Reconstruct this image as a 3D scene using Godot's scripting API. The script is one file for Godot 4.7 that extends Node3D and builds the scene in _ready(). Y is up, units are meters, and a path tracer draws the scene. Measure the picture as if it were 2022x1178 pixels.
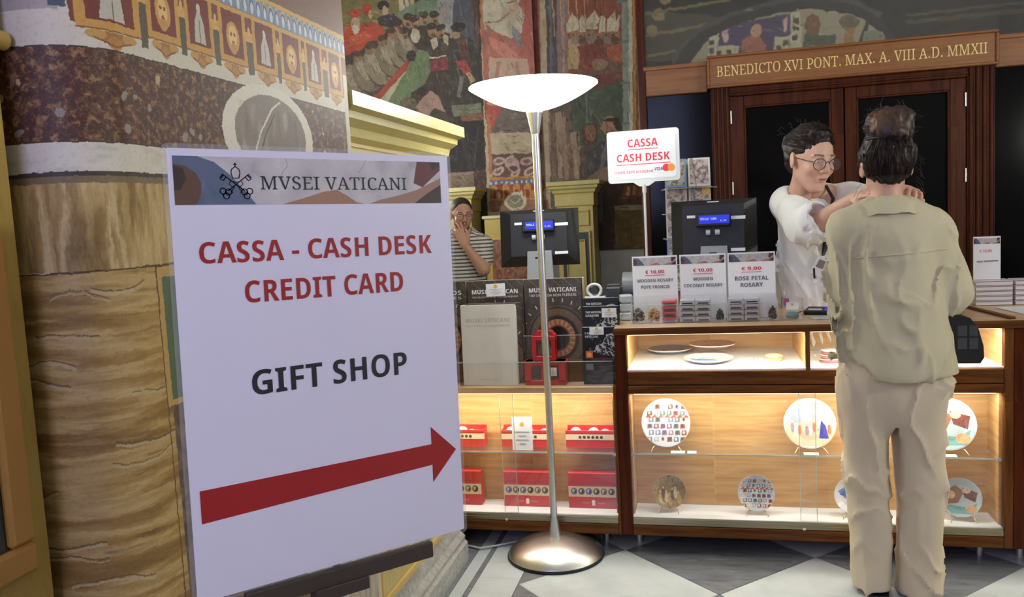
extends Node3D
# A gift-shop corner in a frescoed hall: sign on a stand, painted pier, torchiere, display counters, three people.

# strength of each light of the place
const DAYLIGHT := 4.8
const MAIN_UP := 0.9
const MAIN_BOWL := 14.0
const SIDE_UP := 4.1
const SIDE_BOWL := 7.4
const FAR_UP := 4.2
const FAR_BOWL := 12.0
const CASES := 0.42

var M := {}            # shared materials by name
var used := {}         # numbering of repeated names
var rng := RandomNumberGenerator.new()


func _ready() -> void:
	rng.seed = 7
	make_view()
	make_lights()
	make_materials()
	make_shell()
	make_floor()
	make_far_wall()
	make_door_wall()
	make_pier()
	make_cabinets()
	make_counters()
	make_counter_goods()
	make_vitrine_goods()
	make_counter_top()
	make_sign()
	make_lamps()
	make_people()


func make_view() -> void:
	var cam := Camera3D.new()
	cam.name = "camera"
	cam.position = Vector3(0, 1.38, 0)
	cam.rotation_degrees = Vector3(-5.4, 13.4, -3.0)
	cam.fov = 39.52
	cam.near = 0.05
	cam.far = 60.0
	add_child(cam)
	cam.current = true
	var e := Environment.new()
	e.background_mode = Environment.BG_COLOR
	e.background_color = Color(0.55, 0.62, 0.75)
	e.background_energy_multiplier = 0.8
	e.tonemap_mode = Environment.TONE_MAPPER_LINEAR
	e.tonemap_exposure = 1.0
	e.sdfgi_enabled = true
	e.ssao_enabled = true
	e.ssil_enabled = true
	var we := WorldEnvironment.new()
	we.name = "surroundings"
	we.environment = e
	add_child(we)


func area_light(called: String, at: Vector3, towards: Vector3, size: Vector2, color: Color, energy: float) -> void:
	var l := AreaLight3D.new()
	l.name = called
	l.area_size = size
	l.light_color = color
	l.light_energy = energy
	l.area_range = 30.0
	l.shadow_enabled = true
	add_child(l)
	var up := Vector3.UP if absf(towards.normalized().y) < 0.95 else Vector3.FORWARD
	l.look_at_from_position(at, at + towards, up)


func make_lights() -> void:
	# daylight through the tall window behind the camera; lamps and case lights are set in their builders
	area_light("window_daylight", Vector3(-0.75, 2.3, 1.52), Vector3(0.05, -0.12, -1), Vector2(1.0, 2.0), Color(0.76, 0.78, 1.0), DAYLIGHT)


# ---------------------------------------------------------------- helpers: nodes

func numbered(called: String) -> String:
	used[called] = used.get(called, -1) + 1
	return called if used[called] == 0 else "%s_%03d" % [called, used[called]]


func tag(o: Node3D, label: String, category: String, group := "") -> Node3D:
	o.set_meta("label", label)
	o.set_meta("category", category)
	if group != "":
		o.set_meta("group", group)
	return o


func thing(called: String, label: String, category: String, at := Vector3.ZERO, turn := 0.0, group := "") -> Node3D:
	var o := Node3D.new()
	o.name = numbered(called)
	o.position = at
	o.rotation.y = turn
	add_child(o)
	tag(o, label, category, group)
	return o


func part(parent: Node3D, called: String, mesh: Mesh, m: Material, at := Vector3.ZERO, rot := Vector3.ZERO) -> MeshInstance3D:
	var o := MeshInstance3D.new()
	o.name = called
	o.mesh = mesh
	o.material_override = m
	o.position = at
	o.rotation = rot
	parent.add_child(o, true)
	return o


func single(called: String, mesh: Mesh, m: Material, label: String, category: String, at := Vector3.ZERO, rot := Vector3.ZERO, group := "") -> MeshInstance3D:
	var o := MeshInstance3D.new()
	o.name = numbered(called)
	o.mesh = mesh
	o.material_override = m
	o.position = at
	o.rotation = rot
	add_child(o)
	tag(o, label, category, group)
	return o


func struct(called: String, mesh: Mesh, m: Material, at := Vector3.ZERO) -> MeshInstance3D:
	var o := MeshInstance3D.new()
	o.name = numbered(called)
	o.mesh = mesh
	o.material_override = m
	o.position = at
	add_child(o)
	o.set_meta("kind", "structure")
	return o


func copy_of(o: Node3D, label: String, at: Vector3, turn := 0.0) -> Node3D:
	var c: Node3D = o.duplicate()
	c.name = numbered(String(o.name).rstrip("0123456789").rstrip("_"))
	add_child(c)
	c.position = at
	c.rotation.y = turn
	c.set_meta("label", label)
	return c


# ---------------------------------------------------------------- helpers: meshes

class MB:
	var v := PackedVector3Array()
	var n := PackedVector3Array()
	var t := PackedVector2Array()
	var c := PackedColorArray()
	var ix := PackedInt32Array()
	var tint := Color.WHITE
	var colored := false

	func vert(p: Vector3, nn: Vector3, uv := Vector2.ZERO) -> int:
		v.append(p)
		n.append(nn)
		t.append(uv)
		c.append(tint)
		return v.size() - 1

	func face(a: int, b: int, d: int) -> void:      # counter-clockwise seen from outside
		ix.append(a)
		ix.append(d)
		ix.append(b)

	func quad(a: Vector3, b: Vector3, d: Vector3, e: Vector3, uv := Rect2(0, 0, 1, 1)) -> void:   # a bottom left, then counter-clockwise
		var nn := (b - a).cross(e - a).normalized()
		var i := vert(a, nn, Vector2(uv.position.x, uv.end.y))
		vert(b, nn, uv.end)
		vert(d, nn, Vector2(uv.end.x, uv.position.y))
		vert(e, nn, uv.position)
		face(i, i + 1, i + 2)
		face(i, i + 2, i + 3)

	func tri(a: Vector3, b: Vector3, d: Vector3) -> void:
		var nn := (b - a).cross(d - a).normalized()
		var i := vert(a, nn)
		vert(b, nn)
		vert(d, nn)
		face(i, i + 1, i + 2)

	func box(at: Vector3, size: Vector3, bevel := 0.0, turn := Basis.IDENTITY) -> MB:
		var h := size / 2.0
		var k := minf(bevel, minf(h.x, minf(h.y, h.z)) * 0.98)
		for ax in 3:
			for s in [-1.0, 1.0]:
				var b := (ax + 1) % 3
				var d := (ax + 2) % 3
				var q := []
				for w in [[-1, -1], [1, -1], [1, 1], [-1, 1]]:
					var p := Vector3.ZERO
					p[ax] = s * h[ax]
					p[b] = w[0] * (h[b] - k)
					p[d] = w[1] * (h[d] - k)
					q.append(at + turn * p)
				if ax == 1:
					q = [q[1], q[2], q[3], q[0]]   # the picture on front faces stands upright
				if ax == 0:
					q = [q[0], q[3], q[2], q[1]]
					if s > 0:
						quad(q[1], q[0], q[3], q[2])
					else:
						quad(q[0], q[1], q[2], q[3])
				elif s > 0:
					quad(q[0], q[1], q[2], q[3])
				else:
					quad(q[1], q[0], q[3], q[2])
		if k > 0.0:
			for ax in 3:
				var b := (ax + 1) % 3
				var d := (ax + 2) % 3
				for sb in [-1.0, 1.0]:
					for sd in [-1.0, 1.0]:
						var p := []
						for w in [[-1, 0], [1, 0], [1, 1], [-1, 1]]:
							var o := Vector3.ZERO
							o[ax] = w[0] * (h[ax] - k)
							o[b] = sb * (h[b] - (k if w[1] == 1 else 0.0))
							o[d] = sd * (h[d] - (0.0 if w[1] == 1 else k))
							p.append(at + turn * o)
						if sb * sd > 0:
							quad(p[0], p[3], p[2], p[1]) if _out(p[0], p[3], p[2], at) else quad(p[0], p[1], p[2], p[3])
						else:
							quad(p[0], p[1], p[2], p[3]) if _out(p[0], p[1], p[2], at) else quad(p[0], p[3], p[2], p[1])
			for sx in [-1.0, 1.0]:
				for sy in [-1.0, 1.0]:
					for sz in [-1.0, 1.0]:
						var a := at + turn * Vector3(sx * h.x, sy * (h.y - k), sz * (h.z - k))
						var b := at + turn * Vector3(sx * (h.x - k), sy * h.y, sz * (h.z - k))
						var d := at + turn * Vector3(sx * (h.x - k), sy * (h.y - k), sz * h.z)
						if _out(a, b, d, at):
							tri(a, b, d)
						else:
							tri(a, d, b)
		return self

	func _out(a: Vector3, b: Vector3, d: Vector3, mid: Vector3) -> bool:
		return (b - a).cross(d - a).dot(a + b + d - mid * 3.0) > 0.0

	func span(lo: Vector3, hi: Vector3, bevel := 0.0) -> MB:      # a box from corner to corner
		return box((lo + hi) / 2.0, (hi - lo).abs(), bevel)

	# rows of points; closed rings run counter-clockwise seen from the end of the rows
	func sheet(rows: Array, closed := true, cap_a := false, cap_b := false, flip := false) -> MB:
		var nr := rows.size()
		var nc: int = rows[0].size()
		var first := v.size()
		var cols := nc + (1 if closed else 0)
		for r in nr:
			for q in cols:
				var p: Vector3 = rows[r][q % nc]
				var du: Vector3
				if closed:
					du = rows[r][(q + 1) % nc] - rows[r][(q - 1 + nc) % nc]
				else:
					du = rows[r][mini(q + 1, nc - 1)] - rows[r][maxi(q - 1, 0)]
				var dv: Vector3 = rows[mini(r + 1, nr - 1)][q % nc] - rows[maxi(r - 1, 0)][q % nc]
				var nn := du.cross(dv)
				if nn.length_squared() < 1e-16:
					var r2 := 1 if r == 0 else nr - 2
					var du2: Vector3 = rows[r2][(q + 1) % nc] - rows[r2][(q - 1 + nc) % nc]
					nn = du2.cross(dv)
				nn = nn.normalized()
				vert(p, -nn if flip else nn, Vector2(float(q) / (cols - 1), 1.0 - float(r) / maxf(1.0, nr - 1)))
		for r in nr - 1:
			for q in cols - 1:
				var a := first + r * cols + q
				if flip:
					face(a, a + cols + 1, a + 1)
					face(a, a + cols, a + cols + 1)
				else:
					face(a, a + 1, a + cols + 1)
					face(a, a + cols + 1, a + cols)
		if cap_a:
			_cap(rows[0], not flip)
		if cap_b:
			_cap(rows[nr - 1], flip)
		return self

	func _cap(ring: Array, turned: bool) -> void:
		var mid := Vector3.ZERO
		for p in ring:
			mid += p
		mid /= ring.size()
		var nn := Vector3.ZERO
		for q in ring.size():
			nn += (ring[q] - mid).cross(ring[(q + 1) % ring.size()] - mid)
		nn = nn.normalized() * (-1.0 if turned else 1.0)
		var i := vert(mid, nn, Vector2(0.5, 0.5))
		for q in ring.size():
			var a := TAU * q / ring.size()
			vert(ring[q], nn, Vector2(0.5 + 0.5 * cos(a), 0.5 - 0.5 * sin(a)))
		for q in ring.size():
			var b := i + 1 + q
			var d := i + 1 + (q + 1) % ring.size()
			if turned:
				face(i, d, b)
			else:
				face(i, b, d)

	# turned about the y axis: profile of (radius, height)
	func lathe(profile: Array, seg := 32, at := Vector3.ZERO) -> MB:
		var rows := []
		for p in profile:
			var ring := []
			for q in seg:
				var a := -TAU * q / seg
				ring.append(at + Vector3(p[0] * cos(a), p[1], p[0] * sin(a)))
			rows.append(ring)
		return sheet(rows)

	# a round bar along points; radius is a number or one for each point
	func tube(path: Array, radius, seg := 10, capped := true, flat := 1.0) -> MB:
		var rows := []
		var side := Vector3.ZERO
		for i in path.size():
			var d: Vector3 = (path[mini(i + 1, path.size() - 1)] - path[maxi(i - 1, 0)]).normalized()
			if side == Vector3.ZERO:
				side = d.cross(Vector3.UP if absf(d.y) < 0.9 else Vector3.RIGHT).normalized()
			else:
				side = (side - d * side.dot(d)).normalized()
			var other := d.cross(side)
			var ring := []
			var r: float = radius[i] if radius is Array else radius
			for q in seg:
				var a := TAU * q / seg
				ring.append(path[i] + side * cos(a) * r + other * sin(a) * r * flat)
			rows.append(ring)
		return sheet(rows, true, capped, capped)

	# outline in the xy plane (any turning sense), pushed from z0 to z1
	func prism(outline: PackedVector2Array, z0: float, z1: float) -> MB:
		var o := outline
		if Geometry2D.is_polygon_clockwise(o):
			o = o.duplicate()
			o.reverse()
		var tris := Geometry2D.triangulate_polygon(o)
		var lo := o[0]
		var hi := o[0]
		for p in o:
			lo = lo.min(p)
			hi = hi.max(p)
		var sz := hi - lo
		for s in 2:
			var z := z1 if s == 0 else z0
			var first := v.size()
			for p in o:
				vert(Vector3(p.x, p.y, z), Vector3(0, 0, 1 if s == 0 else -1), Vector2((p.x - lo.x) / sz.x, (hi.y - p.y) / sz.y))
			for i in range(0, tris.size(), 3):
				var a := o[tris[i]]
				var ccw := (o[tris[i + 1]] - a).cross(o[tris[i + 2]] - a) > 0
				if ccw == (s == 0):
					face(first + tris[i], first + tris[i + 1], first + tris[i + 2])
				else:
					face(first + tris[i], first + tris[i + 2], first + tris[i + 1])
		for i in o.size():
			var a := o[i]
			var b := o[(i + 1) % o.size()]
			quad(Vector3(a.x, a.y, z0), Vector3(b.x, b.y, z0), Vector3(b.x, b.y, z1), Vector3(a.x, a.y, z1))
		return self

	func moved(x: Transform3D, from := 0) -> MB:
		for i in range(from, v.size()):
			v[i] = x * v[i]
			n[i] = (x.basis * n[i]).normalized()
		return self

	func done() -> ArrayMesh:
		var a := []
		a.resize(Mesh.ARRAY_MAX)
		a[Mesh.ARRAY_VERTEX] = v
		a[Mesh.ARRAY_NORMAL] = n
		a[Mesh.ARRAY_TEX_UV] = t
		if colored:
			a[Mesh.ARRAY_COLOR] = c
		a[Mesh.ARRAY_INDEX] = ix
		var m := ArrayMesh.new()
		m.add_surface_from_arrays(Mesh.PRIMITIVE_TRIANGLES, a)
		return m


func bx(lo: Vector3, hi: Vector3, bevel := 0.0) -> ArrayMesh:
	return MB.new().span(lo, hi, bevel).done()


func bxc(size: Vector3, bevel := 0.0, at := Vector3.ZERO) -> ArrayMesh:
	return MB.new().box(at, size, bevel).done()


func rounded(w: float, h: float, r: float, seg := 4) -> PackedVector2Array:      # outline of a rounded rectangle about the origin
	var o := PackedVector2Array()
	for k in 4:
		var mid := Vector2((w / 2 - r) * (1 if k in [0, 3] else -1), (h / 2 - r) * (1 if k < 2 else -1))
		for s in seg + 1:
			var a := (k + float(s) / seg) * PI / 2
			o.append(mid + Vector2(cos(a), sin(a)) * r)
	return o


func font(kind := "Droid Sans", weight := 400) -> Font:
	var key := "font %s %d" % [kind, weight]
	if not M.has(key):
		var f := SystemFont.new()
		f.font_names = PackedStringArray([kind])
		f.font_weight = weight
		M[key] = f
	return M[key]


# lettering: text fitted to a height (of capitals) and, if given, a width, centred on its place
func words(text: String, cap: float, width := 0.0, kind := "Droid Sans", weight := 700, depth := 0.0006) -> ArrayMesh:
	var tm := TextMesh.new()
	tm.text = text
	tm.font = font(kind, weight)
	tm.font_size = 64
	tm.pixel_size = 0.01
	tm.depth = 0.0
	tm.curve_step = 2.0
	var src := tm.get_mesh_arrays() if tm.get_surface_count() > 0 else []
	var m := MB.new()
	if src.is_empty():
		return m.box(Vector3.ZERO, Vector3.ONE * 0.001).done()
	var vs: PackedVector3Array = src[Mesh.ARRAY_VERTEX]
	var lo := vs[0]
	var hi := vs[0]
	for p in vs:
		lo = lo.min(p)
		hi = hi.max(p)
	var sy := cap / (hi.y - lo.y)
	var sx := sy if width == 0.0 else width / (hi.x - lo.x)
	var mid := (lo + hi) / 2.0
	m.v.resize(vs.size())
	for i in vs.size():
		m.v[i] = Vector3((vs[i].x - mid.x) * sx, (vs[i].y - mid.y) * sy, depth)
	m.n = src[Mesh.ARRAY_NORMAL]
	for i in m.n.size():
		m.n[i] = Vector3(0, 0, 1)
	m.t.resize(vs.size())
	m.ix = src[Mesh.ARRAY_INDEX]
	return m.done()


# ---------------------------------------------------------------- helpers: painted pictures and materials

class Paint:
	var im: Image
	var lo: Vector2
	var k: float            # pixels to a metre
	var h: int
	var rich := 0.0         # how strongly brush strokes model each painted shape
	var brush := RandomNumberGenerator.new()

	func _init(x0: float, y0: float, x1: float, y1: float, per_metre: float, base: Color) -> void:
		lo = Vector2(x0, y0)
		k = per_metre
		im = Image.create_empty(int((x1 - x0) * k), int((y1 - y0) * k), false, Image.FORMAT_RGBA8)
		im.fill(base)
		h = im.get_height()

	func at(x: float, y: float) -> Vector2:
		return Vector2((x - lo.x) * k, h - (y - lo.y) * k)

	func poly(flat: Array, col: Color) -> void:
		var p := PackedVector2Array()
		for i in range(0, flat.size(), 2):
			p.append(at(flat[i], flat[i + 1]))
		fill(p, col)

	func fill(p: PackedVector2Array, col: Color) -> void:
		var top := p[0].y
		var bottom := p[0].y
		for q in p:
			top = minf(top, q.y)
			bottom = maxf(bottom, q.y)
		for y in range(maxi(0, int(top)), mini(h - 1, int(bottom)) + 1):
			var yy := y + 0.5
			var xs := PackedFloat32Array()
			for i in p.size():
				var a := p[i]
				var b := p[(i + 1) % p.size()]
				if (a.y <= yy) != (b.y <= yy):
					xs.append(a.x + (b.x - a.x) * (yy - a.y) / (b.y - a.y))
			xs.sort()
			for i in range(0, xs.size() - 1, 2):
				var x0 := int(round(xs[i]))
				var x1 := int(round(xs[i + 1]))
				if x1 > x0:
					im.fill_rect(Rect2i(x0, y, x1 - x0, 1), col)
		if rich > 0.0:
			_model(p, col)

	# strokes of lighter and darker paint laid along a shape
	func _model(p: PackedVector2Array, col: Color) -> void:
		var keep := rich
		rich = 0.0
		var a := p[0]
		var b := p[0]
		for q in p:
			a = a.min(q)
			b = b.max(q)
		var size := b - a
		var n := int(clampf(size.x * size.y / 45.0, 0.0, 46.0))
		var along := Vector2(0.25, 1.0) if size.y > size.x * 0.7 else Vector2(1.0, 0.35)
		for i in n:
			var q := a + Vector2(brush.randf(), brush.randf()) * size
			var dir := along.rotated(brush.randf_range(-0.35, 0.35)).normalized() * brush.randf_range(0.12, 0.34) * maxf(size.x, size.y)
			if not (Geometry2D.is_point_in_polygon(q - dir * 0.5, p) and Geometry2D.is_point_in_polygon(q + dir * 0.5, p)):
				continue
			var s := dir.orthogonal().normalized() * brush.randf_range(0.5, 1.9)
			var bend := dir.orthogonal() * brush.randf_range(-0.15, 0.15)
			var t := col.lightened(brush.randf_range(0.05, 0.3) * keep) if brush.randf() < 0.5 else col.darkened(brush.randf_range(0.08, 0.42) * keep)
			fill(PackedVector2Array([q - dir * 0.5, q + bend + s, q + dir * 0.5, q + bend - s]), t)
		rich = keep

	# pull the whole picture about by noise so that no outline stays ruler-straight
	func warp(by: float, size: float, seed_ := 1) -> void:
		var w := im.get_width()
		var nx := FastNoiseLite.new()
		nx.frequency = 1.0 / size
		nx.seed = seed_
		nx.fractal_octaves = 2
		var gx := nx.get_image(w, h).get_data()
		nx.seed = seed_ + 9
		var gy := nx.get_image(w, h).get_data()
		var src := im.get_data()
		var out := PackedByteArray()
		out.resize(src.size())
		var f := by / 127.0
		for y in h:
			var row := y * w
			for x in w:
				var i := row + x
				var sx := clampi(x + int((gx[i] - 127) * f), 0, w - 1)
				var sy := clampi(y + int((gy[i] - 127) * f), 0, h - 1)
				out.encode_u32(i * 4, src.decode_u32((sy * w + sx) * 4))
		im = Image.create_from_data(w, h, false, Image.FORMAT_RGBA8, out)

	func rect(x0: float, y0: float, x1: float, y1: float, col: Color) -> void:
		var a := at(x0, y1)
		var b := at(x1, y0)
		im.fill_rect(Rect2i(int(round(a.x)), int(round(a.y)), maxi(1, int(round(b.x - a.x))), maxi(1, int(round(b.y - a.y)))), col)

	func ell(x: float, y: float, rx: float, ry: float, col: Color, turn := 0.0, from := 0.0, to := TAU) -> void:
		var p := PackedVector2Array()
		for i in 25:
			var a := from + (to - from) * i / 24.0
			var q := Vector2(rx * cos(a), ry * sin(a)).rotated(turn)
			p.append(at(x + q.x, y + q.y))
		fill(p, col)

	func line(flat: Array, wide: float, col: Color) -> void:
		for i in range(0, flat.size() - 2, 2):
			var a := at(flat[i], flat[i + 1])
			var b := at(flat[i + 2], flat[i + 3])
			var s := (b - a).normalized().orthogonal() * maxf(0.55, wide * k / 2.0)
			fill(PackedVector2Array([a + s, b + s, b - s, a - s]), col)

	# a layer of noise drawn with the colours of a ramp (alpha blends); stretch pulls it along x or y
	func noise(area: Rect2, n: FastNoiseLite, ramp: Array, stretch := Vector2.ONE) -> void:
		var a := at(area.position.x, area.end.y)
		var w := maxi(2, int(area.size.x * k))
		var hh := maxi(2, int(area.size.y * k))
		var sw := maxi(2, int(w / stretch.x))
		var sh := maxi(2, int(hh / stretch.y))
		var g := n.get_image(sw, sh).get_data()
		var lut := PackedInt32Array()
		lut.resize(256)
		for i in 256:
			var f := i / 255.0 * (ramp.size() - 1)
			var c: Color = ramp[int(f)].lerp(ramp[mini(int(f) + 1, ramp.size() - 1)], f - int(f))
			lut[i] = int(c.r * 255) | int(c.g * 255) << 8 | int(c.b * 255) << 16 | int(c.a * 255) << 24
		var d := PackedByteArray()
		d.resize(sw * sh * 4)
		for i in sw * sh:
			d.encode_s32(i * 4, lut[g[i]])
		var layer := Image.create_from_data(sw, sh, false, Image.FORMAT_RGBA8, d)
		if sw != w or sh != hh:
			layer.resize(w, hh, Image.INTERPOLATE_CUBIC)
		im.blend_rect(layer, Rect2i(0, 0, w, hh), Vector2i(int(a.x), int(a.y)))

	func grain(amount: float, size := 3.0, seed_ := 1) -> void:      # brushed unevenness of colour over all
		var n := FastNoiseLite.new()
		n.seed = seed_
		n.frequency = 1.0 / size
		n.fractal_octaves = 4
		noise(Rect2(lo, Vector2(im.get_width() / k, h / k)), n, [Color(0.05, 0.03, 0.02, amount), Color(0.3, 0.25, 0.2, 0.0), Color(1, 0.95, 0.85, amount)])

	func soften(times := 1.5) -> void:
		var w := im.get_width()
		im.resize(int(w / times), int(h / times), Image.INTERPOLATE_BILINEAR)
		im.resize(w, h, Image.INTERPOLATE_CUBIC)

	func tex() -> ImageTexture:
		return ImageTexture.create_from_image(im)


func fnl(freq: float, octaves := 4, seed_ := 1, warp := 0.0, kind := FastNoiseLite.TYPE_SIMPLEX_SMOOTH) -> FastNoiseLite:
	var n := FastNoiseLite.new()
	n.noise_type = kind
	n.frequency = freq
	n.fractal_octaves = octaves
	n.seed = seed_
	if warp > 0.0:
		n.domain_warp_enabled = true
		n.domain_warp_amplitude = warp
		n.domain_warp_frequency = freq * 1.5
	return n


func c8(r: int, g: int, b: int, a := 255) -> Color:
	return Color8(r, g, b, a)


func mat(col: Color, rough := 0.6, metal := 0.0) -> StandardMaterial3D:
	var m := StandardMaterial3D.new()
	m.albedo_color = col
	m.roughness = rough
	m.metallic = metal
	return m


func mtex(t: Texture2D, rough := 0.6, tint := Color.WHITE) -> StandardMaterial3D:
	var m := mat(tint, rough)
	m.albedo_texture = t
	return m


func mtri(t: Texture2D, rough: float, scale: float, tint := Color.WHITE, world := true) -> StandardMaterial3D:
	var m := mtex(t, rough, tint)
	m.uv1_triplanar = true
	m.uv1_world_triplanar = world
	m.uv1_scale = Vector3.ONE * scale
	return m


func glass(tint: Color, alpha := 0.06) -> StandardMaterial3D:
	var m := mat(Color(tint.r, tint.g, tint.b, alpha), 0.02)
	m.transparency = BaseMaterial3D.TRANSPARENCY_ALPHA
	return m


func glow(col: Color, energy: float) -> StandardMaterial3D:
	var m := mat(Color(0.9, 0.9, 0.88), 0.4)
	m.emission_enabled = true
	m.emission = col
	m.emission_energy_multiplier = energy
	return m


func wood_picture(a: Color, b: Color, c: Color, seed_: int) -> Image:
	var p := Paint.new(0, 0, 1, 1, 512, b)
	var all := Rect2(0, 0, 1, 1)
	p.noise(all, fnl(0.03, 4, seed_, 12.0), [a, b, c, b, a, b], Vector2(14, 1))
	p.noise(all, fnl(0.12, 3, seed_ + 1), [Color(a, 0.5), Color(b, 0.0), Color(c, 0.35)], Vector2(24, 1))
	return p.im


func _wood(t: Texture2D, rough: float, scale: float, tint := Color.WHITE) -> StandardMaterial3D:
	var m := mtri(t, rough, scale, tint)
	m.metallic_specular = 0.26
	return m


func fabric_bump(seed_: int, freq: float) -> NoiseTexture2D:
	var t := NoiseTexture2D.new()
	t.width = 256
	t.height = 256
	t.seamless = true
	t.as_normal_map = true
	t.bump_strength = 3.0
	t.noise = fnl(freq, 3, seed_)
	return t


func cloth(col: Color, seed_: int, strength := 0.3) -> StandardMaterial3D:
	var m := mat(col, 0.85)
	m.normal_enabled = true
	m.normal_texture = fabric_bump(seed_, 0.12)
	m.normal_scale = strength
	m.uv1_triplanar = true
	m.uv1_scale = Vector3.ONE * 9.0
	m.rim_enabled = true
	m.rim = 0.2
	return m


func make_materials() -> void:
	var oak := wood_picture(c8(84, 47, 18), c8(100, 59, 25), c8(116, 72, 34), 3)
	M.oak = _wood(ImageTexture.create_from_image(oak), 0.42, 1.6)
	var oak_v: Image = oak.duplicate()
	oak_v.rotate_90(CLOCKWISE)
	M.oak_v = _wood(ImageTexture.create_from_image(oak_v), 0.42, 1.6)
	var pale := wood_picture(c8(184, 136, 78), c8(198, 152, 92), c8(208, 166, 108), 5)
	M.pale_wood = mtri(ImageTexture.create_from_image(pale), 0.5, 1.3)
	var door := wood_picture(c8(60, 26, 11), c8(76, 35, 15), c8(90, 44, 20), 9)
	var door_v: Image = door.duplicate()
	door_v.rotate_90(CLOCKWISE)
	M.door = _wood(ImageTexture.create_from_image(door_v), 0.4, 1.1)
	M.lintel = mtri(ImageTexture.create_from_image(wood_picture(c8(126, 76, 32), c8(138, 86, 38), c8(150, 98, 46), 11)), 0.45, 0.9)
	M.post = _wood(M.oak_v.albedo_texture, 0.42, 1.6, c8(200, 150, 130))
	M.pale_slab = mat(c8(186, 194, 194), 0.35)
	M.gold_old = mat(c8(176, 128, 62), 0.45)
	M.oak_top = mtri(ImageTexture.create_from_image(wood_picture(c8(186, 150, 108), c8(204, 170, 128), c8(216, 184, 144), 13)), 0.35, 1.4)
	M.cream = mat(c8(224, 212, 176), 0.5)
	M.carton = mat(c8(192, 36, 40), 0.38)
	M.beige = mat(c8(222, 200, 164), 0.5)
	M.sign_paper = mat(c8(216, 211, 226), 0.3)
	M.pouch = mat(c8(196, 202, 204), 0.2)
	M.slim = mat(c8(222, 212, 212), 0.4)
	M.bead_dark = mat(c8(52, 40, 40), 0.4)
	M.cream_cloth = cloth(c8(216, 200, 172), 81, 0.25)
	M.olive_cloth = cloth(c8(200, 191, 160), 82, 0.25)
	M.white_cloth = cloth(c8(246, 245, 241), 83, 0.25)
	M.dark_cloth = cloth(c8(40, 44, 58), 84, 0.25)
	M.white_laminate = mat(c8(242, 247, 250), 0.5)
	M.black = mat(c8(16, 16, 17), 0.5)
	M.black_gloss = mat(c8(14, 14, 16), 0.25)
	M.dark_grey = mat(c8(62, 64, 66), 0.45)
	M.grey = mat(c8(128, 130, 132), 0.4)
	M.silver = mat(c8(188, 190, 190), 0.3)
	M.alu = mat(c8(150, 142, 116), 0.35, 0.8)
	M.steel = mat(c8(222, 222, 220), 0.34, 1.0)
	M.brass = mat(c8(196, 168, 110), 0.3, 0.9)
	M.paper = mat(c8(238, 238, 240), 0.55)
	M.red_ink = mat(c8(150, 18, 24), 0.5)
	M.bright_red = mat(c8(214, 50, 62), 0.5)
	M.black_ink = mat(c8(22, 24, 36), 0.5)
	M.grey_ink = mat(c8(96, 98, 108), 0.5)
	M.glass = glass(Color(0.97, 1.0, 0.98), 0.012)
	M.glass_edge = mat(c8(196, 214, 206), 0.15)
	M.acrylic = glass(Color(0.96, 0.97, 1.0), 0.06)
	M.dark_glass = mat(c8(10, 11, 13), 0.12)
	M.dark_glass.metallic_specular = 0.22
	M.skin = cloth(c8(206, 160, 138), 40, 0.08)
	M.gold_paint = mat(c8(204, 168, 84), 0.42)
	var olive := Paint.new(0, 0, 1, 1, 512, c8(190, 176, 112))
	olive.noise(Rect2(0, 0, 1, 1), fnl(0.01, 4, 21), [c8(174, 158, 94, 150), c8(190, 176, 112, 0), c8(204, 192, 130, 150)])
	olive.noise(Rect2(0, 0, 1, 1), fnl(0.09, 3, 22), [c8(152, 134, 74, 110), c8(190, 176, 112, 0), c8(212, 200, 142, 90)], Vector2(1, 5))
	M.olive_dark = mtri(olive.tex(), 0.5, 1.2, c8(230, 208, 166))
	M.olive = mtri(olive.tex(), 0.45, 1.2)
	var stone := Paint.new(0, 0, 1, 1, 512, c8(150, 150, 146))
	stone.noise(Rect2(0, 0, 1, 1), fnl(0.02, 5, 31, 20.0), [c8(118, 120, 118), c8(150, 150, 146), c8(176, 176, 170), c8(140, 140, 136), c8(196, 196, 190)])
	M.stone = mtri(stone.tex(), 0.4, 2.0)
	var plaster := Paint.new(0, 0, 1, 1, 512, c8(206, 203, 196))
	plaster.noise(Rect2(0, 0, 1, 1), fnl(0.012, 5, 41), [c8(194, 190, 182), c8(206, 203, 196), c8(216, 214, 208)])
	M.plaster = mtri(plaster.tex(), 0.8, 0.4)
	for k in 3:
		var w := Paint.new(0, 0, 1, 1, 384, c8(198, 205, 206))
		w.noise(Rect2(0, 0, 1, 1), fnl(0.008, 5, 50 + k, 30.0), [c8(186, 193, 194), c8(198, 205, 206), c8(206, 213, 214)])
		w.noise(Rect2(0, 0, 1, 1), fnl(0.03, 3, 60 + k, 25.0), [c8(160, 166, 168, 120), c8(198, 205, 206, 0), c8(198, 205, 206, 0), c8(214, 220, 222, 60)], Vector2(3, 1))
		M["white_marble%d" % k] = mtri(w.tex(), 0.35, 1.4)
		var g := Paint.new(0, 0, 1, 1, 384, c8(112, 116, 122))
		g.noise(Rect2(0, 0, 1, 1), fnl(0.03, 4, 70 + k, 16.0), [c8(86, 90, 98), c8(110, 114, 120), c8(126, 130, 134), c8(106, 110, 116), c8(160, 164, 166)], Vector2(5, 1))
		M["grey_marble%d" % k] = mtri(g.tex(), 0.35, 1.4)
		M["grey_marble%d" % k].uv1_offset = Vector3(0.3 * k, 0.2, 0.1 * k)


# ---------------------------------------------------------------- the room

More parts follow.
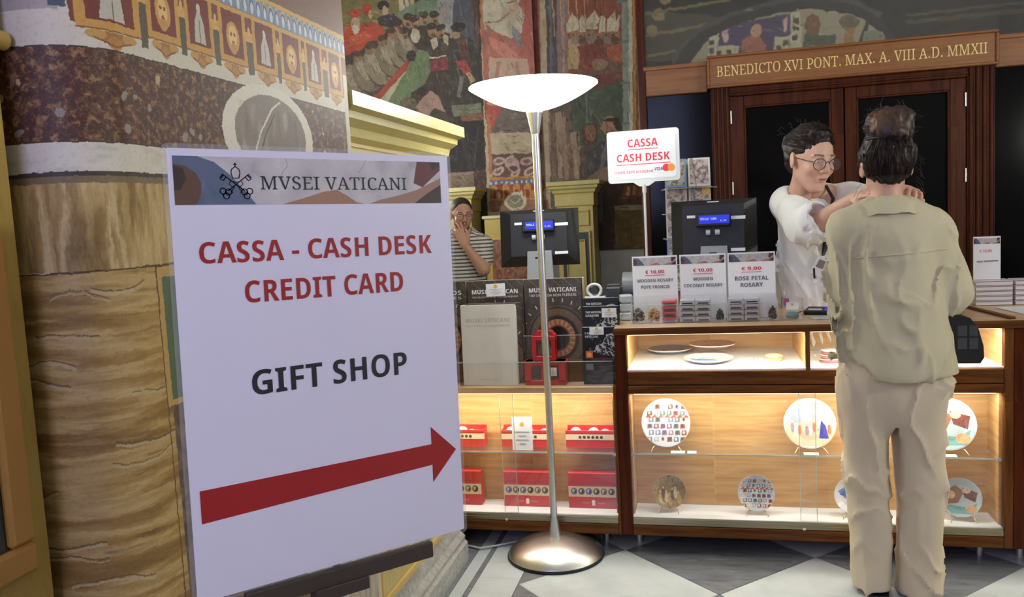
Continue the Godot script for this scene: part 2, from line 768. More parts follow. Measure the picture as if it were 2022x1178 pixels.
func make_shell() -> void:
	struct("ceiling", bx(Vector3(-4.6, 4.7, -9.4), Vector3(4.3, 4.9, 2.0)), M.plaster)
	struct("wall_right", bx(Vector3(4.1, 0, -9.4), Vector3(4.3, 4.7, 2.0)), M.plaster)
	struct("wall_left", bx(Vector3(-1.75, 0, -3.2), Vector3(-1.55, 4.7, 1.6)), M.plaster)
	struct("wall_left", bx(Vector3(-4.6, 0, -9.4), Vector3(-4.4, 4.7, -3.0)), M.plaster)
	struct("wall_left", bx(Vector3(-4.4, 0, -3.2), Vector3(-1.75, 4.7, -3.0)), M.plaster)
	# wall behind the camera with the window's opening
	struct("wall_back", bx(Vector3(-1.75, 0, 1.6), Vector3(-1.3, 4.7, 1.9)), M.plaster)
	struct("wall_back", bx(Vector3(-0.2, 0, 1.6), Vector3(4.3, 4.7, 1.9)), M.plaster)
	struct("wall_back", bx(Vector3(-1.3, 0, 1.6), Vector3(-0.2, 1.2, 1.9)), M.plaster)
	struct("wall_back", bx(Vector3(-1.3, 3.4, 1.6), Vector3(-0.2, 4.7, 1.9)), M.plaster)
	var w := struct("window_1", MB.new().span(Vector3(-1.3, 1.2, 1.74), Vector3(-1.25, 3.4, 1.8)).span(Vector3(-0.25, 1.2, 1.74), Vector3(-0.2, 3.4, 1.8)).span(Vector3(-0.78, 1.2, 1.74), Vector3(-0.73, 3.4, 1.8)).span(Vector3(-1.25, 2.25, 1.745), Vector3(-0.25, 2.3, 1.795)).done(), M.oak)
	part(w, "pane", bx(Vector3(-1.25, 1.2, 1.765), Vector3(-0.25, 3.4, 1.77)), M.glass)


func make_floor() -> void:
	var f := struct("floor", bx(Vector3(-4.6, -0.12, -9.4), Vector3(4.3, -0.012, 2.0)), mat(c8(96, 98, 102), 0.5))
	var d := 0.372       # half the diagonal of a tile
	var whole := _tile([Vector2(-d, 0), Vector2(0, d), Vector2(d, 0), Vector2(0, -d)])
	var left_half := _tile([Vector2(0, d), Vector2(d, 0), Vector2(0, -d)])
	for row in 14:
		for col in 6:
			var odd := row % 2
			var at := Vector3(-0.367 + col * 2 * d + odd * d, 0, -5.147 + row * 0.365)
			var m: Material = M["%s_marble%d" % ["grey" if odd else "white", (row * 7 + col * 5) % 3]]
			if at.x < 3.0:
				part(f, "tile", whole, m, at)
			if odd and col == 0:
				part(f, "tile", left_half, m, at - Vector3(2 * d, 0, 0))
	for k in 5:
		var z := -3.9 + k * 0.9
		part(f, "border_slab", bx(Vector3(-0.905, -0.012, z), Vector3(-0.741, 0, z + 0.899), 0.0008), M["white_marble%d" % (k % 3)])
		part(f, "border_slab", bx(Vector3(-0.925, -0.012, z), Vector3(-0.9065, 0, z + 0.899), 0.0008), M.grey_marble1)
		part(f, "border_slab", bx(Vector3(-0.976, -0.012, z + 0.3), Vector3(-0.9265, 0, z + 1.199), 0.0008), M.pale_slab)
		part(f, "border_slab", bx(Vector3(-1.3, -0.012, z), Vector3(-0.9775, 0, z + 0.899), 0.0008), M["grey_marble%d" % (k % 3)])


func _tile(o: Array) -> ArrayMesh:
	var p := PackedVector2Array()
	var mid := Vector2.ZERO
	for q in o:
		mid += q / o.size()
	for q in o:
		p.append(mid + (q - mid) * 0.9965)
	return MB.new().prism(p, -0.012, 0.0).moved(Transform3D(Basis(Vector3.RIGHT, -PI / 2), Vector3.ZERO)).done()


# ---------------------------------------------------------------- far wall with its frescoes and cabinets (plane z = -9)

# a slab whose front shows its own piece of a painting that is laid out in wall metres
func panel(p: Paint, t: Vector2, x0: float, y0: float, x1: float, y1: float, z: float, thick: float) -> ArrayMesh:
	var m := MB.new()
	var size := t / p.k
	var uv := Rect2((x0 - p.lo.x) / size.x, 1.0 - (y1 - p.lo.y) / size.y, (x1 - x0) / size.x, (y1 - y0) / size.y)
	m.quad(Vector3(x0, y0, z), Vector3(x1, y0, z), Vector3(x1, y1, z), Vector3(x0, y1, z), uv)
	var e := Rect2(uv.position, Vector2(0.002, uv.size.y))
	m.quad(Vector3(x1, y0, z), Vector3(x1, y0, z - thick), Vector3(x1, y1, z - thick), Vector3(x1, y1, z), Rect2(uv.end.x - 0.002, uv.position.y, 0.002, uv.size.y))
	m.quad(Vector3(x0, y0, z - thick), Vector3(x0, y0, z), Vector3(x0, y1, z), Vector3(x0, y1, z - thick), e)
	m.quad(Vector3(x0, y1, z), Vector3(x1, y1, z), Vector3(x1, y1, z - thick), Vector3(x0, y1, z - thick), e)
	return m.done()


func make_far_wall() -> void:
	var w := struct("wall_far", bx(Vector3(-4.6, 0, -9.4), Vector3(4.3, 4.7, -9.02)), M.plaster)
	var p := Paint.new(-4.3, 1.0, -0.2, 4.6, 240, c8(52, 48, 50))
	p.rich = 1.0
	_crowd_fresco(p)
	_mitre_fresco(p)
	_pilaster_paint(p)
	p.rich = 0.0
	p.warp(3.6, 30.0, 3)
	p.noise(Rect2(-4.3, 1.0, 4.1, 3.6), fnl(0.01, 4, 33), [c8(70, 56, 46, 90), c8(84, 70, 58, 40), c8(120, 108, 92, 70)])
	p.soften(1.6)
	p.grain(0.22, 30.0, 5)
	p.grain(0.13, 5.0, 6)
	var m := mtex(p.tex(), 0.75)
	var t := Vector2(p.im.get_width(), p.im.get_height())
	var a := part(w, "fresco", panel(p, t, -4.3, 1.0, -2.36, 4.6, -9.0, 0.02), m)
	a.set_meta("label", "crowded council scene in red, grey and green robes")
	a = part(w, "pilaster", panel(p, t, -2.36, 1.0, -1.745, 4.6, -8.93, 0.09), m)
	a.set_meta("label", "painted pilaster with a robed standing figure in red and white")
	a = part(w, "fresco", panel(p, t, -1.745, 1.0, -0.2, 4.6, -9.0, 0.02), m)
	a.set_meta("label", "scene of white-mitred figures before red banners")


func _crowd_fresco(p: Paint) -> void:
	p.poly([-4.61, 4.527, -2.231, 4.24, -2.256, 3.791, -4.653, 4.025], c8(120, 112, 84))
	p.poly([-4.399, 4.026, -3.241, 3.899, -3.246, 3.653, -3.445, 3.563, -4.429, 3.662], c8(112, 106, 68))
	p.poly([-3.277, 3.985, -3.07, 3.962, -3.082, 3.778, -3.251, 3.752], c8(190, 180, 152))
	p.line([-3.197, 3.922, -3.19, 3.768], 0.02, c8(120, 110, 90))
	p.line([-3.132, 3.914, -3.13, 3.772], 0.02, c8(120, 110, 90))
	p.poly([-3.281, 3.744, -3.007, 3.846, -2.796, 3.823, -2.807, 3.466, -3.206, 3.538], c8(104, 128, 108))
	p.poly([-2.818, 3.853, -2.616, 3.83, -2.665, 3.397, -2.807, 3.476], c8(146, 144, 150))
	p.poly([-2.621, 3.831, -2.404, 3.807, -2.371, 3.184, -2.536, 3.417, -2.66, 3.483], c8(74, 80, 98))
	p.poly([-2.417, 3.782, -2.337, 3.773, -2.345, 3.235, -2.399, 3.295], c8(84, 60, 54))
	# prelates in red
	p.poly([-4.183, 3.581, -3.978, 3.645, -3.802, 3.688, -3.705, 3.667, -3.529, 3.654, -3.427, 3.55, -3.524, 3.471, -3.647, 3.461, -3.726, 3.39, -3.89, 3.338, -4.205, 3.3], c8(170, 64, 48))
	p.poly([-3.874, 3.55, -3.687, 3.576, -3.599, 3.523, -3.746, 3.448, -3.883, 3.428], c8(190, 84, 62))
	p.ell([-3.79, 3.676][0], [-3.79, 3.676][1], 0.055, 0.075, c8(176, 148, 128))
	p.ell([-3.795, 3.609][0], [-3.795, 3.609][1], 0.045, 0.05, c8(196, 188, 176))
	p.ell([-3.794, 3.787][0], [-3.794, 3.787][1], 0.07, 0.045, c8(178, 62, 46))
	p.ell([-3.639, 3.821][0], [-3.639, 3.821][1], 0.06, 0.06, c8(172, 60, 44))
	p.ell([-3.607, 3.757][0], [-3.607, 3.757][1], 0.025, 0.05, c8(184, 150, 130))
	p.ell([-3.443, 3.839][0], [-3.443, 3.839][1], 0.075, 0.05, c8(38, 34, 40))
	p.ell([-3.43, 3.771][0], [-3.43, 3.771][1], 0.035, 0.055, c8(178, 148, 126))
	p.poly([-3.526, 3.704, -3.445, 3.729, -3.324, 3.738, -3.24, 3.641, -3.37, 3.588, -3.513, 3.625], c8(46, 42, 54))
	# row of bowed figures in grey-brown cloaks
	var cloak := [c8(128, 118, 100), c8(112, 103, 88), c8(136, 126, 108), c8(118, 109, 94)]
	var spots := [-4.237, 2.904, -4.056, 2.968, -3.852, 3.019, -3.697, 3.107, -3.546, 3.172, -3.394, 3.247, -3.262, 3.323, -3.169, 3.369]
	for i in 8:
		var x: float = spots[i * 2]
		var y: float = spots[i * 2 + 1]
		p.ell(x + 0.02, y - 0.02, 0.17, 0.24, c8(66, 58, 50), 0.55)
		p.ell(x, y, 0.155, 0.225, cloak[i % 4], 0.55)
		p.ell(x - 0.05, y + 0.06, 0.05, 0.14, c8(152, 142, 124), 0.5)
		p.line([x + 0.03, y + 0.12, x + 0.1, y - 0.16], 0.02, c8(82, 74, 64))
		p.ell(x - 0.1, y + 0.2, 0.05, 0.06, c8(134, 104, 84))
		p.ell(x - 0.1, y + 0.235, 0.05, 0.035, c8(70, 56, 46))
	# red and green cloths
	p.poly([-3.771, 2.78, -3.54, 2.913, -3.19, 3.239, -3.159, 3.158, -3.468, 2.884, -3.611, 2.767], c8(150, 58, 46))
	p.poly([-3.611, 2.767, -3.465, 2.755, -3.05, 3.181, -3.108, 3.209], c8(176, 174, 150))
	p.poly([-3.477, 2.756, -3.303, 2.993, -3.091, 3.296, -2.936, 3.292, -2.939, 3.072, -3.007, 2.94, -3.162, 2.858, -3.262, 2.71], c8(98, 120, 88))
	p.poly([-3.893, 2.476, -3.477, 2.756, -3.248, 2.737, -3.406, 2.383], c8(92, 110, 82))
	p.ell([-3.153, 3.257][0], [-3.153, 3.257][1], 0.06, 0.06, c8(44, 42, 48))
	# standing crowd
	p.poly([-3.206, 3.538, -3.013, 3.574, -2.691, 3.454, -2.683, 3.202, -2.93, 3.203, -2.955, 3.283, -3.088, 3.329], c8(58, 50, 50))
	p.ell([-3.091, 3.472][0], [-3.091, 3.472][1], 0.055, 0.085, c8(196, 186, 168))
	p.poly([-2.923, 3.411, -2.845, 3.436, -2.827, 3.336, -2.895, 3.299], c8(196, 186, 168))
	p.poly([-2.783, 3.474, -2.705, 3.423, -2.723, 3.315, -2.767, 3.363], c8(180, 170, 152))
	for f in [[-3.181, 3.635, -3.166, 3.683], [-3.088, 3.603, -3.09, 3.658], [-2.985, 3.637, -2.981, 3.691], [-2.861, 3.635, -2.858, 3.678], [-2.894, 3.496, -2.896, 3.551], [-2.801, 3.476, -2.786, 3.529], [-3.22, 3.507, -3.223, 3.54], [-3.285, 3.602, -3.295, 3.63]]:
		p.ell(f[0], f[1], 0.05, 0.062, c8(158, 124, 100))
		p.ell(f[2], f[3], 0.058, 0.04, c8(56, 46, 44))
		p.ell(f[0] + 0.012, f[1] - 0.035, 0.025, 0.02, c8(92, 66, 54))
	p.poly([-2.931, 3.192, -2.73, 3.206, -2.691, 3.071, -2.939, 3.061], c8(120, 48, 60))
	p.line([-2.941, 3.215, -2.752, 3.22], 0.016, c8(214, 206, 190))
	p.poly([-2.939, 3.061, -2.645, 3.067, -2.631, 2.714, -2.945, 2.796], c8(52, 46, 48))
	# man in the dark beret
	p.poly([-2.696, 3.367, -2.473, 3.41, -2.36, 3.182, -2.36, 2.987, -2.537, 2.728, -2.712, 2.732, -2.733, 3.163], c8(50, 52, 54))
	p.poly([-2.626, 3.371, -2.497, 3.391, -2.466, 3.138, -2.562, 3.092], c8(88, 56, 58))
	p.ell([-2.617, 3.435][0], [-2.617, 3.435][1], 0.05, 0.045, c8(164, 132, 108))
	p.ell([-2.589, 3.514][0], [-2.589, 3.514][1], 0.085, 0.055, c8(36, 32, 38))
	p.poly([-2.651, 3.155, -2.523, 3.154, -2.462, 3.018, -2.555, 3.004], c8(160, 62, 68))
	p.poly([-2.543, 3.014, -2.484, 3.031, -2.432, 2.928, -2.481, 2.888], c8(190, 152, 120))
	p.line([-2.58, 2.985, -2.629, 2.758], 0.05, c8(120, 112, 112))
	# lower right: kneeling figures and dark mantles
	p.poly([-3.18, 2.849, -3.02, 2.913, -2.966, 2.831, -3.076, 2.795], c8(34, 30, 34))
	p.ell([-3.224, 2.729][0], [-3.224, 2.729][1], 0.1, 0.08, c8(96, 88, 74))
	p.poly([-3.142, 2.7, -2.952, 2.863, -2.862, 2.789, -2.791, 2.605, -2.918, 2.66, -2.995, 2.577, -3.114, 2.575], c8(160, 132, 122))
	p.poly([-2.995, 2.577, -2.791, 2.605, -2.671, 2.44, -2.755, 2.224, -2.937, 2.18], c8(70, 58, 58))
	p.poly([-2.727, 2.678, -2.366, 2.67, -2.361, 2.56, -2.7, 2.554], c8(116, 128, 108))
	p.poly([-2.64, 2.571, -2.349, 2.57, -2.342, 2.493, -2.61, 2.491], c8(132, 86, 72))
	p.poly([-2.797, 2.506, -2.342, 2.482, -2.364, 1.896, -2.81, 1.913], c8(34, 33, 42))
	p.line([-2.648, 2.439, -2.534, 1.985], 0.05, c8(48, 50, 58))
	p.line([-2.427, 2.422, -2.499, 1.983], 0.03, c8(54, 52, 58))
	p.poly([-2.834, 1.915, -2.514, 1.928, -2.501, 1.748, -2.845, 1.746], c8(128, 112, 96))
	p.line([-2.834, 1.915, -2.502, 1.927], 0.03, c8(150, 134, 116))
	p.poly([-2.501, 1.95, -2.349, 1.962, -2.35, 1.739, -2.502, 1.737], c8(64, 40, 44))


func _pilaster_paint(p: Paint) -> void:
	p.poly([-2.308, 4.229, -1.598, 4.143, -1.659, 1.324, -2.353, 1.359], c8(198, 178, 150))
	p.line([-2.301, 3.859, -2.289, 1.883], 0.035, c8(186, 120, 86))
	p.poly([-2.245, 4.064, -1.66, 3.995, -1.722, 2.092, -2.275, 2.13], c8(160, 112, 98))
	# the robed figure
	p.poly([-2.222, 4.061, -1.78, 4.009, -1.763, 3.694, -1.857, 3.377, -1.983, 3.316, -2.12, 3.382, -2.288, 3.506, -2.28, 3.633], c8(208, 200, 182))
	p.poly([-1.886, 3.676, -1.766, 3.851, -1.689, 3.634, -1.704, 2.896, -1.869, 2.932, -1.868, 3.378, -1.826, 3.543], c8(178, 96, 92))
	p.poly([-2.302, 3.449, -2.119, 3.388, -1.973, 3.293, -1.79, 3.169, -1.733, 2.984, -2.054, 3.045, -2.245, 2.863, -2.313, 2.869], c8(182, 108, 100))
	p.poly([-2.239, 3.373, -2.042, 3.258, -1.829, 3.067, -2.051, 3.098, -2.191, 3.219], c8(212, 130, 122))
	p.poly([-2.24, 3.148, -1.816, 3.087, -1.766, 2.554, -2.294, 2.596], c8(204, 172, 156))
	p.line([-2.141, 3.096, -2.21, 2.671], 0.04, c8(180, 130, 120))
	p.line([-1.94, 3.067, -1.908, 2.619], 0.04, c8(184, 138, 128))
	p.poly([-2.092, 3.582, -1.964, 3.674, -1.887, 3.644, -1.959, 3.557, -2.062, 3.515], c8(212, 180, 158))
	p.line([-2.019, 3.69, -1.94, 3.703], 0.02, c8(140, 116, 98))
	p.line([-2.277, 3.505, -2.084, 3.517, -1.99, 3.592], 0.018, c8(150, 140, 122))
	p.poly([-1.996, 3.487, -1.901, 3.392, -1.854, 3.218, -1.92, 3.235, -1.98, 3.369], c8(140, 140, 150))
	p.ell([-1.999, 3.424][0], [-1.999, 3.424][1], 0.03, 0.07, c8(190, 190, 150))
	p.poly([-2.314, 2.657, -2.045, 2.581, -2.212, 2.432, -2.261, 2.37], c8(186, 84, 74))
	p.poly([-2.135, 2.589, -1.754, 2.569, -1.756, 2.3, -2.264, 2.326, -2.224, 2.422], c8(112, 102, 98))
	for i in 6:
		var b := -2.24 + i * 0.075
		p.line([b, 2.06, b + 0.02, 1.98, b + 0.03, 1.88], 0.022, c8(158, 146, 134))
	p.poly([-2.275, 2.333, -1.745, 2.31, -1.745, 2.083, -2.27, 2.108], c8(196, 180, 154))
	p.poly([-2.27, 2.108, -1.745, 2.083, -1.746, 1.833, -2.273, 1.855], c8(104, 74, 74))
	for s in [-2.189, 2.025, -2.206, 1.916, -2.075, 2.018, -1.883, 2.005, -1.855, 1.894, -2.014, 1.893].size() / 2:
		var q := [-2.189, 2.025, -2.206, 1.916, -2.075, 2.018, -1.883, 2.005, -1.855, 1.894, -2.014, 1.893]
		p.ell(q[s * 2], q[s * 2 + 1], 0.075, 0.045, c8(206, 176, 170), 0.5 * (s % 3))
		p.ell(q[s * 2], q[s * 2 + 1], 0.04, 0.02, c8(132, 96, 94), 0.5 * (s % 3))
	p.ell([-2.032, 1.971][0], [-2.032, 1.971][1], 0.07, 0.085, c8(190, 160, 154))
	p.ell([-2.034, 1.938][0], [-2.034, 1.938][1], 0.045, 0.03, c8(92, 64, 64))
	p.poly([-2.313, 1.857, -1.712, 1.841, -1.714, 1.798, -2.31, 1.818], c8(206, 140, 66))
	p.poly([-2.309, 1.824, -1.714, 1.809, -1.711, 1.754, -2.312, 1.774], c8(104, 112, 164))
	var dots := [-2.294, 1.795, -2.236, 1.794, -2.179, 1.794, -2.122, 1.79, -2.065, 1.789, -2.008, 1.789, -1.951, 1.788, -1.895, 1.787, -1.838, 1.786, -1.782, 1.786]
	for i in 10:
		p.ell(dots[i * 2], dots[i * 2 + 1], 0.013, 0.016, c8(222, 216, 206))
	p.poly([-2.312, 1.774, -1.711, 1.754, -1.713, 1.59, -2.316, 1.602], c8(166, 66, 40))
	var arches := [-2.266, 1.677, -2.134, 1.675, -2.014, 1.674, -1.889, 1.672, -1.765, 1.67]
	for i in 5:
		var x: float = arches[i * 2]
		var y: float = arches[i * 2 + 1]
		p.rect(x - 0.035, y - 0.08, x + 0.035, y + 0.05, c8(204, 150, 74))
		p.ell(x, y + 0.05, 0.04, 0.05, c8(204, 150, 74))
		p.rect(x - 0.018, y - 0.08, x + 0.018, y + 0.03, c8(150, 54, 34))
		p.ell(x + 0.055, y - 0.02, 0.018, 0.045, c8(226, 214, 196) if i % 2 == 0 else c8(200, 140, 64))
	p.line([-2.322, 1.603, -1.713, 1.59], 0.03, c8(206, 150, 80))
	p.poly([-2.328, 1.597, -1.68, 1.583, -1.664, 1.456, -2.335, 1.47], c8(150, 104, 84))
	p.noise(Rect2(-2.37, 1.485, 0.66, 0.1), fnl(0.25, 3, 12), [c8(110, 66, 52, 200), c8(150, 104, 84, 60), c8(196, 156, 128, 220)])
	var mid := [-2.031, 1.575]
	p.ell(mid[0], mid[1], 0.125, 0.105, c8(222, 214, 188))
	p.ell(mid[0], mid[1], 0.085, 0.075, c8(142, 140, 122))
	p.line([mid[0] - 0.06, mid[1] + 0.02, mid[0], mid[1] - 0.02, mid[0] + 0.06, mid[1] + 0.03], 0.014, c8(206, 202, 186))
	p.poly([-2.346, 1.476, -1.652, 1.461, -1.655, 1.406, -2.349, 1.42], c8(214, 204, 172))
	p.poly([-2.349, 1.42, -1.655, 1.406, -1.674, 0.325, -2.411, 0.344], c8(184, 164, 92))


func _mitre_fresco(p: Paint) -> void:
	p.poly([-1.698, 4.176, -0.405, 4.02, -0.501, 1.265, -1.762, 1.328], c8(96, 90, 84))
	p.poly([-1.689, 3.913, -1.591, 3.902, -1.667, 1.655, -1.712, 1.657], c8(156, 170, 156))
	p.poly([-1.602, 3.903, -1.471, 3.888, -1.509, 2.622, -1.642, 2.632], c8(70, 70, 84))
	p.line([-1.555, 3.74, -1.584, 2.681], 0.03, c8(104, 106, 118))
	p.poly([-1.482, 3.889, -1.352, 3.874, -1.399, 2.612, -1.52, 2.622], c8(142, 116, 116))
	p.line([-1.415, 3.673, -1.451, 2.67], 0.02, c8(170, 146, 144))
	p.poly([-1.347, 3.978, -0.773, 3.911, -0.799, 3.243, -1.378, 3.301], c8(140, 76, 60))
	for i in 6:
		var x := -1.62 + i * 0.085
		p.line([x, 3.9, x + 0.01, 3.3], 0.014, c8(206, 156, 116))
	p.poly([-1.388, 3.323, -0.808, 3.296, -0.814, 2.88, -1.398, 2.879], c8(140, 84, 66))
	p.poly([-1.38, 3.27, -1.251, 3.215, -1.285, 2.943, -1.395, 2.943], c8(196, 164, 126))
	p.poly([-1.286, 3.176, -1.069, 3.186, -0.967, 3.051, -1.102, 2.906, -1.24, 2.992], c8(132, 66, 62))
	p.poly([-0.985, 3.147, -0.802, 3.171, -0.799, 2.993, -0.949, 2.976], c8(178, 96, 66))
	for f in [-1.302, 3.294, -1.227, 3.276, -1.14, 3.277, -1.045, 3.247, -0.959, 3.259, -0.884, 3.252].size() / 2:
		var q := [-1.302, 3.294, -1.227, 3.276, -1.14, 3.277, -1.045, 3.247, -0.959, 3.259, -0.884, 3.252]
		p.ell(q[f * 2], q[f * 2 + 1], 0.055, 0.06, c8(160, 122, 98))
		p.ell(q[f * 2], q[f * 2 + 1] - 0.05, 0.045, 0.04, c8(150, 138, 126) if f % 2 == 0 else c8(104, 72, 58))
		p.ell(q[f * 2] - 0.015, q[f * 2 + 1] + 0.005, 0.012, 0.01, c8(80, 54, 46))
	for q in [[-1.388, 3.323, -1.395, 3.419, -1.324, 3.532, -1.263, 3.447, -1.267, 3.353], [-1.258, 3.321, -1.251, 3.456, -1.217, 3.495, -1.187, 3.45, -1.187, 3.314], [-1.181, 3.344, -1.176, 3.448, -1.081, 3.532, -1.036, 3.444, -1.062, 3.343], [-1.059, 3.301, -1.025, 3.464, -0.992, 3.471, -0.968, 3.427, -0.989, 3.304], [-0.978, 3.303, -0.952, 3.425, -0.863, 3.509, -0.868, 3.385, -0.914, 3.296], [-0.914, 3.296, -0.833, 3.454, -0.813, 3.442, -0.851, 3.29]]:
		p.poly(q, c8(220, 210, 186))
		p.line([q[4], q[5], (q[0] + q[-2]) / 2, (q[1] + q[-1]) / 2], 0.012, c8(190, 178, 152))
	p.poly([-1.129, 3.035, -1.01, 3.045, -0.853, 2.967, -0.805, 2.826, -1.033, 2.762, -1.148, 2.857], c8(112, 84, 72))
	p.ell([-1.056, 2.975][0], [-1.056, 2.975][1], 0.085, 0.06, c8(150, 118, 98))
	p.poly([-1.148, 2.846, -0.803, 2.879, -0.809, 2.732, -1.137, 2.612], c8(116, 62, 58))
	p.poly([-1.364, 2.663, -0.807, 2.785, -0.826, 2.035, -1.446, 2.077], c8(70, 84, 74))
	p.line([-1.209, 2.703, -1.221, 2.17], 0.02, c8(110, 122, 112))
	# draped figures at the left and two men in talk
	for i in 7:
		var a := [-1.625, 2.523, -1.571, 2.487, -1.515, 2.504, -1.462, 2.456, -1.409, 2.399, -1.359, 2.287, -1.311, 2.122]
		var b := [-1.648, 1.818, -1.581, 1.803, -1.515, 1.799, -1.448, 1.784, -1.393, 1.781, -1.338, 1.777, -1.283, 1.774]
		p.line([a[i * 2], a[i * 2 + 1], b[i * 2], b[i * 2 + 1]], 0.085, [c8(150, 124, 110), c8(116, 92, 80), c8(164, 138, 120)][i % 3])
		p.line([a[i * 2] + 0.03, a[i * 2 + 1], b[i * 2] + 0.02, b[i * 2 + 1]], 0.016, c8(72, 56, 50))
	p.ell([-1.196, 2.243][0], [-1.196, 2.243][1], 0.095, 0.125, c8(84, 54, 44))
	p.ell([-1.184, 2.264][0], [-1.184, 2.264][1], 0.06, 0.085, c8(136, 96, 78))
	p.poly([-1.301, 2.111, -1.168, 2.134, -1.03, 2.049, -1.129, 1.775, -1.327, 1.776], c8(84, 70, 68))
	p.poly([-1.226, 2.062, -1.025, 2.177, -0.893, 2.242, -0.834, 2.088, -0.88, 1.76, -1.238, 1.782], c8(60, 60, 66))
	p.poly([-1.025, 2.177, -0.97, 2.205, -1.072, 1.836, -1.126, 1.84], c8(96, 100, 108))
	p.ell([-0.976, 2.323][0], [-0.976, 2.323][1], 0.085, 0.11, c8(166, 126, 100))
	p.poly([-1.06, 2.372, -0.994, 2.409, -0.876, 2.4, -0.849, 2.26, -0.913, 2.275, -0.942, 2.363], c8(46, 38, 36))
	p.poly([-1.084, 2.31, -1.04, 2.338, -1.043, 2.253], c8(166, 126, 100))
	p.poly([-1.238, 1.793, -1.014, 1.908, -0.826, 2.035, -0.827, 1.735, -1.24, 1.749], c8(136, 112, 94))
	# column, pale strip and gilt border
	p.poly([-0.794, 3.913, -0.721, 3.905, -0.786, 1.657, -0.851, 1.661], c8(140, 158, 148))
	for i in 5:
		p.rect(-0.845, 1.9 + i * 0.42, -0.74, 1.93 + i * 0.42, c8(110, 130, 122))
	p.poly([-0.721, 3.905, -0.679, 3.9, -0.745, 1.628, -0.788, 1.63], c8(216, 206, 182))
	p.poly([-0.679, 3.9, -0.41, 3.868, -0.501, 1.265, -0.758, 1.278], c8(128, 74, 42))
	p.line([-0.664, 3.745, -0.728, 1.654], 0.03, c8(190, 140, 70))
	p.line([-0.617, 3.739, -0.679, 1.651], 0.03, c8(166, 130, 84))
	# foot of the right pier: frames, breccia, white line, golden marble
	p.poly([-1.076, 1.739, -0.485, 1.735, -0.535, 0.288, -1.136, 0.303], c8(74, 58, 38))
	p.poly([-0.85, 1.683, -0.487, 1.682, -0.491, 1.554, -0.876, 1.566], c8(150, 74, 44))
	p.line([-0.807, 1.68, -0.811, 1.573], 0.035, c8(198, 176, 150))
	p.line([-0.743, 1.676, -0.746, 1.58], 0.035, c8(198, 148, 84))
	p.poly([-0.909, 1.567, -0.491, 1.565, -0.494, 1.458, -0.934, 1.471], c8(98, 60, 38))
	p.poly([-0.956, 1.473, -0.494, 1.469, -0.496, 1.415, -0.958, 1.419], c8(188, 170, 128))
	p.poly([-0.958, 1.419, -0.496, 1.415, -0.535, 0.288, -1.003, 0.3], c8(128, 104, 52))
	p.noise(Rect2(-0.9, 0.9, 0.6, 0.5), fnl(0.06, 4, 8, 8.0), [c8(92, 70, 30, 220), c8(128, 104, 52, 0), c8(164, 138, 78, 200)], Vector2(3, 1))


# a painted library cabinet seen from the front; its own origin is the middle of its foot, front at z = 0
func library_cabinet(label: String, at: Vector3, wide: float, high: float, turn := 0.0, panels := 2) -> Node3D:
	var t := thing("painted_cabinet", label, "cabinet", at, turn)
	var h := wide / 2
	part(t, "body", bx(Vector3(-h, 0.12, -0.38), Vector3(h, high - 0.12, 0), 0.004), M.olive)
	var cornice := MB.new()
	var steps := [[0.0, high - 0.26], [0.012, high - 0.25], [0.012, high - 0.13], [0.03, high - 0.115], [0.035, high - 0.09], [0.06, high - 0.07], [0.062, high - 0.05], [0.085, high - 0.04], [0.085, high], [0.0, high + 0.002]]
	var rows := []
	for s in steps:
		rows.append([Vector3(-h - s[0], s[1], -0.38), Vector3(-h - s[0], s[1], s[0]), Vector3(h + s[0], s[1], s[0]), Vector3(h + s[0], s[1], -0.38)])
	for i in rows.size() - 1:
		for q in 3:
			cornice.quad(rows[i][q], rows[i][q + 1], rows[i + 1][q + 1], rows[i + 1][q])
	cornice.quad(rows[9][0], rows[9][1], rows[9][2], rows[9][3])
	part(t, "cornice", cornice.done(), M.olive)
	var g := part(t, "cornice_fillet", MB.new().span(Vector3(-h - 0.016, high - 0.142, -0.3), Vector3(h + 0.016, high - 0.134, 0.016)).span(Vector3(-h - 0.016, high - 0.245, -0.3), Vector3(h + 0.016, high - 0.238, 0.016)).done(), M.gold_paint)
	g.set_meta("label", "gilt fillets")
	part(t, "plinth", bx(Vector3(-h - 0.03, 0, -0.38), Vector3(h + 0.03, 0.12, 0.03), 0.01), M.stone)
	var pw := wide / panels
	for k in panels:
		var x := -h + pw * (k + 0.5)
		part(t, "small_panel", _frame(pw * 0.78, 0.16, 0.018), M.gold_paint, Vector3(x, high - 0.38, 0.003))
		var d := part(t, "door", bxc(Vector3(pw * 0.8, high - 0.72, 0.012), 0.003, Vector3(0, 0, 0.006)), M.blue_panel, Vector3(x, (high - 0.72) / 2 + 0.2, 0))
		part(d, "field", bxc(Vector3(pw * 0.5, high - 0.92, 0.006), 0.002, Vector3(0, 0, 0.014)), M.olive)
		part(d, "moulding", _frame(pw * 0.53, high - 0.88, 0.014), M.gold_paint, Vector3(0, 0, 0.012))
		part(d, "moulding", _frame(pw * 0.82, high - 0.7, 0.02), M.gold_paint, Vector3(0, 0, 0.006))
	return t


func _frame(w: float, h: float, thick: float) -> ArrayMesh:
	var m := MB.new()
	m.box(Vector3(0, h / 2 - thick / 2, 0.006), Vector3(w, thick, 0.014), 0.004)
	m.box(Vector3(0, -h / 2 + thick / 2, 0.006), Vector3(w, thick, 0.014), 0.004)
	m.box(Vector3(-w / 2 + thick / 2, 0, 0.006), Vector3(thick, h - thick * 1.9, 0.014), 0.004)
	m.box(Vector3(w / 2 - thick / 2, 0, 0.006), Vector3(thick, h - thick * 1.9, 0.014), 0.004)
	return m.done()


# ---------------------------------------------------------------- glazed timber partition with the inscribed lintel (plane z = -5.8)

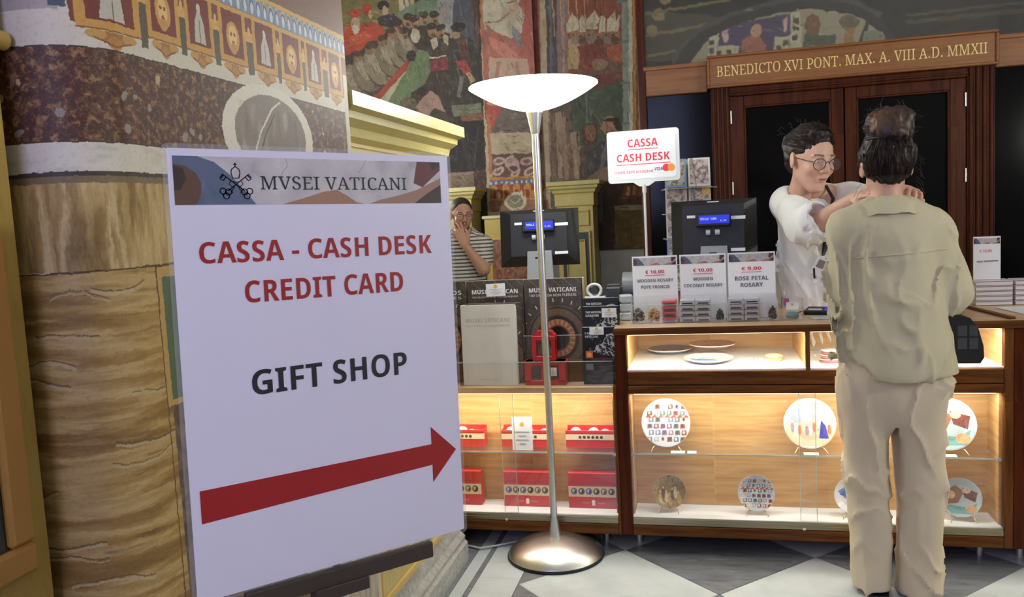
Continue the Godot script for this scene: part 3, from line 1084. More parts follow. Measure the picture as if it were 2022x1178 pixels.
func make_door_wall() -> void:
	var w := struct("wall_door", bx(Vector3(-0.40, 0, -6.1), Vector3(4.1, 4.7, -5.98)), mat(c8(30, 24, 20), 0.7))
	part(w, "edge_post", bx(Vector3(-0.43, 0, -6.0), Vector3(-0.375, 4.7, -5.83), 0.006), M.door)
	# dark glazing beside the doors, in front of the wall's black lining
	for s in [[-0.375, 0.05], [1.765, 4.1]]:
		var pane := part(w, "pane", bx(Vector3(s[0], 0.35, -5.88), Vector3(s[1], 2.17, -5.87)), M.dark_glass)
		pane.set_meta("label", "dark side glazing")
		part(w, "dado", bx(Vector3(s[0], 0, -5.9), Vector3(s[1], 0.35, -5.84), 0.004), M.door)
	part(w, "lintel", bx(Vector3(-0.39, 2.166, -5.9), Vector3(0.03, 2.364, -5.84), 0.006), M.lintel)
	part(w, "lintel", bx(Vector3(1.776, 2.166, -5.9), Vector3(4.1, 2.364, -5.84), 0.006), M.lintel)
	for s in [[-0.39, 0.03], [1.776, 4.1]]:
		part(w, "lintel_moulding", bx(Vector3(s[0], 2.335, -5.85), Vector3(s[1], 2.364, -5.828), 0.004), M.lintel)
	# lunette painting above the lintel, behind dark glass
	var p := Paint.new(-0.45, 2.3, 4.1, 4.6, 200, c8(20, 18, 16))
	p.rich = 0.8
	_lunette(p)
	p.rich = 0.0
	p.warp(3.0, 22.0, 5)
	p.soften(1.5)
	p.grain(0.05, 9.0, 16)
	part(w, "lunette", panel(p, Vector2(p.im.get_width(), p.im.get_height()), -0.375, 2.35, 4.1, 4.6, -5.93, 0.02), mtex(p.tex(), 0.7))
	part(w, "pane", bx(Vector3(-0.375, 2.36, -5.86), Vector3(4.1, 4.6, -5.855)), M.glass)

	var d := thing("inscribed_board", "long honey-brown timber board with gilt Latin inscription above the double door", "board", Vector3(0.903, 2.281, -5.8))
	part(d, "board", bxc(Vector3(1.746, 0.208, 0.05), 0.006), M.lintel)
	var f := MB.new()
	for s in [-1.0, 1.0]:
		f.box(Vector3(0, s * 0.096, 0.03), Vector3(1.746, 0.018, 0.022), 0.005)
		f.box(Vector3(s * 0.864, 0, 0.03), Vector3(0.018, 0.174, 0.022), 0.005)
	part(d, "border", f.done(), M.lintel)
	var gilt := mat(c8(246, 222, 148), 0.4)
	var l := part(d, "lettering", words("BENEDICTO XVI PONT. MAX. A. VIII A.D. MMXII", 0.068, 1.62, "Droid Serif", 400, 0.027), gilt)
	l.set_meta("label", "gilt capitals")

	var door := struct("door_1", MB.new().span(Vector3(0.169, 2.118, -5.86), Vector3(1.612, 2.177, -5.80), 0.006).span(Vector3(0.169, 2.135, -5.80), Vector3(1.612, 2.15, -5.785), 0.004).done(), M.door)
	for leaf in [[0.169, 0.885, 0.262, 0.808], [0.893, 1.612, 0.963, 1.515]]:
		var k := part(door, "leaf", MB.new().span(Vector3(leaf[0], 0.01, -5.88), Vector3(leaf[2], 2.118, -5.83), 0.003).span(Vector3(leaf[3], 0.01, -5.88), Vector3(leaf[1], 2.118, -5.83), 0.003).span(Vector3(leaf[2], 2.05, -5.88), Vector3(leaf[3], 2.118, -5.83), 0.003).span(Vector3(leaf[2], 0.01, -5.88), Vector3(leaf[3], 0.5, -5.83), 0.003).done(), M.door)
		part(k, "pane", bx(Vector3(leaf[2], 0.5, -5.865), Vector3(leaf[3], 2.05, -5.855)), M.dark_glass)
		part(k, "bead", MB.new().span(Vector3(leaf[2], 0.5, -5.855), Vector3(leaf[2] + 0.012, 2.05, -5.828), 0.003).span(Vector3(leaf[3] - 0.012, 0.5, -5.855), Vector3(leaf[3], 2.05, -5.828), 0.003).span(Vector3(leaf[2], 2.038, -5.855), Vector3(leaf[3], 2.05, -5.828), 0.003).done(), M.door)
	for y in [0.45, 1.47, 1.94]:
		part(door, "hinge", MB.new().tube([Vector3(1.604, y, -5.822), Vector3(1.604, y + 0.085, -5.822)], 0.007, 8).done(), M.steel)
		part(door, "hinge", MB.new().tube([Vector3(0.178, y, -5.822), Vector3(0.178, y + 0.085, -5.822)], 0.007, 8).done(), M.steel)
	for s in [[0.05, 0.169], [1.612, 1.768]]:
		var j := MB.new()
		j.span(Vector3(s[0], 0, -5.9), Vector3(s[1], 2.18, -5.815))
		var n := 4
		for i in n:
			var x: float = lerpf(s[0], s[1], (i + 0.5) / n)
			j.tube([Vector3(x, 0.0, -5.812), Vector3(x, 2.175, -5.812)], (s[1] - s[0]) / n * 0.36, 10, false)
		var o := part(door, "jamb", j.done(), M.door)
		o.set_meta("label", "fluted jamb")


func _lunette(p: Paint) -> void:
	p.poly([-0.464, 2.413, -0.182, 2.404, -0.118, 2.493, 0.053, 2.59, 0.253, 2.649, -0.389, 2.764], c8(62, 56, 44))
	for i in 4:
		p.line([-0.4, 2.45 + i * 0.14, 0.3, 2.5 + i * 0.14], 0.02, c8(110, 98, 66))
		p.ell(-0.33 + 0.05 * i, 2.62 + 0.1 * i, 0.04, 0.04, c8(128, 114, 76))
	p.poly([-0.19, 2.384, -0.135, 2.494, -0.014, 2.59, 0.188, 2.669, 0.449, 2.72, 0.704, 2.732, 0.984, 2.669, 1.136, 2.57, 1.225, 2.407, 1.243, 2.335, 1.195, 2.34, 1.135, 2.474, 0.983, 2.605, 0.703, 2.667, 0.48, 2.652, 0.219, 2.6, 0.034, 2.518, -0.081, 2.374], c8(40, 38, 38))
	p.line([-0.19, 2.384, -0.135, 2.494, -0.014, 2.59, 0.188, 2.669, 0.449, 2.72, 0.704, 2.732, 0.984, 2.669, 1.136, 2.57], 0.03, c8(66, 64, 62))
	p.poly([-0.081, 2.374, 0.034, 2.518, 0.219, 2.6, 0.48, 2.652, 0.703, 2.661, 0.983, 2.592, 1.129, 2.468, 1.182, 2.341, 1.182, 2.245], c8(150, 140, 116))
	p.poly([0.065, 2.448, 0.136, 2.582, 0.285, 2.613, 0.576, 2.642, 0.579, 2.491, 0.476, 2.488, 0.458, 2.377, 0.311, 2.365, 0.219, 2.373, 0.215, 2.461], c8(70, 58, 88))
	p.poly([0.033, 2.377, 0.051, 2.537, 0.118, 2.557, 0.11, 2.477, 0.242, 2.471, 0.246, 2.371], c8(176, 170, 140))
	p.poly([0.468, 2.377, 0.477, 2.494, 0.573, 2.498, 0.582, 2.641, 0.64, 2.648, 0.642, 2.419], c8(176, 170, 140))
	for q in [0.064, 2.502, 0.062, 2.448, 0.115, 2.43, 0.181, 2.43, 0.613, 2.592, 0.612, 2.54, 0.605, 2.482, 0.54, 2.455, 0.501, 2.426].size() / 2:
		var a := [0.064, 2.502, 0.062, 2.448, 0.115, 2.43, 0.181, 2.43, 0.613, 2.592, 0.612, 2.54, 0.605, 2.482, 0.54, 2.455, 0.501, 2.426]
		p.rect(a[q * 2] - 0.015, a[q * 2 + 1] - 0.015, a[q * 2] + 0.015, a[q * 2 + 1] + 0.015, c8(70, 66, 50))
	p.poly([0.246, 2.371, 0.262, 2.496, 0.348, 2.54, 0.412, 2.481, 0.416, 2.375], c8(150, 92, 74))
	p.ell([0.361, 2.552][0], [0.361, 2.552][1], 0.04, 0.045, c8(176, 140, 112))
	p.poly([0.132, 2.562, 0.185, 2.583, 0.17, 2.492, 0.15, 2.494], c8(196, 160, 150))
	p.poly([0.53, 2.601, 0.563, 2.63, 0.554, 2.533, 0.535, 2.528], c8(196, 160, 150))
	p.poly([0.654, 2.411, 0.662, 2.502, 0.763, 2.479, 0.857, 2.483, 0.856, 2.418], c8(70, 84, 62))
	p.ell([0.714, 2.549][0], [0.714, 2.549][1], 0.05, 0.07, c8(110, 78, 52))
	p.ell([0.939, 2.545][0], [0.939, 2.545][1], 0.06, 0.05, c8(96, 88, 66))
	p.poly([0.907, 2.516, 0.976, 2.509, 0.968, 2.407, 0.918, 2.405], c8(142, 106, 56))
	p.line([1.062, 2.558, 1.011, 2.409], 0.03, c8(52, 48, 42))
	p.poly([1.031, 2.485, 1.147, 2.473, 1.17, 2.374, 1.011, 2.383], c8(118, 124, 104))
	p.line([1.287, 2.51, 2.183, 2.509], 0.03, c8(60, 52, 34))
	p.line([1.287, 2.554, 2.183, 2.563], 0.02, c8(66, 58, 40))


# ---------------------------------------------------------------- painted pier with a rounded corner

# way along the pier's skin: front face (s < 0.535), rounded corner, then the side that runs away from the camera
func _pier_at(s: float) -> Vector3:
	if s < 0.535:
		return Vector3(-1.6 + s, 0, -1.155)
	if s < 0.70:
		var a := (s - 0.535) / 0.105
		return Vector3(-1.065 + 0.105 * sin(a), 0, -1.26 + 0.105 * cos(a))
	return Vector3(-0.96, 0, -1.26 - (s - 0.70))


func make_pier() -> void:
	var p := Paint.new(0, 0, 1.64, 2.4, 800, c8(206, 198, 182))
	_paint_pier(p)
	p.warp(2.4, 20.0, 8)
	p.grain(0.12, 9.0, 44)
	var stops := [0.0, 0.45, 0.535]
	for i in 10:
		stops.append(0.535 + 0.0165 * (i + 1))
	stops += [1.0, 1.3, 1.629]
	var m := MB.new()
	for i in stops.size() - 1:
		var a := _pier_at(stops[i])
		var b := _pier_at(stops[i + 1])
		m.quad(a, b, b + Vector3(0, 2.4, 0), a + Vector3(0, 2.4, 0), Rect2(stops[i] / 1.64, 0, (stops[i + 1] - stops[i]) / 1.64, 1))
	for i in m.v.size():      # smooth shading round the corner
		var q := m.v[i]
		if q.x > -1.066 and q.z > -1.261:
			m.n[i] = Vector3(q.x + 1.065, 0, q.z + 1.26).normalized()
	var e := _pier_at(1.629)
	m.quad(e, Vector3(-1.6, 0, e.z), Vector3(-1.6, 2.4, e.z), e + Vector3(0, 2.4, 0), Rect2(0.98, 0, 0.01, 1))
	var w := struct("pier_left", m.done(), mtex(p.tex(), 0.6))
	w.set_meta("label", "painted pier with breccia band and gilt frames")
	var up := MB.new()
	for i in stops.size() - 1:
		var a: Vector3 = _pier_at(stops[i]) + Vector3(0, 2.4, 0)
		var b: Vector3 = _pier_at(stops[i + 1]) + Vector3(0, 2.4, 0)
		up.quad(a, b, b + Vector3(0, 2.3, 0), a + Vector3(0, 2.3, 0))
	up.quad(e + Vector3(0, 2.4, 0), Vector3(-1.6, 2.4, e.z), Vector3(-1.6, 4.7, e.z), e + Vector3(0, 4.7, 0))
	part(w, "shaft", up.done(), M.plaster)


func _paint_pier(p: Paint) -> void:
	# lower golden marbling: long level streaks
	p.rect(0, 0, 1.64, 1.33, c8(160, 130, 82))
	p.noise(Rect2(0, 0, 1.64, 1.33), fnl(0.02, 5, 101, 18.0), [c8(128, 96, 44), c8(164, 130, 70), c8(192, 164, 108), c8(154, 120, 62), c8(130, 98, 48), c8(188, 156, 96)], Vector2(9, 1))
	p.noise(Rect2(0, 0, 1.64, 1.33), fnl(0.09, 3, 102, 10.0), [c8(84, 62, 34, 170), c8(150, 120, 80, 0), c8(150, 120, 80, 0), c8(208, 190, 156, 130)], Vector2(10, 1))
	for i in 40:      # darker veins with a pale edge
		var y := 0.02 + 0.033 * i + rng.randf_range(-0.02, 0.02)
		var x := rng.randf_range(0.3, 0.66)
		var bow := rng.randf_range(-0.012, 0.012)
		var step := rng.randf_range(0.008, 0.03)
		var pts := []
		for k in 9:
			pts += [x + k * step, y + sin(k * 0.45) * bow + rng.randf_range(-0.0025, 0.0025)]
		p.line(pts, rng.randf_range(0.0012, 0.003), c8(112, 86, 52))
		for k in range(1, pts.size(), 2):
			pts[k] -= 0.005
		p.line(pts, rng.randf_range(0.002, 0.006), c8(186, 164, 124))
	# block with upright veins
	p.rect(0, 1.332, 1.64, 1.49, c8(168, 146, 110))
	p.noise(Rect2(0, 1.332, 1.64, 0.158), fnl(0.022, 4, 103, 22.0), [c8(112, 84, 38), c8(162, 132, 76), c8(198, 174, 124), c8(170, 142, 88), c8(124, 96, 46), c8(194, 166, 108)], Vector2(1, 7))
	p.noise(Rect2(0, 1.332, 1.64, 0.158), fnl(0.07, 3, 104, 12.0), [c8(86, 64, 34, 160), c8(160, 134, 92, 0), c8(160, 134, 92, 0), c8(206, 190, 160, 120)], Vector2(1, 8))
	p.line([0.0, 1.331, 0.5, 1.33, 0.75, 1.332, 1.64, 1.331], 0.003, c8(84, 62, 36))
	p.rect(0, 1.478, 1.64, 1.49, c8(118, 100, 74))
	p.rect(0, 1.488, 1.64, 1.496, c8(62, 54, 46))
	# white band, breccia band, white plaster
	p.rect(0, 1.496, 1.64, 1.544, c8(212, 206, 192))
	p.noise(Rect2(0, 1.496, 1.64, 0.048), fnl(0.04, 4, 105), [c8(170, 162, 146, 200), c8(212, 206, 192, 0), c8(226, 220, 208, 120)], Vector2(3, 1))
	p.rect(0, 1.544, 1.64, 1.697, c8(84, 46, 34))
	p.noise(Rect2(0, 1.544, 1.64, 0.153), fnl(0.06, 3, 106, 22.0), [c8(40, 22, 18), c8(58, 30, 24), c8(80, 44, 32), c8(62, 34, 28), c8(112, 76, 48), c8(164, 128, 84), c8(96, 62, 44)])
	p.noise(Rect2(0, 1.544, 1.64, 0.153), fnl(0.13, 2, 107, 18.0), [c8(26, 14, 12, 240), c8(60, 32, 26, 40), c8(84, 46, 34, 0), c8(140, 100, 64, 120), c8(214, 182, 130, 255)])
	for i in 34:
		var x := rng.randf_range(0.3, 1.62)
		var y := rng.randf_range(1.56, 1.68)
		p.ell(x, y, rng.randf_range(0.004, 0.013), rng.randf_range(0.004, 0.009), [c8(140, 132, 124), c8(186, 156, 110), c8(112, 70, 48)][i % 3], rng.randf() * 3.0)
	p.line([0.0, 1.697, 1.64, 1.697], 0.0025, c8(60, 46, 38))
	p.line([0.0, 1.5445, 1.64, 1.5445], 0.0025, c8(60, 46, 38))
	# medallion
	p.ell(1.192, 1.60, 0.203, 0.112, c8(216, 210, 196))
	p.ell(1.197, 1.60, 0.16, 0.09, c8(126, 114, 106))
	p.noise(Rect2(1.06, 1.535, 0.27, 0.13), fnl(0.03, 4, 108, 20.0), [c8(92, 82, 78, 210), c8(126, 114, 106, 0), c8(176, 168, 158, 220)], Vector2(1, 3))
	p.line([1.1, 1.53, 1.14, 1.60, 1.2, 1.66, 1.24, 1.68], 0.006, c8(208, 200, 188))
	p.line([1.12, 1.53, 1.165, 1.60, 1.21, 1.65], 0.004, c8(78, 70, 66))
	# upper field: greyish at the front, frames and friezes on the side
	p.rect(0, 1.755, 0.60, 2.4, c8(164, 154, 150))
	p.noise(Rect2(0, 1.755, 0.60, 0.645), fnl(0.02, 4, 109), [c8(140, 128, 126, 200), c8(164, 154, 150, 0), c8(184, 176, 170, 160)])
	p.rect(0.585, 1.76, 0.612, 2.4, c8(70, 78, 92))
	p.rect(0.615, 1.737, 1.64, 1.85, c8(118, 62, 46))
	p.rect(0.80, 1.847, 1.64, 1.856, c8(198, 156, 84))
	p.rect(0.80, 1.856, 1.64, 1.898, c8(122, 142, 178))
	p.rect(0.80, 1.898, 1.64, 1.908, c8(204, 164, 92))
	p.rect(0.80, 1.908, 1.64, 2.4, c8(120, 92, 78))
	p.rect(0.615, 1.85, 0.80, 2.4, c8(124, 60, 44))
	for i in 30:      # little figures under arches in the frieze
		var x := 0.81 + i * 0.028
		p.ell(x, 1.884, 0.0125, 0.013, c8(206, 180, 116))
		p.ell(x, 1.881, 0.010, 0.012, c8(96, 120, 170))
		p.ell(x, 1.872, 0.006, 0.013, c8(206, 208, 206))
	var starts := [0.622, 0.777, 0.892, 1.007, 1.138, 1.26, 1.385, 1.510]
	var ends := [0.757, 0.873, 0.986, 1.111, 1.243, 1.369, 1.481, 1.60]
	for i in 8:
		var a: float = starts[i]
		var b: float = ends[i]
		var low := 1.737 if i > 0 else 1.728
		var mid := (a + b) / 2
		var wide := b - a
		# leafy bracket under the frame
		p.ell(mid, low - 0.010, wide * 0.33, 0.010, c8(156, 112, 60))
		p.ell(mid - wide * 0.26, low - 0.007, wide * 0.14, 0.008, c8(190, 144, 78))
		p.ell(mid + wide * 0.26, low - 0.007, wide * 0.14, 0.008, c8(190, 144, 78))
		p.ell(mid, low - 0.018, wide * 0.12, 0.011, c8(178, 128, 66))
		p.line([mid - wide * 0.3, low - 0.012, mid, low - 0.024, mid + wide * 0.3, low - 0.012], 0.002, c8(110, 72, 40))
		# gilt frame, red ground, mask or little figure
		p.rect(a, low, b, 1.846, c8(196, 148, 74))
		p.rect(a + 0.001, low, b, low + 0.003, c8(128, 84, 44))
		p.rect(a + wide * 0.13, low + 0.015, b - wide * 0.13, 1.846, c8(112, 46, 36))
		if i % 2 == 1:
			p.ell(mid, low + 0.056, wide * 0.24, 0.032, c8(196, 148, 84))
			p.ell(mid, low + 0.058, wide * 0.15, 0.022, c8(224, 184, 120))
			p.ell(mid - wide * 0.06, low + 0.062, wide * 0.035, 0.004, c8(120, 72, 40))
			p.ell(mid + wide * 0.06, low + 0.062, wide * 0.035, 0.004, c8(120, 72, 40))
			p.ell(mid, low + 0.045, wide * 0.05, 0.004, c8(130, 80, 46))
			p.ell(mid, low + 0.032, wide * 0.12, 0.012, c8(188, 140, 80))
		else:
			p.poly([mid - wide * 0.2, low + 0.02, mid + wide * 0.2, low + 0.02, mid + wide * 0.16, low + 0.06, mid + wide * 0.05, low + 0.082, mid - wide * 0.05, low + 0.082, mid - wide * 0.16, low + 0.06], c8(190, 184, 174))
			p.ell(mid, low + 0.088, wide * 0.07, 0.01, c8(204, 198, 188))
			p.line([mid, low + 0.02, mid, low + 0.065], 0.0025, c8(110, 100, 92))
		# aedicule between frames
		if i < 7:
			var g0: float = b + 0.001
			var g1: float = starts[i + 1] - 0.001
			var gm := (g0 + g1) / 2
			p.rect(g0, low - 0.012, g1, 1.80, c8(86, 80, 62))
			p.rect(g0 - 0.003, 1.795, g1 + 0.003, 1.803, c8(210, 166, 92))
			p.ell(gm, 1.808, maxf(0.012, g1 - g0), 0.008, c8(206, 160, 86))
			p.ell(gm, 1.818, 0.005, 0.010, c8(214, 174, 104))
	p.rect(0.80, 1.846, 1.64, 1.857, c8(198, 156, 84))
	p.line([0.80, 1.857, 1.64, 1.857], 0.002, c8(128, 92, 56))
	# joined marbles at the foot of the side: gilt strip with green, dark stone below
	p.rect(0.738, 1.075, 1.64, 1.326, c8(186, 152, 90))
	p.rect(0.752, 1.085, 1.64, 1.31, c8(84, 104, 76))
	p.rect(0.752, 0, 1.64, 1.075, c8(92, 76, 64))
	p.noise(Rect2(0.752, 0, 0.888, 1.075), fnl(0.02, 5, 111, 24.0), [c8(70, 56, 48), c8(92, 76, 64), c8(122, 104, 88), c8(84, 68, 58), c8(150, 130, 108)])
	p.line([0.736, 0, 0.738, 1.33], 0.003, c8(96, 70, 36))
	# a pale pinkish lower side face near its far edge
	p.rect(1.2, 0, 1.64, 0.62, c8(168, 156, 140))
	p.noise(Rect2(1.2, 0, 0.44, 0.62), fnl(0.03, 4, 113, 14.0), [c8(140, 126, 110), c8(172, 160, 144), c8(190, 178, 162), c8(150, 138, 120)], Vector2(1, 6))
	p.rect(1.605, 0, 1.64, 1.8, c8(200, 190, 170))


# ---------------------------------------------------------------- painted cabinets beside the pier

func make_cabinets() -> void:
	M.blue_panel = mat(c8(58, 74, 86), 0.45)
	library_cabinet("olive gilt cabinet on far wall left of painted pilaster", Vector3(-2.88, 0, -8.53), 0.9, 1.745, 0.0, 2)
	library_cabinet("olive gilt cabinet on far wall right of painted pilaster", Vector3(-1.32, 0, -8.53), 0.38, 1.742, 0.0, 1)
	# low marble panelling between them
	var t := thing("marble_dado", "golden panelled dado with reddish marble field below painted pilaster", "panelling", Vector3(-2.05, 0, -8.6))
	part(t, "body", bx(Vector3(-0.26, 0, -0.25), Vector3(0.26, 1.40, 0), 0.006), mat(c8(190, 166, 88), 0.45))
	part(t, "cap", bx(Vector3(-0.28, 1.40, -0.25), Vector3(0.28, 1.435, 0.02), 0.008), mat(c8(214, 204, 172), 0.5))
	var red := Paint.new(0, 0, 0.5, 1, 256, c8(138, 84, 66))
	red.noise(Rect2(0, 0, 0.5, 1), fnl(0.02, 4, 77, 20.0), [c8(104, 58, 46), c8(140, 86, 68), c8(168, 120, 98), c8(120, 70, 56), c8(190, 150, 128)])
	part(t, "marble_field", bx(Vector3(-0.19, 0.15, 0), Vector3(0.2, 1.18, 0.008), 0.002), mtex(red.tex(), 0.4))
	part(t, "moulding", _frame(0.44, 1.08, 0.03), M.gold_paint, Vector3(0.005, 0.665, 0.0))

	# cabinet between the pier and the counter, facing the room
	M.blue_panel = M.olive
	var c := library_cabinet("yellow painted cabinet with heavy cornice, standing behind the gift shop sign", Vector3(-1.04, 0, -2.765), 0.94, 1.765, PI / 2, 2)
	var old: Node = c.get_node("plinth")
	c.remove_child(old)
	old.free()
	var rows := []
	for s in [[0.046, 0.0], [0.046, 0.075], [0.034, 0.083], [0.036, 0.1], [0.018, 0.118], [0.014, 0.135], [0.0, 0.16], [-0.05, 0.165]]:
		rows.append([Vector3(-0.54, s[1], s[0]), Vector3(0.40, s[1], s[0]), Vector3(0.40 + minf(0.0, s[0] - 0.046), s[1], -0.2)])
	var m := MB.new()
	for i in rows.size() - 1:
		for q in 2:
			m.quad(rows[i][q], rows[i][q + 1], rows[i + 1][q + 1], rows[i + 1][q])
	var pl := part(c, "plinth", m.done(), M.stone)
	pl.set_meta("label", "moulded grey stone plinth")

	# cabinet at the left edge of the picture
	var o := thing("painted_cupboard", "olive painted cupboard with gilt-framed dark blue panel at left edge", "cabinet", Vector3(-1.087, 0, -0.135), PI / 2)
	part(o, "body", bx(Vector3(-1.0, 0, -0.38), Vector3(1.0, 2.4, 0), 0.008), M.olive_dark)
	part(o, "astragal", MB.new().tube([Vector3(-1.0, 1.707, 0.0), Vector3(1.01, 1.707, 0.0)], 0.016, 12).done(), M.olive_dark)
	var pan := part(o, "panel", bx(Vector3(-0.6, 0.90, 0), Vector3(0.905, 1.62, 0.006), 0.002), mat(c8(44, 50, 62), 0.4))
	part(pan, "gilt_line", _frame(1.44, 0.64, 0.006), M.gold_paint, Vector3(0.15, 1.26, 0.002))
	var fr := MB.new()
	for k in [[Vector3(-0.65, 0.855, 0), Vector3(0.955, 0.905, 0.018)], [Vector3(-0.65, 1.615, 0), Vector3(0.955, 1.665, 0.018)], [Vector3(0.905, 0.9055, 0), Vector3(0.955, 1.6145, 0.018)], [Vector3(-0.65, 0.9055, 0), Vector3(-0.6, 1.6145, 0.018)]]:
		fr.span(k[0], k[1], 0.007)
	part(o, "gilt_frame", fr.done(), M.gold_old)


# ---------------------------------------------------------------- display counters (front plane z = -3.30)

const ZF := -3.30


func led(parent: Node3D, x0: float, x1: float, y: float, z: float, energy: float) -> void:
	part(parent, "light_strip", bx(Vector3(x0, y - 0.006, z - 0.01), Vector3(x1, y, z)), M.led)
	area_light("case_light", Vector3((x0 + x1) / 2, y - 0.009, z - 0.006), Vector3(0, -1, -0.12), Vector2(x1 - x0, 0.012), Color(1.0, 0.985, 0.92), energy * CASES)


func make_counters() -> void:
	M.led = glow(Color(1.0, 0.93, 0.80), 3.0)
	vitrine("display_counter", "oak display counter with souvenir plates in front of the customer", -0.375, 1.068, false)
	vitrine("display_counter", "oak display counter whose left end shows at the right edge", 1.0682, 2.5, false)
	vitrine("book_counter", "low oak vitrine of red gift boxes below the shelf of books", -1.32, -0.3752, true)
	var t := thing("counter_top", "continuous oak counter top over the plate display cases", "worktop", Vector3(0, 0.901, 0))
	part(t, "slab", bx(Vector3(-0.376, 0, -3.86), Vector3(2.5, 0.026, ZF + 0.008), 0.003), M.oak_top)
	part(t, "front_edge", bx(Vector3(-0.376, -0.001, ZF + 0.008), Vector3(2.5, 0.027, ZF + 0.014), 0.002), M.oak)


func vitrine(called: String, label: String, x0: float, x1: float, low: bool) -> void:
	var t := thing(called, label, "counter", Vector3(0, 0, 0), 0.0)
	var pl := 0.047
	var a := x0 + pl
	var b := x1 - 0.03
	var top := 0.691 if low else 0.901
	if low:
		b = x1 - 0.012
		a = x0 + 0.03
	# frame
	part(t, "post", bx(Vector3(x0, 0.073, ZF - 0.045), Vector3(a, top, ZF), 0.003), M.oak_v if low else M.post)
	part(t, "post", bx(Vector3(b, 0.073, ZF - 0.045), Vector3(x1, top, ZF), 0.003), M.oak_v)
	part(t, "end_panel", bx(Vector3(x0, 0.073, -3.855), Vector3(x0 + 0.022, top, ZF - 0.045), 0.001), M.oak)
	part(t, "end_panel", bx(Vector3(x1 - 0.022, 0.073, -3.855), Vector3(x1, top, ZF - 0.045), 0.001), M.oak)
	part(t, "bottom_rail", bx(Vector3(a, 0.073, -3.36), Vector3(b, 0.116, ZF), 0.003), M.oak)
	part(t, "base_board", bx(Vector3(x0 + 0.022, 0.085, -3.85), Vector3(x1 - 0.022, 0.112, -3.36)), M.oak)
	for f in [[x0 + 0.06, -3.42], [x1 - 0.08, -3.42], [x0 + 0.06, -3.8], [x1 - 0.08, -3.8]]:
		part(t, "foot", MB.new().tube([Vector3(f[0], 0, f[1]), Vector3(f[0], 0.085, f[1])], 0.014, 10).done(), M.steel)
	part(t, "kick_board", bx(Vector3(x0, 0, -3.86), Vector3(x1, 0.085, -3.845)), M.black)
	# lower glazed bay
	var zb := -3.475
	part(t, "bay_floor", bx(Vector3(a, 0.118, zb), Vector3(b, 0.148, ZF - 0.012), 0.001), M.white_laminate)
	part(t, "bay_back", bx(Vector3(a, 0.148, zb - 0.012), Vector3(b, 0.659, zb)), M.pale_wood)
	part(t, "bay_side", bx(Vector3(a - 0.004, 0.148, zb), Vector3(a + 0.006, 0.659, ZF - 0.045)), M.pale_wood)
	part(t, "bay_side", bx(Vector3(b - 0.006, 0.148, zb), Vector3(b + 0.004, 0.659, ZF - 0.045)), M.pale_wood)
	part(t, "track", MB.new().span(Vector3(a, 0.117, ZF - 0.02), Vector3(b, 0.145, ZF - 0.004), 0.002).span(Vector3(a, 0.128, ZF - 0.006), Vector3(b, 0.133, ZF - 0.002), 0.001).done(), M.alu)
	var mid := (a + b) / 2
	part(t, "lock", MB.new().tube([Vector3(mid - 0.02, 0.124, ZF - 0.004), Vector3(mid - 0.02, 0.124, ZF + 0.004)], 0.006, 12).done(), M.steel)
	part(t, "sliding_pane", bx(Vector3(a, 0.14, ZF - 0.012), Vector3(mid + 0.03, 0.66, ZF - 0.008)), M.glass)
	part(t, "sliding_pane", bx(Vector3(mid - 0.03, 0.14, ZF - 0.02), Vector3(b, 0.66, ZF - 0.016)), M.glass)
	for k in 2:
		var x: float = [mid + 0.03, mid - 0.03][k]
		var z: float = [ZF - 0.008, ZF - 0.016][k]
		part(t, "pane_edge", bx(Vector3(x - 0.001, 0.15, z - 0.004), Vector3(x + 0.001, 0.658, z)), M.glass_edge)
	var sh := part(t, "glass_shelf", bx(Vector3(a + 0.004, 0.403, zb + 0.004), Vector3(b - 0.004, 0.410, ZF - 0.024)), M.glass)
	part(sh, "front_edge", bx(Vector3(a + 0.004, 0.4035, ZF - 0.024), Vector3(b - 0.004, 0.4095, ZF - 0.0225)), M.glass_edge)
	for x in [a + 0.008, b - 0.008]:
		for z in [ZF - 0.035, zb + 0.02]:
			part(t, "shelf_pin", MB.new().box(Vector3(x, 0.398, z), Vector3(0.016, 0.01, 0.012), 0.002).done(), M.silver)
	if low:
		part(t, "shelf_board", bx(Vector3(a, 0.663, -3.62), Vector3(b, 0.691, ZF + 0.002), 0.003), M.oak_top)
		led(t, a + 0.02, b - 0.01, 0.662, ZF - 0.03, 0.85)
		# step and screen behind the books, worktop behind them
		part(t, "book_step", bx(Vector3(a, 0.691, -3.52), Vector3(-0.52, 0.776, -3.40), 0.002), M.oak)
		part(t, "screen_board", bx(Vector3(a, 0.691, -3.54), Vector3(-0.52, 1.12, -3.525), 0.002), M.cream)
		part(t, "back_top", bx(Vector3(a, 0.88, -4.0), Vector3(x1, 0.905, -3.56), 0.002), M.oak_top)
		part(t, "back_body", bx(Vector3(a, 0.0, -3.99), Vector3(x1, 0.88, -3.62)), M.oak)
		var g := part(t, "glass_guard", bx(Vector3(a, 0.691, -3.318), Vector3(b, 0.792, -3.314)), M.glass)
		part(g, "top_edge", bx(Vector3(a, 0.7905, -3.318), Vector3(b, 0.7925, -3.314)), M.glass_edge)
		g = part(t, "glass_guard", bx(Vector3(-0.80, 0.776, -3.404), Vector3(-0.52, 0.889, -3.400)), M.glass)
		part(g, "top_edge", bx(Vector3(-0.80, 0.8875, -3.404), Vector3(-0.52, 0.8895, -3.400)), M.glass_edge)
		return
	part(t, "moulding", bx(Vector3(a, 0.659, -3.40), Vector3(b, 0.692, ZF - 0.002), 0.003), M.oak)
	part(t, "drawer_front", bx(Vector3(a, 0.695, -3.40), Vector3(b, 0.750, ZF - 0.004), 0.003), M.oak)
	led(t, a + 0.02, b - 0.02, 0.658, ZF - 0.03, 1.1)
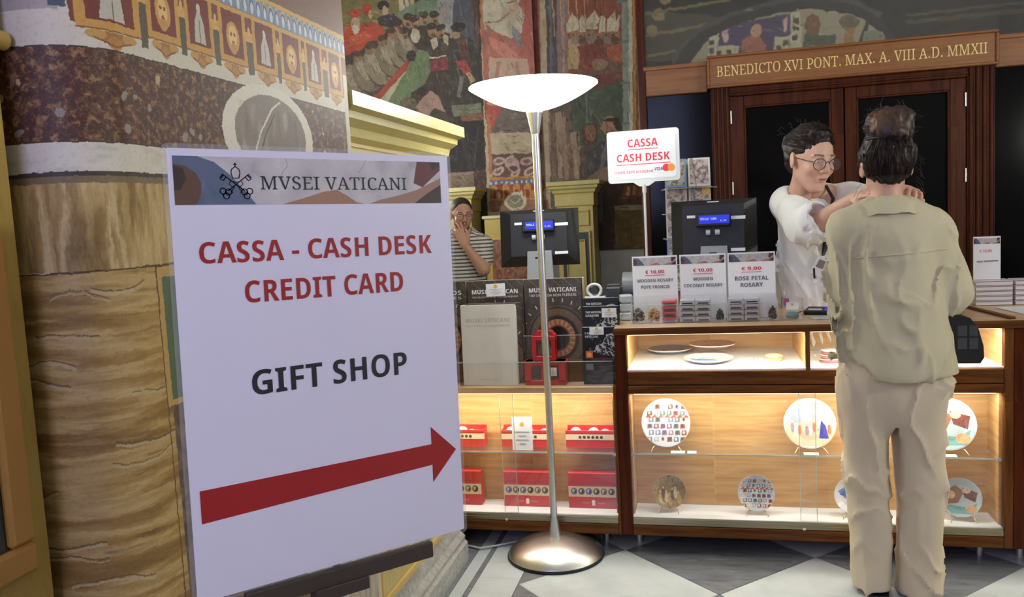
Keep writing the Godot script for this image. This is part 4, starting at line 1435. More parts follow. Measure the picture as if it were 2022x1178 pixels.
	# upper case under the top
	part(t, "case_floor", bx(Vector3(a - 0.01, 0.742, -3.83), Vector3(b + 0.01, 0.756, ZF - 0.012)), M.white_laminate)
	part(t, "case_back", bx(Vector3(a - 0.02, 0.75, -3.845), Vector3(b + 0.02, 0.901, -3.83)), M.pale_wood)
	part(t, "case_side", bx(Vector3(a - 0.005, 0.75, -3.83), Vector3(a + 0.004, 0.901, ZF - 0.02)), M.pale_wood)
	part(t, "case_side", bx(Vector3(b - 0.004, 0.75, -3.83), Vector3(b + 0.005, 0.901, ZF - 0.02)), M.pale_wood)
	part(t, "case_divider", bx(Vector3(mid - 0.002, 0.75, ZF - 0.03), Vector3(mid + 0.014, 0.901, ZF), 0.002), M.oak_v)
	part(t, "case_divider", bx(Vector3(mid + 0.0, 0.756, -3.83), Vector3(mid + 0.012, 0.901, ZF - 0.03)), M.pale_wood)
	part(t, "case_pane", bx(Vector3(a, 0.751, ZF - 0.01), Vector3(mid, 0.901, ZF - 0.006)), M.glass)
	part(t, "case_pane", bx(Vector3(mid + 0.014, 0.751, ZF - 0.01), Vector3(b, 0.901, ZF - 0.006)), M.glass)
	led(t, a + 0.01, mid - 0.01, 0.900, ZF - 0.022, 0.8)
	led(t, mid + 0.02, b - 0.01, 0.900, ZF - 0.022, 0.8)


# ---------------------------------------------------------------- the big laminated sign on its stand

func banner_picture() -> ImageTexture:
	if M.has("banner"):
		return M.banner
	# a plain painted ground: blue-grey hill, pale plaster, brown and maroon forms
	var p := Paint.new(0, 0, 0.392, 0.0625, 3000, c8(186, 180, 182))
	p.noise(Rect2(0, 0, 0.392, 0.0625), fnl(0.006, 5, 401, 30.0), [c8(160, 154, 158, 255), c8(190, 184, 184, 120), c8(206, 198, 194, 255)])
	p.poly([0.0, 0.0625, 0.03, 0.0625, 0.052, 0.055, 0.07, 0.04, 0.088, 0.02, 0.104, 0.0, 0.0, 0.0], c8(84, 96, 122))
	p.noise(Rect2(0.01, 0.0, 0.07, 0.035), fnl(0.01, 4, 402, 20.0), [c8(66, 76, 100, 160), c8(84, 96, 122, 0), c8(108, 118, 140, 130)])
	p.poly([0.0, 0.052, 0.014, 0.05, 0.028, 0.041, 0.034, 0.028, 0.033, 0.014, 0.026, 0.0, 0.0, 0.0], c8(92, 62, 50))
	p.poly([0.0, 0.05, 0.012, 0.047, 0.016, 0.034, 0.008, 0.02, 0.0, 0.018], c8(52, 40, 38))
	p.poly([0.14, 0.0, 0.17, 0.008, 0.20, 0.017, 0.22, 0.02, 0.235, 0.012, 0.25, 0.002, 0.262, 0.0], c8(156, 114, 92))
	p.poly([0.27, 0.0, 0.29, 0.006, 0.32, 0.012, 0.35, 0.02, 0.392, 0.038, 0.392, 0.0], c8(150, 112, 98))
	p.poly([0.352, 0.0625, 0.345, 0.03, 0.36, 0.024, 0.392, 0.05, 0.392, 0.0625], c8(92, 40, 46))
	p.poly([0.372, 0.0625, 0.378, 0.05, 0.392, 0.056, 0.392, 0.0625], c8(40, 26, 34))
	p.poly([0.345, 0.0, 0.392, 0.0, 0.392, 0.028, 0.37, 0.016], c8(56, 34, 36))
	p.line([0.148, 0.0625, 0.150, 0.052, 0.143, 0.044, 0.140, 0.038], 0.0006, c8(120, 112, 114))
	p.line([0.268, 0.0625, 0.262, 0.052, 0.255, 0.044], 0.0006, c8(120, 112, 114))
	p.soften(1.6)
	p.grain(0.08, 4.0, 403)
	M.banner = p.tex()
	return M.banner


func _keys_emblem() -> ArrayMesh:
	# two crossed keys under a tall crown, drawn as thin strokes; about 46 mm high
	var m := MB.new()
	var strokes := []
	for s in [-1.0, 1.0]:
		strokes.append([[Vector2(s * -0.011, -0.012), Vector2(s * 0.017, 0.0095)], 0.0011])          # shaft
		strokes.append([[Vector2(s * 0.0125, 0.0062), Vector2(s * 0.0165, 0.0012)], 0.0011])         # bits
		strokes.append([[Vector2(s * 0.0155, 0.0085), Vector2(s * 0.0200, 0.0032)], 0.0011])
		strokes.append([[Vector2(s * 0.0165, 0.0012), Vector2(s * 0.0200, 0.0032)], 0.0007])
		strokes.append([[Vector2(s * 0.017, 0.0095), Vector2(s * 0.0205, 0.0050)], 0.0011])
		for lobe in [Vector2(-0.0175, -0.0125), Vector2(-0.0135, -0.0185), Vector2(-0.0105, -0.0135)]:
			var ring := []
			for i in 15:
				ring.append(Vector2(s * lobe.x, lobe.y) + Vector2(cos(TAU * i / 14), sin(TAU * i / 14)) * 0.0040)
			strokes.append([ring, 0.0011])
		strokes.append([[Vector2(s * 0.001, -0.001), Vector2(s * -0.007, 0.001), Vector2(s * -0.009, -0.003), Vector2(s * -0.005, -0.007)], 0.0007])   # cord
		strokes.append([[Vector2(s * 0.002, -0.006), Vector2(s * 0.006, -0.012), Vector2(s * 0.005, -0.015)], 0.0007])
	strokes.append([[Vector2(-0.0040, 0.0045), Vector2(-0.0060, 0.012), Vector2(-0.0045, 0.0165), Vector2(0, 0.0195), Vector2(0.0045, 0.0165), Vector2(0.0060, 0.012), Vector2(0.0040, 0.0045), Vector2(-0.0040, 0.0045)], 0.0011])
	strokes.append([[Vector2(0, 0.0195), Vector2(0, 0.0245)], 0.0012])
	strokes.append([[Vector2(-0.0018, 0.0225), Vector2(0.0018, 0.0225)], 0.0012])
	for k in strokes:
		var pts: Array = k[0]
		for i in pts.size() - 1:
			var a: Vector2 = pts[i]
			var b: Vector2 = pts[i + 1]
			var e: Vector2 = (b - a).normalized()
			var s: Vector2 = e.orthogonal() * k[1] / 2.0
			a -= e * k[1] * 0.3
			b += e * k[1] * 0.3
			m.quad(Vector3(a.x + s.x, a.y + s.y, 0), Vector3(a.x - s.x, a.y - s.y, 0), Vector3(b.x - s.x, b.y - s.y, 0), Vector3(b.x + s.x, b.y + s.y, 0))
			if m.n[-1].z < 0:
				for q in 4:
					m.n[m.n.size() - 1 - q] = Vector3(0, 0, 1)
	return m.done()


func make_sign() -> void:
	var t := thing("sign_stand", "large white laminated sign with red arrow on a dark metal stand", "sign", Vector3(-0.5213, 1.1944, -1.0741))
	t.basis = Basis.from_euler(Vector3(-0.0145, 0.8635, -0.0234))
	part(t, "laminate", MB.new().prism(rounded(0.424, 0.598, 0.008, 5), -0.0022, -0.0012).done(), M.acrylic)
	part(t, "sheet", MB.new().prism(rounded(0.412, 0.586, 0.002, 3), -0.0012, 0.0).done(), M.sign_paper)
	var b := part(t, "banner", bx(Vector3(-0.1998, 0.2215, 0.0001), Vector3(0.1917, 0.2835, 0.0004)), mtex(banner_picture(), 0.5))
	b.set_meta("label", "painted banner with museum name")
	part(b, "emblem", _keys_emblem(), M.black_ink, Vector3(-0.1215, 0.2515, 0.0008))
	print_line(b, "MVSEI VATICANI", Vector3(0.0217, 0.2502, 0.0008), 0.0185, 0.2215, M.black_ink, 400, "Droid Serif")
	print_line(t, "CASSA - CASH DESK", Vector3(-0.002, 0.1597, 0.0006), 0.0285, 0.345, M.red_ink)
	print_line(t, "CREDIT CARD", Vector3(-0.0003, 0.1062, 0.0006), 0.0295, 0.237, M.red_ink)
	print_line(t, "GIFT SHOP", Vector3(0.0003, -0.0163, 0.0006), 0.0345, 0.235, M.black_ink)
	var o := PackedVector2Array([Vector2(-0.194, -0.1470), Vector2(0.1535, -0.1475), Vector2(0.1535, -0.1205), Vector2(0.1972, -0.163), Vector2(0.1535, -0.2065), Vector2(0.1535, -0.1795), Vector2(-0.194, -0.1905)])
	var a := part(t, "arrow", MB.new().prism(o, 0.0002, 0.0005).done(), M.red_ink)
	a.set_meta("label", "long red arrow pointing right")
	var dark := mat(c8(58, 46, 40), 0.5)
	part(t, "holder", MB.new().span(Vector3(-0.145, -0.3205, -0.006), Vector3(0.1436, -0.2965, 0.008), 0.0015).done(), dark)
	part(t, "clamp", MB.new().span(Vector3(-0.05, -0.336, -0.012), Vector3(0.032, -0.3175, 0.014), 0.0015).done(), dark)
	part(t, "pole", MB.new().tube([Vector3(-0.008, -0.335, 0), Vector3(-0.03, -1.17, -0.012)], 0.011, 14).done(), M.steel)
	part(t, "back_strut", MB.new().tube([Vector3(-0.008, -0.325, -0.009), Vector3(-0.008, 0.2, -0.009)], 0.006, 10).done(), dark)
	part(t, "base", MB.new().lathe([[0.0, 0.0], [0.15, 0.0], [0.15, 0.008], [0.05, 0.016], [0.0, 0.018]], 36, Vector3(-0.03, -1.1945, -0.012)).done(), dark)


# ---------------------------------------------------------------- floor lamps

func torchiere(label: String, at: Vector3, energy: float, bowl_glow: float) -> Node3D:
	var t := thing("floor_lamp", label, "floor lamp", at)
	var base := []
	for i in 15:
		var a := i / 14.0
		var r := 0.195 * (1.0 - a) + 0.026 * a
		base.append([r, 0.016 + 0.07 * pow(1.0 - pow(r / 0.195, 2.0), 0.75)])
	part(t, "base", MB.new().lathe([[0.0, 0.0], [0.195, 0.0], [0.1955, 0.012]] + [[0.195, 0.016]] + base.slice(1) + [[0.0, 0.087]], 64).done(), M.steel)
	part(t, "base_trim", MB.new().lathe([[0.197, 0.0], [0.199, 0.004], [0.198, 0.011], [0.195, 0.013]], 64).done(), M.black)
	part(t, "socket", MB.new().lathe([[0.0, 0.078], [0.027, 0.08], [0.026, 0.09], [0.017, 0.145], [0.0165, 0.16]], 24).done(), M.steel)
	part(t, "pole", MB.new().lathe([[0.0145, 0.15], [0.0145, 0.905], [0.0155, 0.907], [0.0155, 0.918], [0.0145, 0.92], [0.0145, 1.72]], 24).done(), M.steel)
	part(t, "collar", MB.new().lathe([[0.0145, 1.71], [0.017, 1.715], [0.019, 1.73], [0.031, 1.79], [0.033, 1.80], [0.0, 1.80]], 28).done(), M.steel)
	var bowl := []
	for i in 17:
		var a := i / 16.0
		bowl.append([0.252 * a, 1.797 + 0.096 * pow(a, 1.75)])
	var sh := part(t, "shade", MB.new().lathe(bowl + [[0.2515, 1.897], [0.244, 1.897], [0.20, 1.868], [0.12, 1.830], [0.0, 1.812]], 64).done(), glow(Color(0.98, 1.0, 0.98), bowl_glow))
	sh.set_meta("label", "glowing white glass bowl")
	var l := OmniLight3D.new()
	l.name = "lamp_light"
	l.light_color = Color(1.0, 1.0, 0.97)
	l.light_energy = energy
	l.light_size = 0.09
	l.omni_range = 30.0
	l.omni_attenuation = 2.0
	l.shadow_enabled = true
	l.position = Vector3(0, 1.99, 0)
	t.add_child(l)
	return t


func make_lamps() -> void:
	torchiere("steel floor lamp with glowing glass bowl in front of the book counter", Vector3(-0.644, 0, -3.245), MAIN_UP, MAIN_BOWL)
	torchiere("steel floor lamp standing out of view by the right wall", Vector3(3.75, 0, -1.6), SIDE_UP, SIDE_BOWL)
	torchiere("steel floor lamp standing out of view in the far bay", Vector3(-3.5, 0, -6.4), FAR_UP, FAR_BOWL)
	# its flex runs along the skirting
	single("power_cable", MB.new().tube([Vector3(-0.80, 0.012, -3.36), Vector3(-0.90, 0.008, -3.30), Vector3(-0.97, 0.008, -3.26), Vector3(-1.05, 0.008, -3.29), Vector3(-1.2, 0.008, -3.34)], 0.0045, 8).done(), M.pale_slab, "thin pale cable running from the floor lamp along the floor", "cable")


# ---------------------------------------------------------------- books and boxes on the book counter

# an upright book; origin at the middle of its foot, cover looking along +z
func book(label: String, at: Vector3, size: Vector3, cover: Material, tilt: float, group: String, turn := 0.0) -> Node3D:
	var t := thing("book", label, "book", at, turn, group)
	t.rotation.x = tilt
	var w := size.x
	var h := size.y
	var d := size.z
	part(t, "front_cover", bx(Vector3(-w / 2, 0, -0.003), Vector3(w / 2, h, 0), 0.0008), cover)
	part(t, "back_cover", bx(Vector3(-w / 2, 0, -d), Vector3(w / 2, h, -d + 0.003), 0.0008), cover)
	part(t, "spine", bx(Vector3(-w / 2, 0, -d + 0.003), Vector3(-w / 2 + 0.003, h, -0.003)), cover)
	part(t, "pages", bx(Vector3(-w / 2 + 0.003, 0.003, -d + 0.003), Vector3(w / 2 - 0.004, h - 0.002, -0.003)), M.pages)
	return t


func print_line(on: Node3D, text: String, at: Vector3, cap: float, width: float, m: Material, weight := 700, kind := "Droid Sans", called := "lettering") -> MeshInstance3D:
	return part(on, called, words(text, cap, width, kind, weight, 0.0), m, at)


func price_card(label: String, at: Vector3, w: float, h: float, rot := Vector3.ZERO, group := "price cards") -> Node3D:
	var t := thing("price_card", label, "price card", at, 0.0, group)
	t.rotation = rot
	part(t, "card", bx(Vector3(-w / 2, 0, -0.0012), Vector3(w / 2, h, 0)), M.paper)
	var e := PackedVector2Array()
	for i in 14:
		e.append(Vector2(cos(TAU * i / 14), sin(TAU * i / 14)) * w * 0.1)
	part(t, "emblem", MB.new().prism(e, 0.0001, 0.0005).done(), M.yellow_ink, Vector3(0, h * 0.78, 0))
	var lines := MB.new()
	for i in 4:
		lines.box(Vector3(0, h * (0.55 - 0.12 * i), 0.0004), Vector3(w * [0.7, 0.4, 0.62, 0.3][i], h * 0.018, 0.0004))
	part(t, "print", lines.done(), M.grey_ink)
	return t


func _stair_cover() -> Material:
	var p := Paint.new(0, 0, 0.245, 0.345, 1600, c8(74, 66, 60))
	p.noise(Rect2(0, 0, 0.245, 0.345), fnl(0.02, 4, 201, 10.0), [c8(58, 50, 46, 220), c8(84, 74, 66, 0), c8(110, 98, 88, 200)])
	for i in 6:
		p.line([0.02 + 0.05 * i, 0.345, 0.1 + 0.05 * i, 0.27], 0.0025, c8(120, 112, 104))
	var cx := 0.138
	var cy := 0.09
	for r in [[0.142, c8(96, 84, 74)], [0.135, c8(60, 52, 48)], [0.128, c8(112, 90, 76)], [0.1, c8(96, 74, 62)], [0.096, c8(52, 44, 42)], [0.082, c8(176, 120, 84)], [0.056, c8(104, 70, 56)], [0.05, c8(36, 30, 34)]]:
		p.ell(cx, cy, r[0] * 0.93, r[0], r[1])
	for i in 40:
		var a := TAU * i / 40
		p.line([cx + 0.055 * cos(a), cy + 0.06 * sin(a), cx + 0.073 * cos(a), cy + 0.08 * sin(a)], 0.0022, c8(236, 190, 150) if i % 2 == 0 else c8(120, 78, 58))
	for i in 24:
		var a := TAU * i / 24 + 0.1
		p.line([cx + 0.146 * cos(a), cy + 0.156 * sin(a), cx + 0.16 * cos(a), cy + 0.172 * sin(a)], 0.004, c8(232, 222, 206))
		p.line([cx + 0.1 * cos(a), cy + 0.106 * sin(a), cx + 0.115 * cos(a), cy + 0.122 * sin(a)], 0.0015, c8(140, 118, 100))
	p.grain(0.1, 4.0, 3)
	return mtex(p.tex(), 0.3)


func _garden_cover() -> Material:
	var p := Paint.new(0, 0, 0.15, 0.235, 1600, c8(16, 16, 17))
	p.poly([0.045, 0.135, 0.06, 0.165, 0.085, 0.17, 0.10, 0.205, 0.125, 0.21, 0.145, 0.2, 0.145, 0.11, 0.1, 0.12], c8(196, 196, 198))
	for i in 240:
		var x := rng.randf_range(0.03, 0.147)
		var y := rng.randf_range(0.09, 0.20)
		p.ell(x, y, rng.randf_range(0.002, 0.006), rng.randf_range(0.002, 0.005), c8(18, 18, 19) if rng.randf() < 0.75 else c8(90, 92, 88))
	p.rect(0.004, 0.004, 0.146, 0.10, c8(28, 28, 24))
	p.noise(Rect2(0.01, 0.01, 0.13, 0.09), fnl(0.03, 4, 203, 14.0), [c8(14, 14, 14, 255), c8(34, 32, 26, 120), c8(84, 78, 58, 230), c8(40, 36, 30, 200)], Vector2(3, 1))
	p.ell(0.08, 0.102, 0.05, 0.008, c8(96, 40, 52))
	p.rect(0.012, 0.108, 0.042, 0.138, c8(206, 96, 60))
	p.ell(0.027, 0.122, 0.010, 0.010, c8(232, 170, 90))
	p.rect(0.012, 0.06, 0.042, 0.085, c8(120, 122, 126))
	return mtex(p.tex(), 0.3)


func make_counter_goods() -> void:
	M.pages = mat(c8(232, 226, 214), 0.7)
	M.yellow_ink = mat(c8(226, 176, 60), 0.5)
	M.white_ink = mat(c8(240, 238, 234), 0.5)
	M.silver_cover = mat(c8(224, 221, 210), 0.32)
	var pale := mat(c8(190, 186, 172), 0.4)
	var stair := _stair_cover()
	# step behind the black garden books
	var st := thing("book_step", "small oak step holding the black garden books", "stand", Vector3(-0.437, 0.6915, -3.378))
	part(st, "lower_tread", bx(Vector3(-0.075, 0, -0.045), Vector3(0.075, 0.08, 0), 0.002), M.oak)
	part(st, "upper_tread", bx(Vector3(-0.075, 0, -0.10), Vector3(0.075, 0.11, -0.045), 0.002), M.oak)

	var b := book("silver grey museum book with pale embossed title, front row", Vector3(-0.906, 0.6915, -3.335), Vector3(0.236, 0.34, 0.03), M.silver_cover, -0.03, "museum books")
	print_line(b, "MUSEI VATICANI", Vector3(0, 0.275, 0.0006), 0.017, 0.19, pale)
	print_line(b, "100 OPERE DA NON PERDERE", Vector3(0, 0.252, 0.0006), 0.010, 0.19, pale, 400)
	print_line(b, "EDIZIONI MUSEI VATICANI", Vector3(0, 0.024, 0.0006), 0.004, 0.09, pale, 400)
	book("dark copy of the museum book tucked behind the silver one", Vector3(-0.889, 0.6915, -3.372), Vector3(0.24, 0.343, 0.022), stair, 0.0, "museum books")
	var rear := [["museum guide with spiral staircase cover behind the red gift boxes", -0.649, "MUSEI VATICANI", "100 OPERE DA NON PERDERE"], ["museum guide with spiral staircase cover and a price card clipped on top", -0.904, "MUSEI VATICAN", "100 ŒUVRES À NE PAS MANQUER"], ["museum guide of the rear row partly hidden by the gift shop sign", -1.158, "VATICANOS", "ESENCIALES"]]
	for r in rear:
		var k := book(r[0], Vector3(r[1], 0.7765, -3.468), Vector3(0.248, 0.346, 0.03), stair, -0.03, "museum books")
		print_line(k, r[2], Vector3(0.0, 0.298, 0.0006), 0.019, 0.205, M.white_ink)
		print_line(k, r[3], Vector3(0.0, 0.275, 0.0006), 0.011, 0.205, M.white_ink, 400)
	price_card("white price card with yellow emblem clipped on a museum guide", Vector3(-0.895, 1.055, -3.463), 0.085, 0.055, Vector3(-0.03, 0, 0.03))
	var garden := _garden_cover()
	var titles := [["I GIARDINI", "VATICANI"], ["THE VATICAN", "GARDENS"], ["THE VATICAN", "GARDENS"]]
	var gl := ["black garden book in front, lowest of the three", "black garden book in the middle of the three", "black garden book at the back, topmost of the three"]
	var gp := [Vector3(-0.437, 0.6915, -3.342), Vector3(-0.437, 0.7725, -3.385), Vector3(-0.44, 0.8025, -3.43)]
	for i in 3:
		var k := book(gl[i], gp[i], Vector3(0.148, 0.235, 0.03 if i == 0 else 0.025), garden, -0.04, "garden books")
		print_line(k, titles[i][0], Vector3(-0.03, 0.211, 0.0006), 0.009, 0.065, M.white_ink)
		print_line(k, titles[i][1], Vector3(-0.035, 0.197, 0.0006), 0.009, 0.055, M.white_ink)
	price_card("white price card on the lowest black garden book", Vector3(-0.449, 0.897, -3.337), 0.058, 0.032, Vector3(-0.04, 0, 0))
	price_card("white price card on the middle black garden book", Vector3(-0.40, 0.962, -3.379), 0.06, 0.038, Vector3(-0.04, 0, 0))

	# red carton boxes with windows
	gift_carton("broad red windowed carton standing on the book shelf", Vector3(-0.67, 0.6915, -3.364), 0.172, 0.098, 0.062, false)
	gift_carton("small red carton with a bow on top of the broad red carton", Vector3(-0.672, 0.7905, -3.366), 0.096, 0.105, 0.056, true)
	price_card("white price card leaning on the broad red carton", Vector3(-0.635, 0.73, -3.328), 0.03, 0.035)


func gift_carton(label: String, at: Vector3, w: float, h: float, d: float, bow: bool) -> void:
	var t := thing("gift_carton", label, "box", at, 0.0, "red windowed cartons")
	var m := MB.new()
	var e := w * 0.16
	m.span(Vector3(-w / 2, 0, -d / 2), Vector3(w / 2, h * 0.2, d / 2), 0.002)
	m.span(Vector3(-w / 2, h * 0.82, -d / 2), Vector3(w / 2, h, d / 2), 0.002)
	for sx in [-1.0, 0.0, 1.0]:
		if sx == 0.0 and bow:
			continue
		var x: float = sx * (w / 2 - e / 2)
		for z in [-d / 2 + 0.004, d / 2 - 0.004]:
			m.box(Vector3(x, h / 2, z), Vector3(e, h * 0.7, 0.008))
	for sx in [-1.0, 1.0]:
		m.box(Vector3(sx * (w / 2 - 0.002), h / 2, -d / 2 + e / 2), Vector3(0.004, h * 0.7, e))
	part(t, "carton", m.done(), M.carton)
	part(t, "window_film", bx(Vector3(-w / 2 + e, h * 0.2, d / 2 - 0.003), Vector3(w / 2 - e, h * 0.82, d / 2 - 0.002)), M.glass)
	part(t, "filling", MB.new().lathe([[0.0, h * 0.2], [d * 0.36, h * 0.24], [d * 0.42, h * 0.5], [d * 0.3, h * 0.72], [0.0, h * 0.78]], 16).done(), mat(c8(110, 104, 98), 0.6))
	if bow:
		var r := []
		for i in 13:
			var a := PI * i / 12
			r.append(Vector3(cos(a) * 0.018, h + sin(a) * 0.032, 0))
		part(t, "handle", MB.new().tube(r, 0.0045, 8, true, 0.6).done(), M.carton)
		part(t, "gable", MB.new().prism(PackedVector2Array([Vector2(-w / 2, h), Vector2(w / 2, h), Vector2(w * 0.3, h + 0.02), Vector2(-w * 0.3, h + 0.02)]), -d / 2 + 0.004, d / 2 - 0.004).done(), M.carton)
	else:
		part(t, "lid", MB.new().span(Vector3(-w / 2 - 0.004, h - 0.004, -d / 2 - 0.003), Vector3(w / 2 + 0.004, h, d / 2 + 0.003), 0.001).done(), M.carton)


# ---------------------------------------------------------------- plates, baubles and boxes in the glass bays

func _plate_picture(kind: int) -> ImageTexture:
	var p := Paint.new(-1, -1, 1, 1, 128, c8(196, 198, 206))
	p.rich = 1.0
	var r := RandomNumberGenerator.new()
	r.seed = 300 + kind
	if kind in [0, 1]:      # panels of many small scenes
		for row in 6:
			for col in 6:
				var x := -0.78 + col * 0.27 + (0.06 if row % 2 else 0.0)
				var y := -0.8 + row * 0.27
				var c: Color = [c8(116, 120, 140), c8(168, 96, 72), c8(206, 190, 170), c8(92, 110, 96), c8(150, 160, 190), c8(120, 80, 70)][r.randi() % 6]
				p.poly([x, y, x + 0.22, y + 0.02, x + 0.2, y + 0.21, x + 0.02, y + 0.2], c)
				p.ell(x + 0.1, y + 0.12, 0.05, 0.07, [c8(220, 190, 160), c8(90, 70, 66), c8(200, 210, 226)][r.randi() % 3])
			p.line([-0.9, -0.52 + row * 0.27, 0.9, -0.5 + row * 0.27], 0.03, c8(236, 234, 230))
		for k in 7:
			p.poly([-0.85 + k * 0.26, 0.2, -0.72 + k * 0.26, 0.33, -0.59 + k * 0.26, 0.2], c8(170, 90, 66))
	elif kind == 2:         # figures in a hall, blue cloak
		p.rect(-0.95, -0.2, 0.95, 0.95, c8(176, 172, 184))
		p.rect(0.1, -0.4, 0.3, 0.9, c8(196, 160, 160))
		p.rect(-0.7, 0.0, -0.3, 0.6, c8(150, 160, 176))
		p.rect(-0.95, -0.9, 0.95, -0.3, c8(200, 176, 146))
		for k in 12:
			var x := -0.8 + k * 0.14
			p.ell(x, -0.25 + 0.08 * sin(k * 2.0), 0.07, 0.2, [c8(214, 190, 150), c8(150, 120, 130), c8(190, 200, 220), c8(180, 110, 80)][k % 4])
			p.ell(x, 0.0 + 0.08 * sin(k * 2.0), 0.05, 0.06, c8(220, 184, 156))
		p.poly([0.35, -0.6, 0.7, -0.6, 0.62, -0.1, 0.45, 0.1], c8(48, 52, 150))
	elif kind == 3:         # gold-ground group
		p.rect(-1, -1, 1, 1, c8(150, 122, 66))
		p.noise(Rect2(-1, -1, 2, 2), fnl(0.03, 4, 302, 12.0), [c8(90, 72, 40, 255), c8(150, 122, 66, 0), c8(206, 180, 116, 255)])
		for k in 7:
			p.ell(-0.5 + k * 0.18, -0.3 + 0.2 * sin(k * 1.7), 0.12, 0.3, [c8(196, 160, 96), c8(110, 84, 50), c8(220, 200, 150)][k % 3])
			p.ell(-0.5 + k * 0.18, 0.05 + 0.2 * sin(k * 1.7), 0.06, 0.07, c8(224, 196, 150))
	elif kind == 4:         # pale sky with brown and blue forms
		p.rect(-1, -1, 1, 1, c8(178, 194, 200))
		p.poly([-0.9, 0.1, -0.2, 0.6, 0.2, 0.3, -0.1, -0.3, -0.7, -0.4], c8(150, 104, 80))
		p.poly([0.1, 0.5, 0.8, 0.3, 0.7, -0.2, 0.2, 0.0], c8(120, 70, 60))
		p.ell(0.3, 0.35, 0.2, 0.14, c8(226, 190, 160))
		p.poly([-0.8, -0.4, 0.4, -0.5, 0.8, -0.2, 0.6, -0.8, -0.4, -0.85], c8(112, 160, 160))
		p.ell(-0.4, 0.1, 0.18, 0.2, c8(220, 184, 150))
		p.ell(0.5, -0.55, 0.25, 0.2, c8(206, 160, 110))
	elif kind == 5:         # grey relief
		p.rect(-1, -1, 1, 1, c8(128, 126, 126))
		p.poly([-0.6, -0.1, 0.0, 0.3, 0.5, 0.2, 0.1, -0.2], c8(222, 222, 222))
		p.poly([0.2, -0.3, 0.7, 0.1, 0.8, -0.2, 0.5, -0.5], c8(80, 80, 84))
		p.ell(-0.4, 0.3, 0.2, 0.15, c8(196, 196, 198))
	elif kind == 6:         # terracotta map
		p.rect(-1, -1, 1, 1, c8(186, 136, 104))
		p.noise(Rect2(-1, -1, 2, 2), fnl(0.05, 4, 306), [c8(150, 96, 70, 255), c8(186, 136, 104, 0), c8(226, 186, 150, 255)])
	else:                   # white with blue
		p.rect(-1, -1, 1, 1, c8(232, 234, 236))
		p.poly([-0.8, 0.2, -0.3, 0.5, 0.3, 0.2, 0.5, -0.3, -0.4, -0.2], c8(104, 150, 214))
		p.poly([-0.7, 0.0, -0.4, 0.3, -0.2, -0.1], c8(60, 110, 200))
	p.warp(2.2, 10.0, kind)
	p.soften(1.3)
	p.grain(0.25, 6.0, kind)
	return p.tex()


func plate_mesh(r: float) -> ArrayMesh:
	var m := MB.new()
	m.lathe([[0.0, 0.004], [r * 0.62, 0.004], [r * 0.70, 0.008], [r * 0.95, 0.018], [r, 0.02], [r, 0.017], [r * 0.72, 0.004], [r * 0.6, 0.0], [0.0, 0.0]], 48)
	for i in m.v.size():
		m.t[i] = Vector2(0.5 + m.v[i].x / r * 0.5, 0.5 + m.v[i].z / r * 0.5)
	return m.done()


func plate(label: String, at: Vector3, r: float, kind: int, tilt: float, turn: float, group: String) -> void:
	var t := thing("souvenir_plate", label, "plate", at, 0.0, group)
	t.basis = Basis(Vector3.UP, turn) * Basis(Vector3.RIGHT, tilt)
	var key := "plate%d" % kind
	if not M.has(key):
		M[key] = mtex(_plate_picture(kind), 0.12)
	part(t, "dish", plate_mesh(r), M[key])
	part(t, "rim", MB.new().lathe([[r * 0.985, 0.0185], [r * 1.0, 0.0205], [r * 1.006, 0.019], [r, 0.016]], 48).done(), M.china)


# a plate on a little wire easel: lowest point of the plate stands at y
func standing_plate(label: String, x: float, y: float, r: float, kind: int, turn := 0.0) -> void:
	var lean := PI / 2 - 0.22
	var z := -3.392
	plate(label, Vector3(x, y + 0.012 + r * sin(lean), z - r * cos(lean) * 0.5), r, kind, lean, turn, "plates on easels")
	var t := thing("plate_easel", "wire easel under the " + label.split(" at ")[0].split(" on ")[0].split(" in the")[0].split(" half")[0].split(" right of")[0], "plate stand", Vector3(x, y, z), 0.0, "wire easels")
	for s in [-1.0, 1.0]:
		part(t, "leg", MB.new().tube([Vector3(s * r * 0.62, 0.002, 0.045), Vector3(s * r * 0.5, 0.02, 0.035), Vector3(s * r * 0.42, 0.014, 0.012), Vector3(s * r * 0.3, 0.003, -0.05)], 0.0022, 6).done(), M.clear_wire)
	part(t, "crossbar", MB.new().tube([Vector3(-r * 0.42, 0.014, 0.012), Vector3(r * 0.42, 0.014, 0.012)], 0.002, 6).done(), M.clear_wire)


